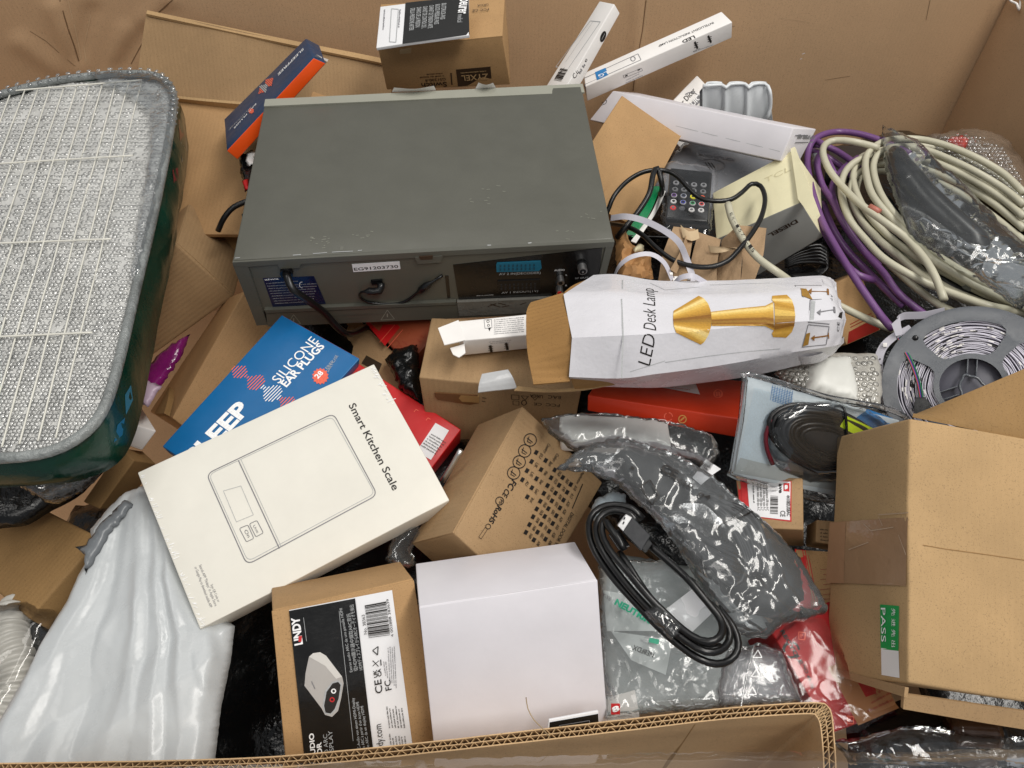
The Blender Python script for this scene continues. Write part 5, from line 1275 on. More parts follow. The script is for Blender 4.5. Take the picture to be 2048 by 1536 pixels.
# ------------------------------------------------------------------ loose cables by the remote
r = empty('black_cable', P(1380, 450, .60), label='loose looped thin black cable lying over the remote and cream box', cat='cable')
tube('cord', [(1190, 470, .56), (1214, 425, .585), (1228, 392, .60), (1255, 362, .605), (1290, 343, .607), (1330, 341, .606), (1356, 354, .605), (1378, 378, .604), (1400, 396, .603), (1430, 402, .603), (1462, 399, .604), (1485, 384, .606), (1503, 368, .608), (1521, 372, .61), (1530, 396, .612), (1524, 430, .612), (1505, 465, .612), (1480, 497, .61), (1455, 522, .607), (1425, 533, .604), (1390, 533, .602), (1350, 522, .60), (1315, 498, .598), (1285, 470, .594), (1255, 454, .585), (1215, 446, .55)], .0029, RUBBER, r)
tube('cord', [(1320, 400, .56), (1324, 370, .60), (1314, 336, .612), (1306, 350, .612), (1298, 388, .605), (1275, 425, .595), (1250, 455, .59), (1234, 475, .575)], .0034, RUBBER, r)
tube('cord', [(1460, 480, .56), (1230, 470, .56)], .001, RUBBER, r)
r = empty('green_strip', P(1280, 420, .57), label='glossy green and white plastic strip behind the black cable loop', cat='strip')
strip('green_band', r, [(1304, 372, .588), (1280, 420, .575), (1252, 468, .56)], [(1322, 372, .588), (1300, 425, .575), (1268, 475, .56)], coat('green_plastic', '#0c7a48', .2, .6), .002)
strip('white_band', r, [(1322, 380, .578), (1303, 425, .568), (1262, 482, .56)], [(1332, 382, .578), (1312, 425, .568), (1272, 486, .56)], WHITE, .002)
LEDS = coat('white_flex', '#bfbdc6', .35, .5)
r = empty('led_ribbon', P(1320, 480, .60), label='white flexible light strip curling out beside the recorder above the lamp carton', cat='light strip')
def sidez(t): return (.1, .75, .65)
pts = smooth_path(Q([(1222, 436, .60), (1252, 433, .612), (1290, 442, .615), (1330, 462, .615), (1358, 485, .612), (1374, 520, .605), (1388, 562, .59)]), .004)
put(r, 'strip', ribbon_geo(pts, .0070, .0005, sidez), LEDS, auto=30)
pts = smooth_path(Q([(1228, 552, .585), (1240, 530, .60), (1265, 513, .61), (1300, 508, .612), (1328, 525, .605), (1345, 560, .59)]), .004)
put(r, 'strip', ribbon_geo(pts, .0050, .0005, (.1, .75, .65)), LEDS, auto=30)
pts = smooth_path(Q([(1345, 570, .62), (1360, 556, .635), (1385, 552, .64), (1412, 566, .63)]), .004)
o = put(r, 'strip', ribbon_geo(pts, .0055, .0005, (.1, .75, .65)), LEDS, auto=30)
for (x, y) in ((1342, 548), (1349, 560), (1352, 556), (1378, 556), (1392, 553)):
    V, F = rbox_geo(-.0018, -.0018, -.001, .0018, .0018, .001, .0003); p = P(x, y, .632 if x > 1355 else .612); put(r, 'led_chip', ([v+p for v in V], F), WHITE)
# crumpled brown paper and scraps
CRAFT = coat('crumpled_paper', '#a3886a', .75, .2, .08, 1.0, 55)
cp = empty('crumpled_paper', P(1420, 520, .585), label='crumpled sheet of brown packing paper beside the remote control', cat='paper')
PT = coat('paper_torn_edge', '#c0a988', .7, .2, .05, .4)
for A2, B2, m_ in (([(1316, 566, .572), (1326, 508, .588), (1346, 456, .597)], [(1372, 576, .588), (1380, 512, .603), (1390, 460, .592)], CRAFT), ([(1372, 576, .576), (1383, 520, .588), (1396, 466, .585)], [(1432, 574, .594), (1436, 522, .605), (1442, 478, .592)], CRAFT),
                   ([(1430, 578, .576), (1436, 530, .585), (1443, 480, .580)], [(1482, 568, .594), (1484, 510, .607), (1478, 450, .602)], CRAFT), ([(1480, 574, .576), (1486, 520, .590), (1478, 453, .592)], [(1508, 564, .572), (1528, 508, .590), (1532, 458, .592)], CRAFT),
                   ([(1418, 488, .603), (1442, 494, .609), (1478, 500, .609)], [(1420, 502, .600), (1446, 505, .606), (1492, 492, .602)], PT), ([(1360, 452, .600), (1378, 462, .603), (1396, 458, .600)], [(1366, 474, .598), (1384, 480, .603), (1400, 474, .600)], PT),
                   ([(1340, 540, .600), (1362, 500, .606), (1372, 470, .602)], [(1352, 548, .594), (1370, 508, .600), (1378, 476, .596)], CRAFT)):
    strip('fold', cp, A2, B2, m_, .0005, 12, .0055)
pillow('crumpled_paper', 'small brown paper scrap right beside the recorder corner', 'paper', [(1231, 470), (1250, 462), (1262, 490), (1300, 510), (1306, 560), (1240, 562), (1230, 520)], .565, coat('tan_scrap', '#ad8154', .6, .3, .1, .5), sp=6, bulge=.01, edge=20, amp=.016, f=50, seed=12)
pillow('foam_scrap', 'tiny pale foam scrap above the curled light strip', 'scrap', [(1266, 496), (1276, 488), (1288, 492), (1286, 504), (1270, 506)], .58, coat('foam', '#d8cfae', .8, .2), sp=4, bulge=.005, edge=8, amp=.003, f=60, seed=1)
# grey printed bag under the long white carton
r = pillow('silver_pouch', 'silver grey printed pouch lying under the long white carton', 'pouch', [(1300, 375), (1340, 315), (1380, 275), (1480, 290), (1560, 315), (1540, 345), (1480, 380), (1430, 420), (1350, 400)], .545, coat('silver_pouch', '#83858a', .22, .6, .08, .5, 16), part='pouch', sp=8, bulge=.008, edge=40, amp=.006, f=14, seed=13)
pf = Face(r, r.matrix_world, r.matrix_world.inverted()@P(1420, 330, .556), (1, 0, 0), (0, .95, .3), .2, .1, target=r.children[0])
for k in range(5): pf.ring((1420, 331), 30-k*1.2, 1.0, I_GREY, 2, n=20, ey=.42) if k < 2 else pf.line([(1398+k*6, 325), (1408+k*6, 340)], 1.2, I_BLK, 2)
pf.text('QUICK', (1470, 318), (1395, 306), 7, I_GREY, .02, 2); pf.flush()

# ------------------------------------------------------------------ cable coils
def Z(x, y): return (1560+x/3.84, 240+y/3.84)
BEIGE = coat('beige_pvc', '#b9b5a0', .38, .45, .03, .04); PURP = coat('purple_pvc', '#6c4679', .38, .5, .03, .04)
r = empty('beige_cable', P(1850, 470, .56), label='thick beige cable wound into a large oval coil at the right', cat='cable')
def loop(name, pts, mat, root, z0, z1, rad, closure=None):
    q = [Z(*p) for p in pts]+(closure or []); n_ = len(q)
    seq = [(u, v, z0+(z1-z0)*i/n_+.003*math.sin(i*1.9+z0*90)) for i, (u, v) in enumerate(q)]
    return tube(name, seq, rad, mat, root, 10, .008)
cl = lambda a, b_: [(2100, a+14), (2185, (a+b_)/2-50), (2215, (a+b_)/2+40), (2180, b_-10), (2110, b_+6)]
RB = .0043
arcs = [
 ([(1874, 560), (1700, 400), (1450, 262), (1200, 172), (1000, 142), (810, 160), (690, 235), (655, 340), (690, 530), (770, 660), (870, 770), (1010, 925), (1160, 1065), (1360, 1190), (1600, 1320), (1874, 1430)], .600, .585),
 ([(1874, 650), (1700, 515), (1500, 395), (1300, 300), (1100, 225), (900, 205), (770, 250), (718, 350), (745, 500), (830, 660), (980, 830), (1150, 1000), (1320, 1115), (1500, 1220), (1700, 1330), (1874, 1395)], .596, .590),
 ([(1874, 745), (1700, 600), (1500, 470), (1300, 370), (1120, 300), (860, 260), (640, 290), (520, 370), (470, 490), (485, 630), (545, 780), (650, 910), (780, 1050), (930, 1150), (1120, 1250), (1360, 1345), (1600, 1425), (1874, 1480)], .588, .580),
 ([(1874, 835), (1650, 650), (1450, 520), (1250, 430), (1000, 350), (760, 340), (600, 410), (545, 520), (565, 650), (645, 800), (770, 930), (920, 1050), (1070, 1180), (1250, 1300), (1450, 1390), (1874, 1530)], .578, .572),
 ([(1874, 930), (1700, 790), (1500, 640), (1300, 520), (1120, 445), (880, 400), (700, 400), (600, 470), (590, 600), (640, 720), (760, 850), (900, 990), (1060, 1100), (1240, 1220), (1450, 1330), (1874, 1450)], .570, .566),
 ([(1874, 610), (1720, 470), (1560, 370), (1350, 265), (1100, 200), (760, 235), (600, 300), (500, 420), (480, 560), (520, 700), (610, 860), (760, 1030), (910, 1170), (1060, 1300), (1260, 1440), (1450, 1500), (1874, 1580)], .560, .556)]
arcs += [
 ([(1874, 700), (1700, 560), (1500, 430), (1300, 335), (1110, 262), (880, 232), (700, 270), (600, 330), (560, 440), (600, 590), (690, 740), (820, 880), (960, 990), (1120, 1090), (1320, 1200), (1560, 1330), (1874, 1440)], .584, .578),
 ([(1874, 790), (1680, 630), (1480, 500), (1280, 405), (1080, 330), (860, 310), (680, 350), (585, 430), (560, 560), (600, 700), (700, 850), (840, 1000), (1000, 1120), (1180, 1230), (1400, 1345), (1874, 1500)], .572, .568)]
for pts, z0, z1 in arcs:
    a = Z(*pts[-1])[1]; b_ = Z(*pts[0])[1]
    loop('cable_turn', pts, BEIGE, r, z0, z1, RB, cl(a, b_))
loop('cable_turn', [(760, 215), (690, 195), (560, 165), (430, 155), (350, 185), (330, 260), (380, 385), (470, 500), (600, 632), (800, 782), (960, 900), (1090, 1040), (1170, 1160), (1220, 1270), (1260, 1380)], BEIGE, r, .604, .60, RB)
V, F = rbox_geo(-.004, -.008, -.003, .004, .008, .003, .001, .01); 
for (x, y) in ((725, 690),):
    p = P(*Z(x, y), .607); put(r, 'red_tie', tube_geo([p+Vector((-.004, .006, 0)), p+Vector((.004, -.006, .001))], .0040, 8), coat('red_tie', '#b06a5a', .4))
r = empty('purple_cable', P(1680, 420, .56), label='purple cable in a tall narrow coil beside the cream box', cat='cable')
RP = .0042
loop('cable_turn', [(1000, 260), (880, 200), (750, 148), (600, 105), (450, 90), (330, 112), (245, 170), (212, 280), (222, 430), (262, 600), (330, 790), (420, 960), (525, 1135), (645, 1320), (780, 1510), (860, 1600)], PURP, r, .598, .57, RP)
loop('cable_turn', [(350, 200), (250, 145), (165, 150), (128, 225), (150, 400), (200, 560), (290, 760), (400, 960), (500, 1100), (600, 1190), (720, 1230)], PURP, r, .592, .555, RP)
loop('cable_turn', [(420, 420), (350, 285), (305, 270), (285, 345), (325, 500), (400, 620), (470, 760), (560, 900), (680, 1050), (800, 1180), (900, 1320), (1050, 1450), (1180, 1540)], PURP, r, .586, .55, RP)
loop('cable_turn', [(250, 190), (330, 195), (430, 235), (560, 320), (640, 370)], PURP, r, .575, .575, RP)
loop('cable_turn', [(240, 230), (330, 270), (420, 320), (500, 380), (560, 440)], PURP, r, .562, .562, RP)
loop('cable_turn', [(600, 290), (490, 370), (410, 480), (400, 570), (440, 700), (520, 850), (620, 980), (760, 1120)], PURP, r, .572, .55, RP)
loop('cable_turn', [(330, 640), (400, 820), (500, 980), (640, 1130), (800, 1290), (950, 1430)], PURP, r, .552, .545, RP)
r = empty('white_cable', P(1560, 520, .60), label='single beige cable end with black lettering crossing over the cream box', cat='cable')
tube('cord', [(1456, 408, .615), (1465, 440, .613), (1487, 480, .61), (1515, 515, .606), (1560, 548, .60), (1600, 575, .575), (1640, 592, .56), (1700, 622, .555), (1750, 645, .555), (1800, 664, .55), (1850, 680, .54)], .0042, BEIGE, r)
g = G(); pts = Q([(1463, 428, .6185), (1475, 452, .6175), (1491, 478, .6155), (1506, 500, .6115)])
for i, ch in enumerate('EX-157X-15'):
    t = i/9*3; a = min(int(t), 2); p = pts[a].lerp(pts[a+1], t-a); d = (pts[a+1]-pts[a]).normalized(); nn = (CAM-p).normalized(); up = nn.cross(d)
    V, F, w = text_geo(ch); g.add([p+nn*.0012+d*((v.x-.5)*.0042)+up*((v.y-.5)*.0042) for v in V], F)
put(r, 'printed_text', (g.v, g.f), I_BLK, smooth=False)

# things inside and behind the coil
r = empty('bagged_razor', P(1880, 430, .58), label='black rounded appliance handle in a clear bag inside the beige coil', cat='appliance')
pts = smooth_path(Q([(1788, 300, .60), (1800, 335, .60), (1835, 385, .595), (1880, 430, .59), (1930, 475, .585), (1975, 515, .58)]), .005)
put(r, 'handle', tube_geo(pts, lambda t: (.011+.008*min(1, t*3))*(1 if t < .9 else 1-(t-.9)*4)*(min(1, (t+.04)*9))**.5, 18), BLACK)
pts = smooth_path(Q([(1960, 500, .575), (2010, 540, .572), (2080, 590, .57)]), .005)
put(r, 'grey_head', tube_geo(pts, .017, 18), coat('grey_green_plastic', '#525b58', .3, .5))
put(r, 'clear_bag', pillow_geo([(1764, 250), (1775, 262), (1830, 285), (1870, 330), (1930, 380), (1985, 440), (2060, 500), (2100, 560), (2040, 620), (1960, 560), (1900, 530), (1820, 470), (1790, 400), (1768, 340)], .605, sp=7, bulge=.020, edge=50, amp=.008, f=24, seed=15), BAGC)
pillow('bubble_pack', 'clear bubble wrapped lump at the bottom of the beige coil', 'bubble wrap', [(1905, 560), (1925, 525), (1960, 512), (2010, 525), (2035, 560), (2020, 590), (1970, 590), (1930, 580)], .575, coat('bubble_lump', '#8b8d8a', .25, .6, .3, 1.0, 140), part='sheet', sp=6, bulge=.014, edge=30, amp=.006, f=50, seed=16)
ol = [(1905, 560), (1925, 525), (1960, 512), (2010, 525), (2035, 560), (2020, 590), (1970, 590), (1930, 580)]
ol2 = [(1800, 430), (1830, 420), (1900, 480), (1950, 520), (1930, 545), (1900, 560), (1850, 510)]
r = pillow('bubble_pack', 'dark bubble wrapped strip under the bagged black handle', 'bubble wrap', ol2, .56, coat('bubble_dark', '#3c3d3c', .25, .6, .4, 1.0, 140), part='sheet', sp=6, bulge=.012, edge=30, amp=.006, f=50, seed=17)
ol3 = [(1840, 275), (1880, 272), (1930, 262), (1970, 268), (2005, 290), (2035, 330), (2060, 400), (2080, 470), (2000, 420), (1900, 330)]
r = pillow('bubble_pack', 'bubble wrapped pack with a red print behind the beige coil', 'bubble wrap', ol3, zlin((1900, 270), .545, (2050, 400), .53), coat('bubble_brown', '#6b5c4e', .25, .6, .35, 1.0, 120), part='sheet', sp=7, bulge=.03, edge=50, amp=.006, f=40, seed=18)
VF = pillow_geo(ol3, .56, sp=7, bulge=.03, edge=50, amp=.006, f=40, seed=18); bubbles(r, ol3, VF, 8, .0032, 5, SILV)
put(r, 'red_print', pillow_geo([(1890, 278), (1925, 270), (1938, 280), (1930, 302), (1900, 300)], .572, sp=5, bulge=.004, edge=10, amp=.005, f=60, seed=3), coat('red_behind_film', '#b6443c', .4))
r = empty('black_ring', P(1900, 560, .56), label='black flexible ring lying round the lower inside of the beige coil', cat='ring')
tube('ring', [(1770, 400, .575), (1800, 450, .572), (1850, 520, .57), (1900, 570, .568), (1960, 600, .567), (2030, 612, .567), (2110, 605, .567)], .0075, RUBBER, r)
tube('ring', [(1790, 410, .585), (1796, 406, .592), (1803, 414, .59), (1800, 424, .58)], .0008, METAL, r, 6, .002)
b = Box('black_case', 'flat black plastic case showing between the purple and beige cables', 'case', [(1650, 345), (1760, 330), (1748, 290), (1660, 292)], {}, .545, .02, GREYBLK); b.done()
pillow('clear_connector', 'clear plastic connector clip beside the purple cable', 'clip', [(1622, 300), (1640, 292), (1644, 340), (1628, 352)], .56, coat('clear_grey', '#85898c', .15, .6), sp=5, bulge=.006, edge=8, amp=.001, f=20, seed=1)
r = empty('black_cable', P(1610, 500, .54), label='bundle of thin black cable in the hollow under the cream box', cat='cable')
for k in range(6): tube('cord', [(1570, 520+k*3, .525), (1600, 500+k*5, .535), (1640, 490+k*7, .54), (1655, 510+k*5, .535), (1630, 545+k*2, .53), (1580, 552, .525)], .0022, RUBBER, r)

# ------------------------------------------------------------------ light strip reel
c0 = P(1942, 772, .575); nr = ((CAM-c0).normalized()*.8+Vector((-.05, -.42, .90))*.2).normalized(); xr = Vector((1, 0, 0)); xr = (xr-nr*xr.dot(nr)).normalized(); yr = nr.cross(xr)
Mr = Matrix((xr, yr, nr)).transposed().to_4x4(); Mr.translation = c0
reel = empty('light_strip_reel', M=Mr, label='grey plastic reel wound with a white light strip at the right edge', cat='reel')
d_ = (c0-CAM).dot(FWD); KP = d_/FPX
RO = 160*KP
REEL = coat('dark_grey_reel', '#565a60', .24, .65, .10, .12)
def window(a0, a1, r0, r1, rc):
    """rounded opening between two spokes"""
    pts = []
    for (aa, rr, s0) in ((a0, r1, 0), (a1, r1, 1), (a1, r0, 2), (a0, r0, 3)):
        for k in range(6):
            t = k/5; da = rc/rr
            if s0 == 0: p = (aa-da*(1-math.sin(t*math.pi/2)) if False else aa, rr)
        pass
    N = 16
    def P2(a, r): return (r*math.cos(a), r*math.sin(a))
    c1 = rc/r1; c2 = rc/r0
    for k in range(N+1): pts.append(P2(a0+c1+(a1-a0-2*c1)*k/N, r1))
    pts.append(P2(a1-c1*.3, r1-rc*.3)); pts.append(P2(a1, r1-rc))
    pts.append(P2(a1, r0+rc)); pts.append(P2(a1-c2*.3, r0+rc*.3))
    for k in range(N+1): pts.append(P2(a1-c2-(a1-a0-2*c2)*k/N, r0))
    pts.append(P2(a0+c2*.3, r0+rc*.3)); pts.append(P2(a0, r0+rc)); pts.append(P2(a0, r1-rc)); pts.append(P2(a0+c1*.3, r1-rc*.3))
    return pts
wins = [window(R(a-37), R(a+37), RO*.41, RO*.82, RO*.10) for a in (95, 187, 277, 7)]
circ = lambda r, n_=72: [(r*math.cos(2*math.pi*k/n_), r*math.sin(2*math.pi*k/n_)) for k in range(n_)]
hole = circ(RO*.345, 48)
loops = [circ(RO)]+wins+[hole]; allp = []; E = []
for lp in loops:
    k0 = len(allp); allp += [Vector(p) for p in lp]; E += [(k0+i, k0+(i+1) % len(lp)) for i in range(len(lp))]
for rr in (.93, .385): allp += [Vector(p) for p in circ(RO*rr, 60)]
res = delaunay_2d_cdt(allp, E, [], 0, 1e-6)
V2 = res[0]; FF = []
for q in res[2]:
    c = (V2[q[0]]+V2[q[1]]+V2[q[2]])/3
    if c.length > RO or any(inpoly(c.x, c.y, w_) for w_ in wins) or c.length < RO*.344: continue
    q = tuple(q)
    if (V2[q[1]]-V2[q[0]]).cross(V2[q[2]]-V2[q[0]]) < 0: q = q[::-1]
    FF.append(q)
cnt = {}
for q in FF:
    for i in range(3): cnt[(q[i], q[(i+1) % 3])] = 1
T_ = .0022
def flange(name, zt):
    Vn = [Vector((p.x, p.y, zt+(.0010 if p.length > RO*.92 else 0))) for p in V2]+[Vector((p.x, p.y, zt-T_)) for p in V2]; K = len(V2)
    F = list(FF)+[tuple(i+K for i in q[::-1]) for q in FF]
    for (a, b_) in cnt:
        if (b_, a) not in cnt: F.append((b_, a, a+K, b_+K))
    return mesh(name, Vn, F, REEL, reel, auto=35)
flange('flange', .0); flange('flange', -.013)
hub = G(); hub.add(*prism_geo(circ(RO*.37, 48), -.0135, -.0095))
hub.build('hub_plate', coat('hub_black', '#1b1d20', .3, .5), reel)
g = G()
for a in (85, 200, 320):
    ca, sa = math.cos(R(a)), math.sin(R(a)); x = Vector((ca, sa, 0)); y = Vector((-sa, ca, 0))
    for s_ in (-1, 1):
        V, F = rbox_geo(RO*.12, -.0006, -.0095, RO*.35, .0006, -.001, .0003); g.add([x*v.x+y*(v.y+s_*RO*.05)+Vector((0, 0, v.z)) for v in V], F)
g.build('hub_rib', REEL, reel)
pts = [Vector((r_*math.cos(a), r_*math.sin(a), -.001)) for a, r_ in [(2*math.pi*k/48, RO*(.12+.035*max(0, math.cos(3*(2*math.pi*k/48)+.3))**3)) for k in range(48)]]
mesh('spindle_ring', *tube_geo(pts, .0014, 8, True), REEL, reel)
for k, (a, rr) in enumerate(((133, .87), (40, .88))): mesh('flange_hole', *cyl_geo((RO*rr*math.cos(R(a)), RO*rr*math.sin(R(a)), .0004), (0, 0, 1), .003, .0012, 16, .0026), BLACK, reel)
# windings: edge-on turns of strip with chips
g = G(); rr = RO*.39; k = 0
while rr < RO*.93:
    ph = rnd.random()*6; h1 = rnd.uniform(-.0014, .0005); pts = []
    for i in range(90):
        a = 2*math.pi*i/90; pts.append(Vector(((rr+.0006*math.sin(3*a+ph)+.0003*math.sin(11*a+ph*2))*math.cos(a), (rr+.0006*math.sin(3*a+ph)+.0003*math.sin(11*a+ph*2))*math.sin(a), -.0065+h1+.0006*math.sin(5*a+ph))))
    n_ = 90
    V = []; F = []
    for i in range(n_):
        rad = Vector((pts[i].x, pts[i].y, 0)).normalized()
        for x, y in ((-.00042, -.004), (.00042, -.004), (.00042, .004), (-.00042, .004)): V.append(pts[i]+rad*x+Vector((0, 0, y)))
    for i in range(n_):
        for q in range(4): l = (q+1) % 4; j = (i+1) % n_; F.append((i*4+q, i*4+l, j*4+l, j*4+q))
    g.add(V, F); rr += rnd.uniform(.0011, .0017)
g.build('wound_strip', coat('strip_white', '#cfccd8', .35, .5), reel)['kind'] = 'stuff'
mesh('strip_shade_disc', *cyl_geo((0, 0, -.0128), (0, 0, 1), RO*.95, .0035, 64), coat('strip_shadow', '#5c5c66', .5), reel)  # dark disc painting in the shade between the wound turns
g = G(); g2 = G()
for i in range(120):
    a = R(rnd.choice((rnd.uniform(60, 128), rnd.uniform(95, 135), rnd.uniform(150, 218), rnd.uniform(-20, 35)))); rr = RO*rnd.uniform(.44, .82); rad = Vector((math.cos(a), math.sin(a), 0)); tg = Vector((-math.sin(a), math.cos(a), 0)); L = rnd.uniform(.0015, .003)
    V, F = rbox_geo(-L, -.0006, -.0004, L, .0006, .0004, .0001, .01)
    (g if rnd.random() < .75 else g2).add([rad*(rr+v.y)+tg*v.x+Vector((0, 0, v.z-.0020)) for v in V], F)
g.build('led_chips', WHITE, reel)['kind'] = 'stuff'; g2.build('solder_gaps', I_BLK, reel)['kind'] = 'stuff'
Ri = Mr.inverted()
def RP_(u, v, h):
    c = Ri@CAM; d = Ri.to_3x3()@ray(u, v); t = (h-c.z)/d.z; return c+d*t
for k, cc in enumerate(('#123a2c', '#b8323c', '#2a3f9a', '#15151a', '#1c7a52')):
    o_ = (-3.6+k*1.9)
    pts = smooth_path([RP_(1796+o_*1.0, 672, -.008), RP_(1803+o_, 690, -.003), RP_(1820+o_, 720, .002), RP_(1835+o_, 760, .003), RP_(1843+o_, 800, .003)], .003)
    mesh('lead_wire', *tube_geo(pts, .00062, 6), coat('wire_'+cc[1:], cc, .4), reel)
V, F = prism_geo([tuple(RP_(*p, .004).xy) for p in ((1829, 827), (1828, 806), (1833, 798), (1852, 797), (1861, 808), (1862, 828))], .0, .005); mesh('connector', V, F, BLACK, reel, smooth=False)
V, F = prism_geo([tuple(RP_(*p, .004).xy) for p in ((1831, 799), (1831, 795), (1852, 794), (1852, 799))], .0, .004); mesh('connector', V, F, GREYBLK, reel, smooth=False)
pts = smooth_path([RP_(1890, 622, -.006), RP_(1850, 630, -.006), RP_(1808, 632, -.006), RP_(1796, 640, -.004)], .003)
mesh('strip_end', *ribbon_geo(pts, .008, .0006, (.1, .8, .5)), LEDS, reel, auto=30)
V, F = prism_geo([tuple(RP_(*p, -.002).xy) for p in ((1783, 648), (1800, 632), (1802, 650), (1806, 668), (1792, 672))], -.004, -.003); mesh('strip_end', V, F, LEDS, reel, smooth=False)
pts = smooth_path([RP_(1822, 655, -.010), RP_(1790, 672, -.008), RP_(1766, 695, -.007), RP_(1757, 725, -.006), RP_(1763, 760, -.006), RP_(1771, 800, -.006), RP_(1784, 830, -.006)], .003)
o = mesh('strip_end', *ribbon_geo(pts, .0085, .0006, (1, .1, .15)), LEDS, reel, auto=30)
for (x, y) in ((1761, 742), (1768, 800), (1770, 690), (1764, 748), (1772, 806)):
    V, F = rbox_geo(-.002, -.0022, -.0008, .002, .0022, .0014, .0003); p = RP_(x, y, -.005); mesh('led_chip', [v+p for v in V], F, WHITE, reel)
for (x, y) in ((1760, 718), (1767, 772), (1762, 730)): mesh('solder_pad', *cyl_geo(RP_(x, y, -.0054), (0, 0, 1), .0008, .0006, 8), I_BLK, reel)

# ------------------------------------------------------------------ blister pack
b = Box('blister_pack', 'clear blister pack holding a coiled black cable with a yellow sticker', 'package',
        [(1463, 950), (1715, 1000), (1800, 842), (1496, 752)], {}, [.57, .57, .575, .575], .003, coat('pale_blue_card', '#cfd9de', .3, .5, .1), r=.001, warp=.0004, part='backing_card')
f = b.f()
for k in range(24): x = k*2.1; f.line([(1510-x*.3+k*3.4, 775+k*.8), (1478+k*2.2, 920+k*.8)], .9, ink('pale_print', '#cfe0ea'), 1)
for k in range(9): f.line([(1545+k*5, 770+k*1.4), (1540+k*5, 800+k*1.4)], .9, I_BLUE, 2); f.line([(1543, 774+k*3.4), (1585, 786+k*3.4)], .7, I_BLUE, 2)
f.quad([(1690, 850), (1760, 872), (1785, 836), (1735, 818)], I_BLUE, 2)
f.poly([(1468, 945), (1720, 990), (1735, 965), (1600, 945), (1480, 915)], coat('pale_grey_print', '#aeb4b4', .3), 2)
cc = (1650, 880)
def bz(off): return lambda u, v: onf(f, (u, v), off).z
def bq(pts): return [onf(f, (u, v), o_) for u, v, o_ in pts]
for k in range(11):
    rx, ry = 118-k*6, 68-k*4.0; z = .004+.003*(k % 3)
    seq = [onf(f, (cc[0]+rx*math.cos(a)+ry*.18*math.sin(a), cc[1]+ry*math.sin(a)+rx*.22*math.cos(a)), z+.002*(1+math.sin(a+k))) for a in [i*2*math.pi/14 for i in range(14)]]
    put(b.root, 'cable_turn', tube_geo(smooth_path(seq, .006, True), .0026, 8, True), RUBBER)
put(b.root, 'red_lead', tube_geo(smooth_path(bq([(1536, 835, .006), (1526, 865, .006), (1528, 895, .006), (1540, 925, .006)])), .002, 8), coat('dark_red_wire', '#5a1420', .3))
put(b.root, 'cable_core', pillow_geo([(cc[0]+58*math.cos(a), cc[1]+30*math.sin(a)+58*.22*math.cos(a)) for a in [i*2*math.pi/16 for i in range(16)]], bz(.004), sp=8, bulge=.008, edge=20, amp=.003, f=20, seed=2), GREYBLK)
put(b.root, 'cable_tie', tube_geo(smooth_path(bq([(1668, 812, .002), (1667, 808, .018), (1672, 870, .018), (1664, 930, .017), (1660, 950, .002)])), .0012, 8), BLACK)
strip('yellow_sticker', b.root, [(1680, 853, bz(.022)(1680, 853)), (1686, 842, bz(.022)(1686, 842)), (1694, 832, bz(.022)(1694, 832))], [(1745, 888, bz(.022)(1745, 888)), (1752, 876, bz(.022)(1752, 876)), (1758, 862, bz(.022)(1758, 862))], coat('fluorescent_yellow', '#d9f20a', .5), .0004, 4, 0)
dome_ol = [(1535, 905), (1528, 870), (1545, 830), (1590, 805), (1660, 802), (1730, 820), (1775, 850), (1790, 880), (1760, 930), (1700, 965), (1620, 965), (1560, 940)]
put(b.root, 'clear_dome', pillow_geo(dome_ol, bz(.002), sp=8, bulge=.018, edge=34, amp=.0015, f=18, seed=4, both=False), film('moulded_blister', haze=.04, gloss=.09, bump=.35, scale=30, rough=.04, fine=.4))
edge = [(1497, 748), (1640, 790), (1815, 842), (1740, 985), (1715, 1005), (1600, 990), (1470, 952), (1464, 935), (1480, 840), (1488, 760)]
put(b.root, 'clear_edge', tube_geo(smooth_path(bq([(u, v, .002) for u, v in edge]), .006, True), .0028, 8, True), film('blister_edge', haze=.08, gloss=.25, bump=.6, scale=60, rough=.05))
put(b.root, 'clear_sheet', pillow_geo(edge, bz(.003), sp=12, bulge=.002, edge=12, amp=.0006, f=10, seed=4, both=False), film('flat_blister', haze=.02, gloss=.04, bump=.3, scale=20, rough=.05, fine=.4)); b.done()

# ------------------------------------------------------------------ bubble wrapped pack with a white label
ol = [(1548, 748), (1570, 722), (1640, 708), (1700, 706), (1752, 708), (1760, 740), (1762, 790), (1758, 828), (1700, 822), (1640, 800), (1580, 776)]
VF = pillow_geo(ol, zlin((1650, 700), .572, (1650, 830), .57), sp=8, bulge=.014, edge=30, amp=.005, f=30, seed=21)
r = empty('bubble_pack', P(1660, 765, .57), label='bubble wrapped pack with a blank white label between the lamp carton and reel', cat='bubble wrap')
put(r, 'sheet', VF, coat('bubble_sheet_warm', '#a3a098', .3, .6, .2, .9, 110)); bubbles(r, ol, VF, 12, .0034, 8, CLEAR)
put(r, 'label', pillow_geo([(1608, 738), (1625, 716), (1700, 712), (1712, 760), (1716, 812), (1660, 800), (1612, 782)], zlin((1650, 700), .580, (1650, 830), .578), sp=8, bulge=.012, edge=26, amp=.003, f=24, seed=22, both=False), coat('label_white_soft', '#d0d0ca', .4))

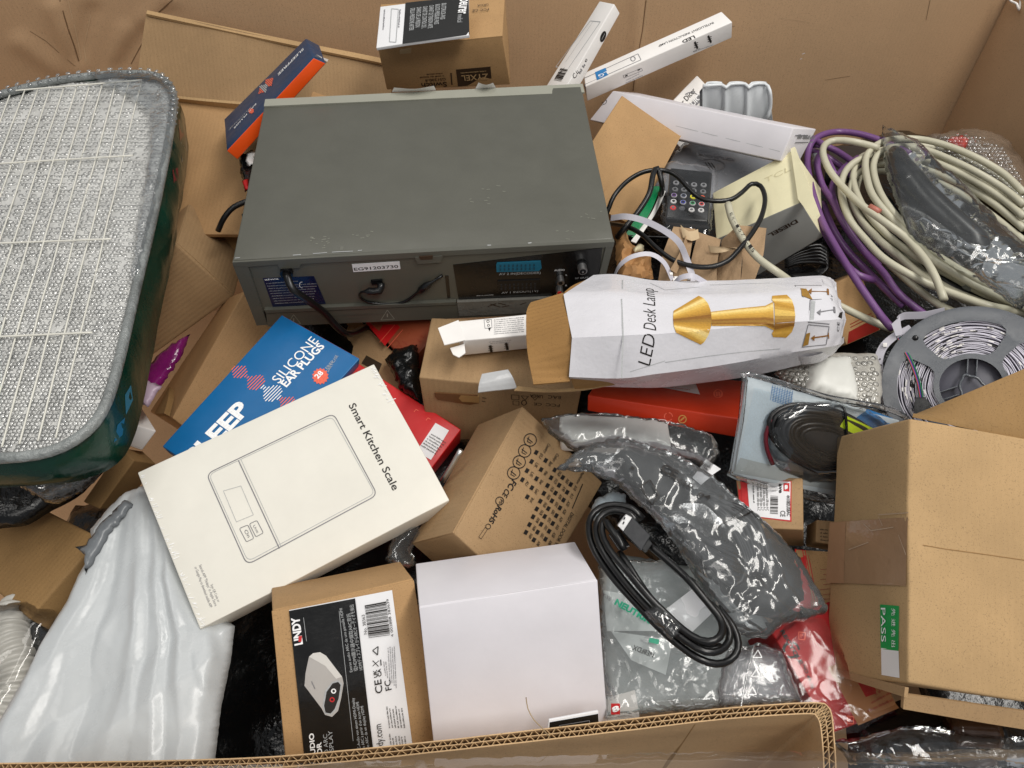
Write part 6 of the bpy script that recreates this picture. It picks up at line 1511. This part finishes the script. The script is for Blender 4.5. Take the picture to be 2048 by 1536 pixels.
# ------------------------------------------------------------------ clear bags in the middle
r = empty('bagged_white_part', P(1200, 870, .55), label='white plastic part in a clear bag between the tick box carton and orange red box', cat='bag')
V, F = rbox_geo(0, 0, 0, .11, .035, .02, .004, .02, .0006); A_ = P(1120, 905, .53)
put(r, 'white_part', ([A_+Vector((v.x*.99, v.y+v.x*-.06, v.z)) for v in V], F), WHITE)
put(r, 'clear_bag', pillow_geo([(1082, 838), (1130, 828), (1200, 826), (1300, 836), (1370, 850), (1425, 870), (1440, 905), (1420, 940), (1380, 925), (1310, 905), (1220, 895), (1150, 905), (1100, 870)], .572, sp=7, bulge=.014, edge=30, amp=.006, f=30, seed=23), BAGC)
strip('barcode_label', r, [(1385, 955, .565), (1400, 935, .567), (1412, 918, .568)], [(1402, 970, .565), (1425, 950, .567), (1442, 938, .568)], PAPER, .0004, 3, .001)
for k in range(7): tube('label_bar', [(1398+k*2.5, 925+k*2.0+2, .5695), (1404+k*2.5, 917+k*2.0+4, .5700)], .0004, I_BLK, r, 4, .01)
pillow('black_adapter', 'black power adapter in shadow under the clear bags', 'adapter', [(1310, 880), (1380, 890), (1440, 960), (1480, 1010), (1440, 1030), (1340, 960)], .53, BLACK, sp=8, bulge=.02, edge=30, amp=.003, f=20, seed=24)

# bagged mouse/headset: large grey film bag
BG = [(1112, 938), (1140, 912), (1185, 888), (1235, 874), (1290, 886), (1360, 912), (1425, 950), (1490, 1010), (1555, 1065), (1600, 1120), (1628, 1170), (1652, 1212), (1648, 1228), (1600, 1243), (1565, 1250), (1532, 1278), (1500, 1276), (1458, 1262), (1432, 1225), (1402, 1180), (1375, 1130), (1348, 1085), (1310, 1040), (1265, 1000), (1228, 965), (1180, 945), (1140, 942)]
r = empty('bagged_headset', P(1400, 1070, .58), label='coiled black headset in a large creased clear bag with black recycling print', cat='bag')
zb = zlin((1200, 900), .60, (1560, 1220), .565)
put(r, 'black_pad', pillow_geo([(1228, 910), (1260, 892), (1320, 910), (1370, 950), (1380, 1000), (1340, 1020), (1290, 990), (1240, 950)], zlin((1200, 900), .598, (1560, 1220), .565), sp=8, bulge=.010, edge=30, amp=.002, f=20, seed=25), coat('pad_black', '#151618', .5, .3))
put(r, 'black_pad', pillow_geo([(1430, 1110), (1480, 1070), (1550, 1080), (1600, 1140), (1608, 1200), (1560, 1235), (1490, 1230), (1440, 1180)], .555, sp=8, bulge=.016, edge=40, amp=.002, f=20, seed=26), coat('pad_black', '#151618', .5, .3))
for k in range(9):
    a0 = rnd.uniform(-14, 14)
    tube('cable_turn', [(1330+a0, 960+k*5, .582), (1375+k*9, 985+k*3+a0, .588), (1450+k*8, 1050+a0, .586), (1490+k*6, 1120+k*4, .58), (1470+k*3, 1170-k*8, .575), (1420+a0, 1120-k*5, .572), (1370+a0, 1050, .572)], .0026, GREYBLK, r)
VFb = pillow_geo(BG, lambda u, v: zb(u, v)-.003, sp=5.5, bulge=.016, edge=46, amp=.0065, f=26, seed=27, under=.9)
bag = put(r, 'clear_bag', VFb, BAGG)
bvb = BVHTree.FromPolygons(VFb[0], VFb[1])
def on_surface(bv, uv, off=.0028):
    h = bv.ray_cast(CAM, ray(*uv).normalized()); return (h[0]+(CAM-h[0]).normalized()*off) if h[0] is not None else None
def film_text(root, bv, s, p0, p1, hpx, mat, bold=0, name='printed_text'):
    V, F, w = text_geo(s, bold); a = Vector(p0); d = Vector(p1)-a; L = d.length; d /= L; up = Vector((d.y, -d.x)); out = []
    for v in V:
        q = on_surface(bv, a+d*(v.x*L)+up*(v.y*hpx))
        if q is None: q = out[-1] if out else P(*p0, .6)
        out.append(q)
    put(root, name, (out, F), mat, smooth=False)
def film_line(root, bv, pts, w, mat, name='printed_mark'):
    g = G()
    for a, b_ in zip(pts, pts[1:]):
        a, b_ = Vector(a), Vector(b_); d = (b_-a); L = d.length; d /= L; up = Vector((d.y, -d.x))*w/2; n_ = max(1, int(L/5)); vs = []
        for i in range(n_+1):
            c = a+d*L*i/n_
            x, y = on_surface(bv, c+up), on_surface(bv, c-up)
            if x is None or y is None: break
            vs += [x, y]
        if len(vs) > 3: g.add(vs, [(2*i+1, 2*i+3, 2*i+2, 2*i) for i in range(len(vs)//2-1)])
    if g.v: put(root, name, (g.v, g.f), mat, smooth=False)
film_text(r, bvb, 'CE', (1320, 940), (1352, 958), 16, I_BLK, .04); film_text(r, bvb, 'PE-LD', (1348, 962), (1385, 978), 10, I_BLK, .02)
film_line(r, bvb, [(1282, 972), (1300, 960), (1318, 990), (1304, 1010), (1290, 990), (1282, 972)], 3, I_BLK); film_line(r, bvb, [(1262, 934), (1268, 938)], 6, I_BLK)
film_text(r, bvb, 'materials may be recycled', (1432, 1060), (1500, 1012), 6, I_BLK, .0); film_text(r, bvb, 'a collection', (1475, 1038), (1512, 1022), 6, I_BLK, .0)
film_text(r, bvb, '04', (1395, 992), (1420, 1000), 9, I_BLK, .02)

# black lead lying across the clear bags
def W3(x, y): return (1150+x/3.84, 960+y/3.84)
r = empty('usb_cable', P(1320, 1180, .60), label='black moulded cable coiled and banded over the clear bags', cat='cable')
def wl(pts, z, rad=.0029, name='cord'):
    return tube(name, [(*W3(x, y), z+.003*math.sin(i*1.3)) for i, (x, y) in enumerate(pts)], rad, RUBBER, r, 12)
wl([(520, 300), (430, 215), (300, 190), (190, 215), (118, 290), (105, 400), (160, 560), (300, 760), (480, 960), (640, 1130), (800, 1270), (950, 1370), (1080, 1412), (1190, 1385), (1250, 1300), (1240, 1190), (1180, 1080), (1100, 980)], .595)
wl([(480, 330), (420, 262), (310, 232), (215, 262), (165, 340), (165, 440), (240, 590), (380, 780), (550, 970), (700, 1110), (860, 1240), (1000, 1318), (1110, 1310), (1180, 1240), (1180, 1140), (1120, 1040), (1040, 950)], .602)
wl([(380, 540), (330, 450), (260, 360), (225, 310), (205, 400), (260, 530), (400, 700), (560, 890), (690, 1020), (830, 1150), (960, 1230), (1070, 1235), (1130, 1170), (1120, 1080), (1060, 990), (960, 870), (850, 745), (700, 610), (570, 500)], .608)
wl([(340, 560), (400, 640), (500, 800), (620, 960), (760, 1110), (900, 1240), (1030, 1300), (1120, 1280)], .600)
def block(name, q, z, t, mat):
    A = [P(*W3(*p), z) for p in q]; nn = Vector((0, -.4, .9)).normalized(); V = A+[a+nn*t for a in A]
    F = [(0, 1, 2, 3)[::-1], (4, 5, 6, 7)]+[(i, (i+1) % 4, (i+1) % 4+4, i+4) for i in range(4)]
    bm_ = put(r, name, (V, F), mat, smooth=False); m_ = bm_.modifiers.new('b', 'BEVEL'); m_.width = .0008; m_.segments = 2; return bm_
block('plug', [(358, 400), (500, 545), (572, 430), (432, 288)], .606, .006, GREYBLK)
block('plug_shell', [(318, 348), (366, 398), (436, 290), (385, 262)], .607, .0045, METAL)
for x, y in ((378, 292), (372, 325)): block('shell_slot', [(x-6, y+8), (x+4, y+12), (x+10, y-4), (x, y-8)], .6118, .0004, BLACK)
block('strain_relief', [(500, 530), (540, 560), (590, 490), (556, 450)], .606, .005, BLACK)
block('plug', [(250, 420), (330, 540), (420, 510), (330, 380)], .598, .005, BLACK)
slv = [(530, 1012), (600, 945), (650, 955), (740, 1040), (832, 1128), (790, 1190), (738, 1232), (630, 1120)]
put(r, 'clear_band', pillow_geo([W3(*p) for p in slv], .6035, sp=5, bulge=.007, edge=12, amp=.003, f=60, seed=30, both=False), film('cable_band', haze=.07, gloss=.10, bump=.8, scale=90, rough=.05))

# papers and clear bags below
r = pillow('clear_parts_bag', 'clear bag with folded white papers and green print left of the coiled black cable', 'bag', [(1196, 1130), (1250, 1120), (1330, 1120), (1420, 1180), (1480, 1290), (1560, 1300), (1600, 1390), (1590, 1408), (1300, 1428), (1210, 1438), (1200, 1300)], zlin((1300, 1120), .515, (1400, 1450), .53), film('misty_bag', haze=.62, gloss=.02, bump=.9, scale=30, rough=.12, hazec='#c9d0d0'), part='clear_bag', sp=6, bulge=.014, edge=40, amp=.007, f=22, seed=31)
def slip(root, name, q, z, mat=PAPER, lines=()):
    z -= .024; strip(name, root, [(*q[0], z), (*lerp2(q[0], q[3], .5), z+.001), (*q[3], z)], [(*q[1], z), (*lerp2(q[1], q[2], .5), z+.001), (*q[2], z)], mat, .0004, 4, .002)
slip(r, 'paper_slip', [(1205, 1180), (1262, 1190), (1340, 1262), (1214, 1262)], .546, coat('paper_grey', '#bfc6c6', .5))
slip(r, 'paper_slip', [(1222, 1262), (1345, 1280), (1332, 1350), (1262, 1320)], .552, coat('paper_grey', '#bfc6c6', .5))
slip(r, 'paper_slip', [(1322, 1226), (1384, 1178), (1428, 1222), (1380, 1268)], .556, PAPER)
slip(r, 'paper_slip', [(1216, 1395), (1270, 1380), (1285, 1470), (1214, 1470)], .545, coat('paper_warm', '#c9c4bf', .5))
VFc = pillow_geo([(1196, 1130), (1250, 1120), (1330, 1120), (1420, 1180), (1480, 1290), (1560, 1300), (1600, 1390), (1590, 1408), (1300, 1428), (1210, 1438), (1200, 1300)], zlin((1300, 1120), .515, (1400, 1450), .53), sp=6, bulge=.014, edge=40, amp=.007, f=22, seed=31)
bvc = BVHTree.FromPolygons(VFc[0], VFc[1])
I_TEAL = ink('teal_ink', '#1f9a78')
film_text(r, bvc, 'NE8FDX', (1309, 1306), (1268, 1290), 10, I_BLK, .01); film_text(r, bvc, 'ETHERCON', (1312, 1284), (1282, 1278), 6, I_GREY, 0); film_text(r, bvc, 'CHASSIS', (1312, 1274), (1290, 1270), 6, I_GREY, 0)
film_text(r, bvc, 'X-Y6', (1202, 1192), (1220, 1202), 8, I_GREY, .01); film_text(r, bvc, 'NEUTRIK', (1228, 1208), (1300, 1248), 12, I_TEAL, .05); film_text(r, bvc, '8', (1226, 1425), (1240, 1420), 10, I_WHT, .05)
film_line(r, bvc, [(1298, 1280), (1318, 1284)], 10, I_TEAL)
film_text(r, bvc, 'rechargeable', (1224, 1400), (1216, 1345), 7, I_GREY, 0); film_text(r, bvc, 'with', (1232, 1398), (1228, 1372), 7, I_GREY, 0)
film_line(r, bvc, [(1222, 1418), (1240, 1418)], 22, I_RED)
r = pillow('zip_bag', 'clear zip bag printed with white recycling triangles beside the red cartons', 'bag', [(1455, 1300), (1520, 1285), (1560, 1300), (1590, 1380), (1600, 1404), (1560, 1406), (1440, 1414), (1430, 1380)], .54, film('zip_film', haze=.45, gloss=.0, bump=.7, scale=40, rough=.12, hazec='#a5a2ab'), part='clear_bag', sp=6, bulge=.014, edge=24, amp=.006, f=26, seed=33)
VFz = pillow_geo([(1455, 1300), (1520, 1285), (1560, 1300), (1590, 1380), (1600, 1404), (1560, 1406), (1440, 1414), (1430, 1380)], .54, sp=6, bulge=.014, edge=24, amp=.006, f=26, seed=33); bvz = BVHTree.FromPolygons(VFz[0], VFz[1])
for x, y in ((1515, 1308), (1512, 1346), (1504, 1382), (1500, 1412)): film_line(r, bvz, [(x-9, y+7), (x+9, y+7), (x+1, y-8), (x-9, y+7)], 1.8, I_WHT)
tube('zip_seam', [(1508, 1290, .562), (1496, 1340, .565), (1486, 1390, .565), (1478, 1440, .56)], .0008, film('seam', haze=.5, gloss=.2), r)
# clear wrap over the red cartons
pillow('clear_wrap', 'thin clear wrap stretched over the red cartons left of the large brown carton', 'wrap', [(1545, 1290), (1600, 1230), (1650, 1240), (1700, 1330), (1790, 1420), (1715, 1466), (1665, 1468), (1590, 1420)], .535, film('taut_wrap', haze=.02, gloss=.0, bump=.7, scale=40, rough=.16), sp=8, bulge=.003, edge=30, amp=.0035, f=26, seed=35, both=False)
pillow('mesh_sleeve', 'white mesh sleeve showing between the tick box carton and black cable', 'sleeve', [(1180, 1030), (1190, 1000), (1225, 982), (1252, 990), (1250, 1010), (1215, 1020), (1195, 1050)], .55, coat('mesh_white', '#a9b4ba', .6, .3, .3, 1.0, 200), sp=5, bulge=.01, edge=15, amp=.002, f=60, seed=37)
pillow('crumpled_film', 'crumpled clear film over black plastic between the scale box and converter box', 'film', [(770, 1120), (790, 1060), (830, 1040), (850, 1070), (825, 1100), (836, 1130), (800, 1140)], .50, BAGC, sp=5, bulge=.012, edge=20, amp=.012, f=40, seed=38)
pillow('crumpled_film', 'crumpled dark film beside the left of the brown adapter carton', 'film', [(770, 720), (790, 700), (835, 690), (842, 780), (836, 800), (800, 780)], .51, BLKBAG, sp=5, bulge=.012, edge=20, amp=.012, f=40, seed=39)
r = empty('metal_rod', P(900, 930, .52), label='thin grey metal rod standing beside the red carton corner', cat='rod')
tube('rod', [(922, 900, .545), (905, 930, .53), (885, 962, .51)], .0028, METAL, r)

# ------------------------------------------------------------------ foreground carton with its double wall edge
fc = empty('foreground_carton', P(900, 1480, .40), label='brown double wall carton edge crossing the front of the picture', cat='carton')
RZ = .575
far = [(-80, 1529), (0, 1527), (300, 1522), (500, 1516), (616, 1508), (859, 1484), (1200, 1445), (1400, 1422), (1520, 1411), (1632, 1405), (1655, 1412), (1664, 1430), (1668, 1470), (1672, 1540), (1674, 1640)]
near = [(-80, 1552), (0, 1549), (300, 1543), (500, 1537), (616, 1530), (842, 1507), (1200, 1467), (1400, 1443), (1520, 1432), (1618, 1427), (1632, 1431), (1640, 1445), (1644, 1475), (1648, 1540), (1650, 1640)]
NP = 900
def al(pl, x): x *= len(pl)-1; i = min(int(x), len(pl)-2); return pl[i].lerp(pl[i+1], x-i)
A_ = smooth_path([P(u, v, RZ) for u, v in far], .01); B_ = smooth_path([P(u, v, RZ) for u, v in near], .01)
LINER = kraft('liner_edge', '#c2a27a', flute=.02); FLUTE = kraft('flute_edge', '#b3946c', flute=.02)
def sheetpath(name, fn, t, mat, n_=260, h=.30, kind=None):
    pts = [fn(i/n_) for i in range(n_+1)]; V = []; F = []
    for i in range(n_+1):
        a = pts[max(0, i-1)]; b_ = pts[min(n_, i+1)]; d = (b_-a); d.z = 0; d.normalize(); s_ = Vector((-d.y, d.x, 0))*t/2
        j = .0006*noise.noise(pts[i]*60)
        for o_, z in ((s_, j), (-s_, j), (-s_, -h), (s_, -h)): V.append(pts[i]+o_+Vector((0, 0, z)))
    for i in range(n_):
        for q in range(4): l = (q+1) % 4; F.append((i*4+q, i*4+l, i*4+4+l, i*4+4+q))
    F.append((3, 2, 1, 0)); F.append(tuple(n_*4+q for q in range(4)))
    o = put(fc, name, (V, F), mat, auto=40)
    if kind: o['kind'] = kind
sheetpath('liner', lambda t: al(A_, t), .0009, LINER)
sheetpath('liner', lambda t: al(A_, t).lerp(al(B_, t), .5)+Vector((0, 0, -.0006)), .0006, LINER)
sheetpath('liner', lambda t: al(B_, t), .0009, LINER)
Ltot = sum((b_-a).length for a, b_ in zip(A_, A_[1:]))
def wave(c, amp, pitch, ph):
    w = lambda t: c+amp*math.sin(2*math.pi*(t*Ltot/pitch)+ph+1.2*noise.noise(Vector((t*9, ph, 0))))*(1-.25*abs(noise.noise(Vector((t*30, 1, ph)))))
    return lambda t: al(A_, t).lerp(al(B_, t), w(t))+Vector((0, 0, -.0010))
sheetpath('flute', wave(.25, .23, .0078, 0), .0005, FLUTE, 1500, .03); sheetpath('flute', wave(.75, .23, .0072, 2), .0005, FLUTE, 1500, .03)
V = []; F = []
for i in range(121):
    t = i/120; a, b_ = al(A_, t), al(B_, t); V += [a+Vector((0, 0, -.028)), b_+Vector((0, 0, -.028))]
for i in range(120): F.append((2*i, 2*i+1, 2*i+3, 2*i+2))
put(fc, 'core', (V, F), K_DARK)
# pressed vertical crease on the near face and inner corner panel
q0 = [P(1385, 1448, RZ-.002), P(1385, 1448, RZ-.25)]
V, F = rbox_geo(-.004, -.0012, -.26, .004, .0012, 0, .001, .05, .0005); p = P(1382, 1447, RZ-.004); d = Vector((1, .03, 0)).normalized()
put(fc, 'crease', ([p+Vector((v.x*d.x, v.y+.0004, v.z)) for v in V], F), K_DARK)
strip('inner_panel', fc, [(700, 1500, RZ-.002), (1000, 1476, RZ-.002), (1370, 1448, RZ-.002)], [(700, 1500, RZ-.25), (1000, 1476, RZ-.25), (1370, 1448, RZ-.25)], K_DARK, .0012, 6, .001) if False else None
# stretch film wrapped round the front, catching the ceiling lamps
wr = pillow('stretch_film', 'glossy clear stretch film pulled across the front of the foreground carton', 'film', [(-60, 1560), (300, 1536), (700, 1524), (1100, 1512), (1300, 1506), (1640, 1502), (1760, 1506), (2110, 1494), (2110, 1640), (-60, 1660)], zlin((1000, 1500), .595, (1000, 1640), .60), WRAPG, sp=11, bulge=.010, edge=34, amp=.004, f=16, seed=41, both=False)
pillow('clear_bag', 'shiny clear film bag over dark goods at the lower right corner', 'bag', [(1660, 1480), (1720, 1474), (1800, 1452), (1850, 1450), (1950, 1466), (2110, 1476), (2110, 1540), (1700, 1530)], .535, film('dark_corner_film', haze=.03, gloss=.02, bump=.5, scale=26, rough=.06), sp=8, bulge=.016, edge=30, amp=.012, f=18, seed=42)
r = empty('amber_bottle', P(1950, 1465, .52), label='dark amber bottle under film at the lower right corner', cat='bottle')
pts = smooth_path(Q([(1900, 1462, .525), (1930, 1462, .525), (1990, 1466, .525)]), .004)
put(r, 'body', tube_geo(pts, .012, 18), coat('amber', '#3b2618', .2, .6)); put(r, 'cap', tube_geo(smooth_path(Q([(1985, 1466, .525), (2010, 1468, .525)]), .004), .008, 14), BLACK)


for o in bpy.data.objects:
    if o.name.startswith('crumpled_paper') and o.type == 'MESH': o.data.set_sharp_from_angle(angle=R(28))
# ------------------------------------------------------------------ small things in the gaps
r = empty('paper_scrap', P(900, 178, .668), label='torn white paper scrap sticking up behind the left half of the recorder', cat='scrap'); strip('scrap', r, [(784, 184, .664), (826, 183, .664), (872, 181, .664)], [(788, 175, .672), (830, 178, .672), (868, 172, .672)], WHITE, .0004, 3, .0008)
r = empty('paper_scrap', P(900, 178, .668), label='torn white paper scrap sticking up behind the middle of the recorder', cat='scrap'); strip('scrap', r, [(950, 178, .664), (970, 177, .664), (992, 176, .664)], [(957, 165, .674), (972, 170, .674), (986, 166, .674)], WHITE, .0004, 3, .0008)
r = empty('black_cable', P(455, 430, .55), label='short black cable end curving out from the left side of the recorder', cat='cable')
tube('cord', [(436, 462, .545), (448, 436, .56), (468, 414, .57), (500, 400, .575)], .0035, RUBBER, r)
r = pillow('red_black_pack', 'small red and black glossy packet squeezed between recorder and orange sided box', 'packet', [(478, 315), (505, 300), (520, 330), (505, 380), (490, 385), (482, 350)], .575, BLKBAG, part='pack', sp=5, bulge=.006, edge=10, amp=.004, f=50, seed=53)
put(r, 'white_corner', pillow_geo([(492, 306), (512, 300), (510, 330), (494, 332)], .586, sp=5, bulge=.001, edge=6, amp=.001, f=30, seed=54), WHITE)
put(r, 'red_corner', pillow_geo([(484, 362), (498, 358), (500, 378), (489, 384)], .584, sp=5, bulge=.002, edge=6, amp=.001, f=30, seed=55), RED)
r = empty('hair_thread', P(1060, 1430, .60), label='fine brown thread lying on the plain white carton near the front rim', cat='thread')
tube('thread', [(1052, 1395, .592), (1056, 1418, .596), (1068, 1440, .596), (1084, 1456, .59), (1100, 1476, .582)], .0004, coat('thread', '#a08a68', .6), r, 5, .004)
r = empty('stretch_film_end', P(2030, 5, .66), label='white twisted end of stretch film over the top right carton corner', cat='film')
tube('twist', [(2012, -12, .675), (2022, 2, .67), (2034, 8, .672), (2038, 20, .665), (2042, -8, .675)], .0016, WHITE, r, 6, .004)
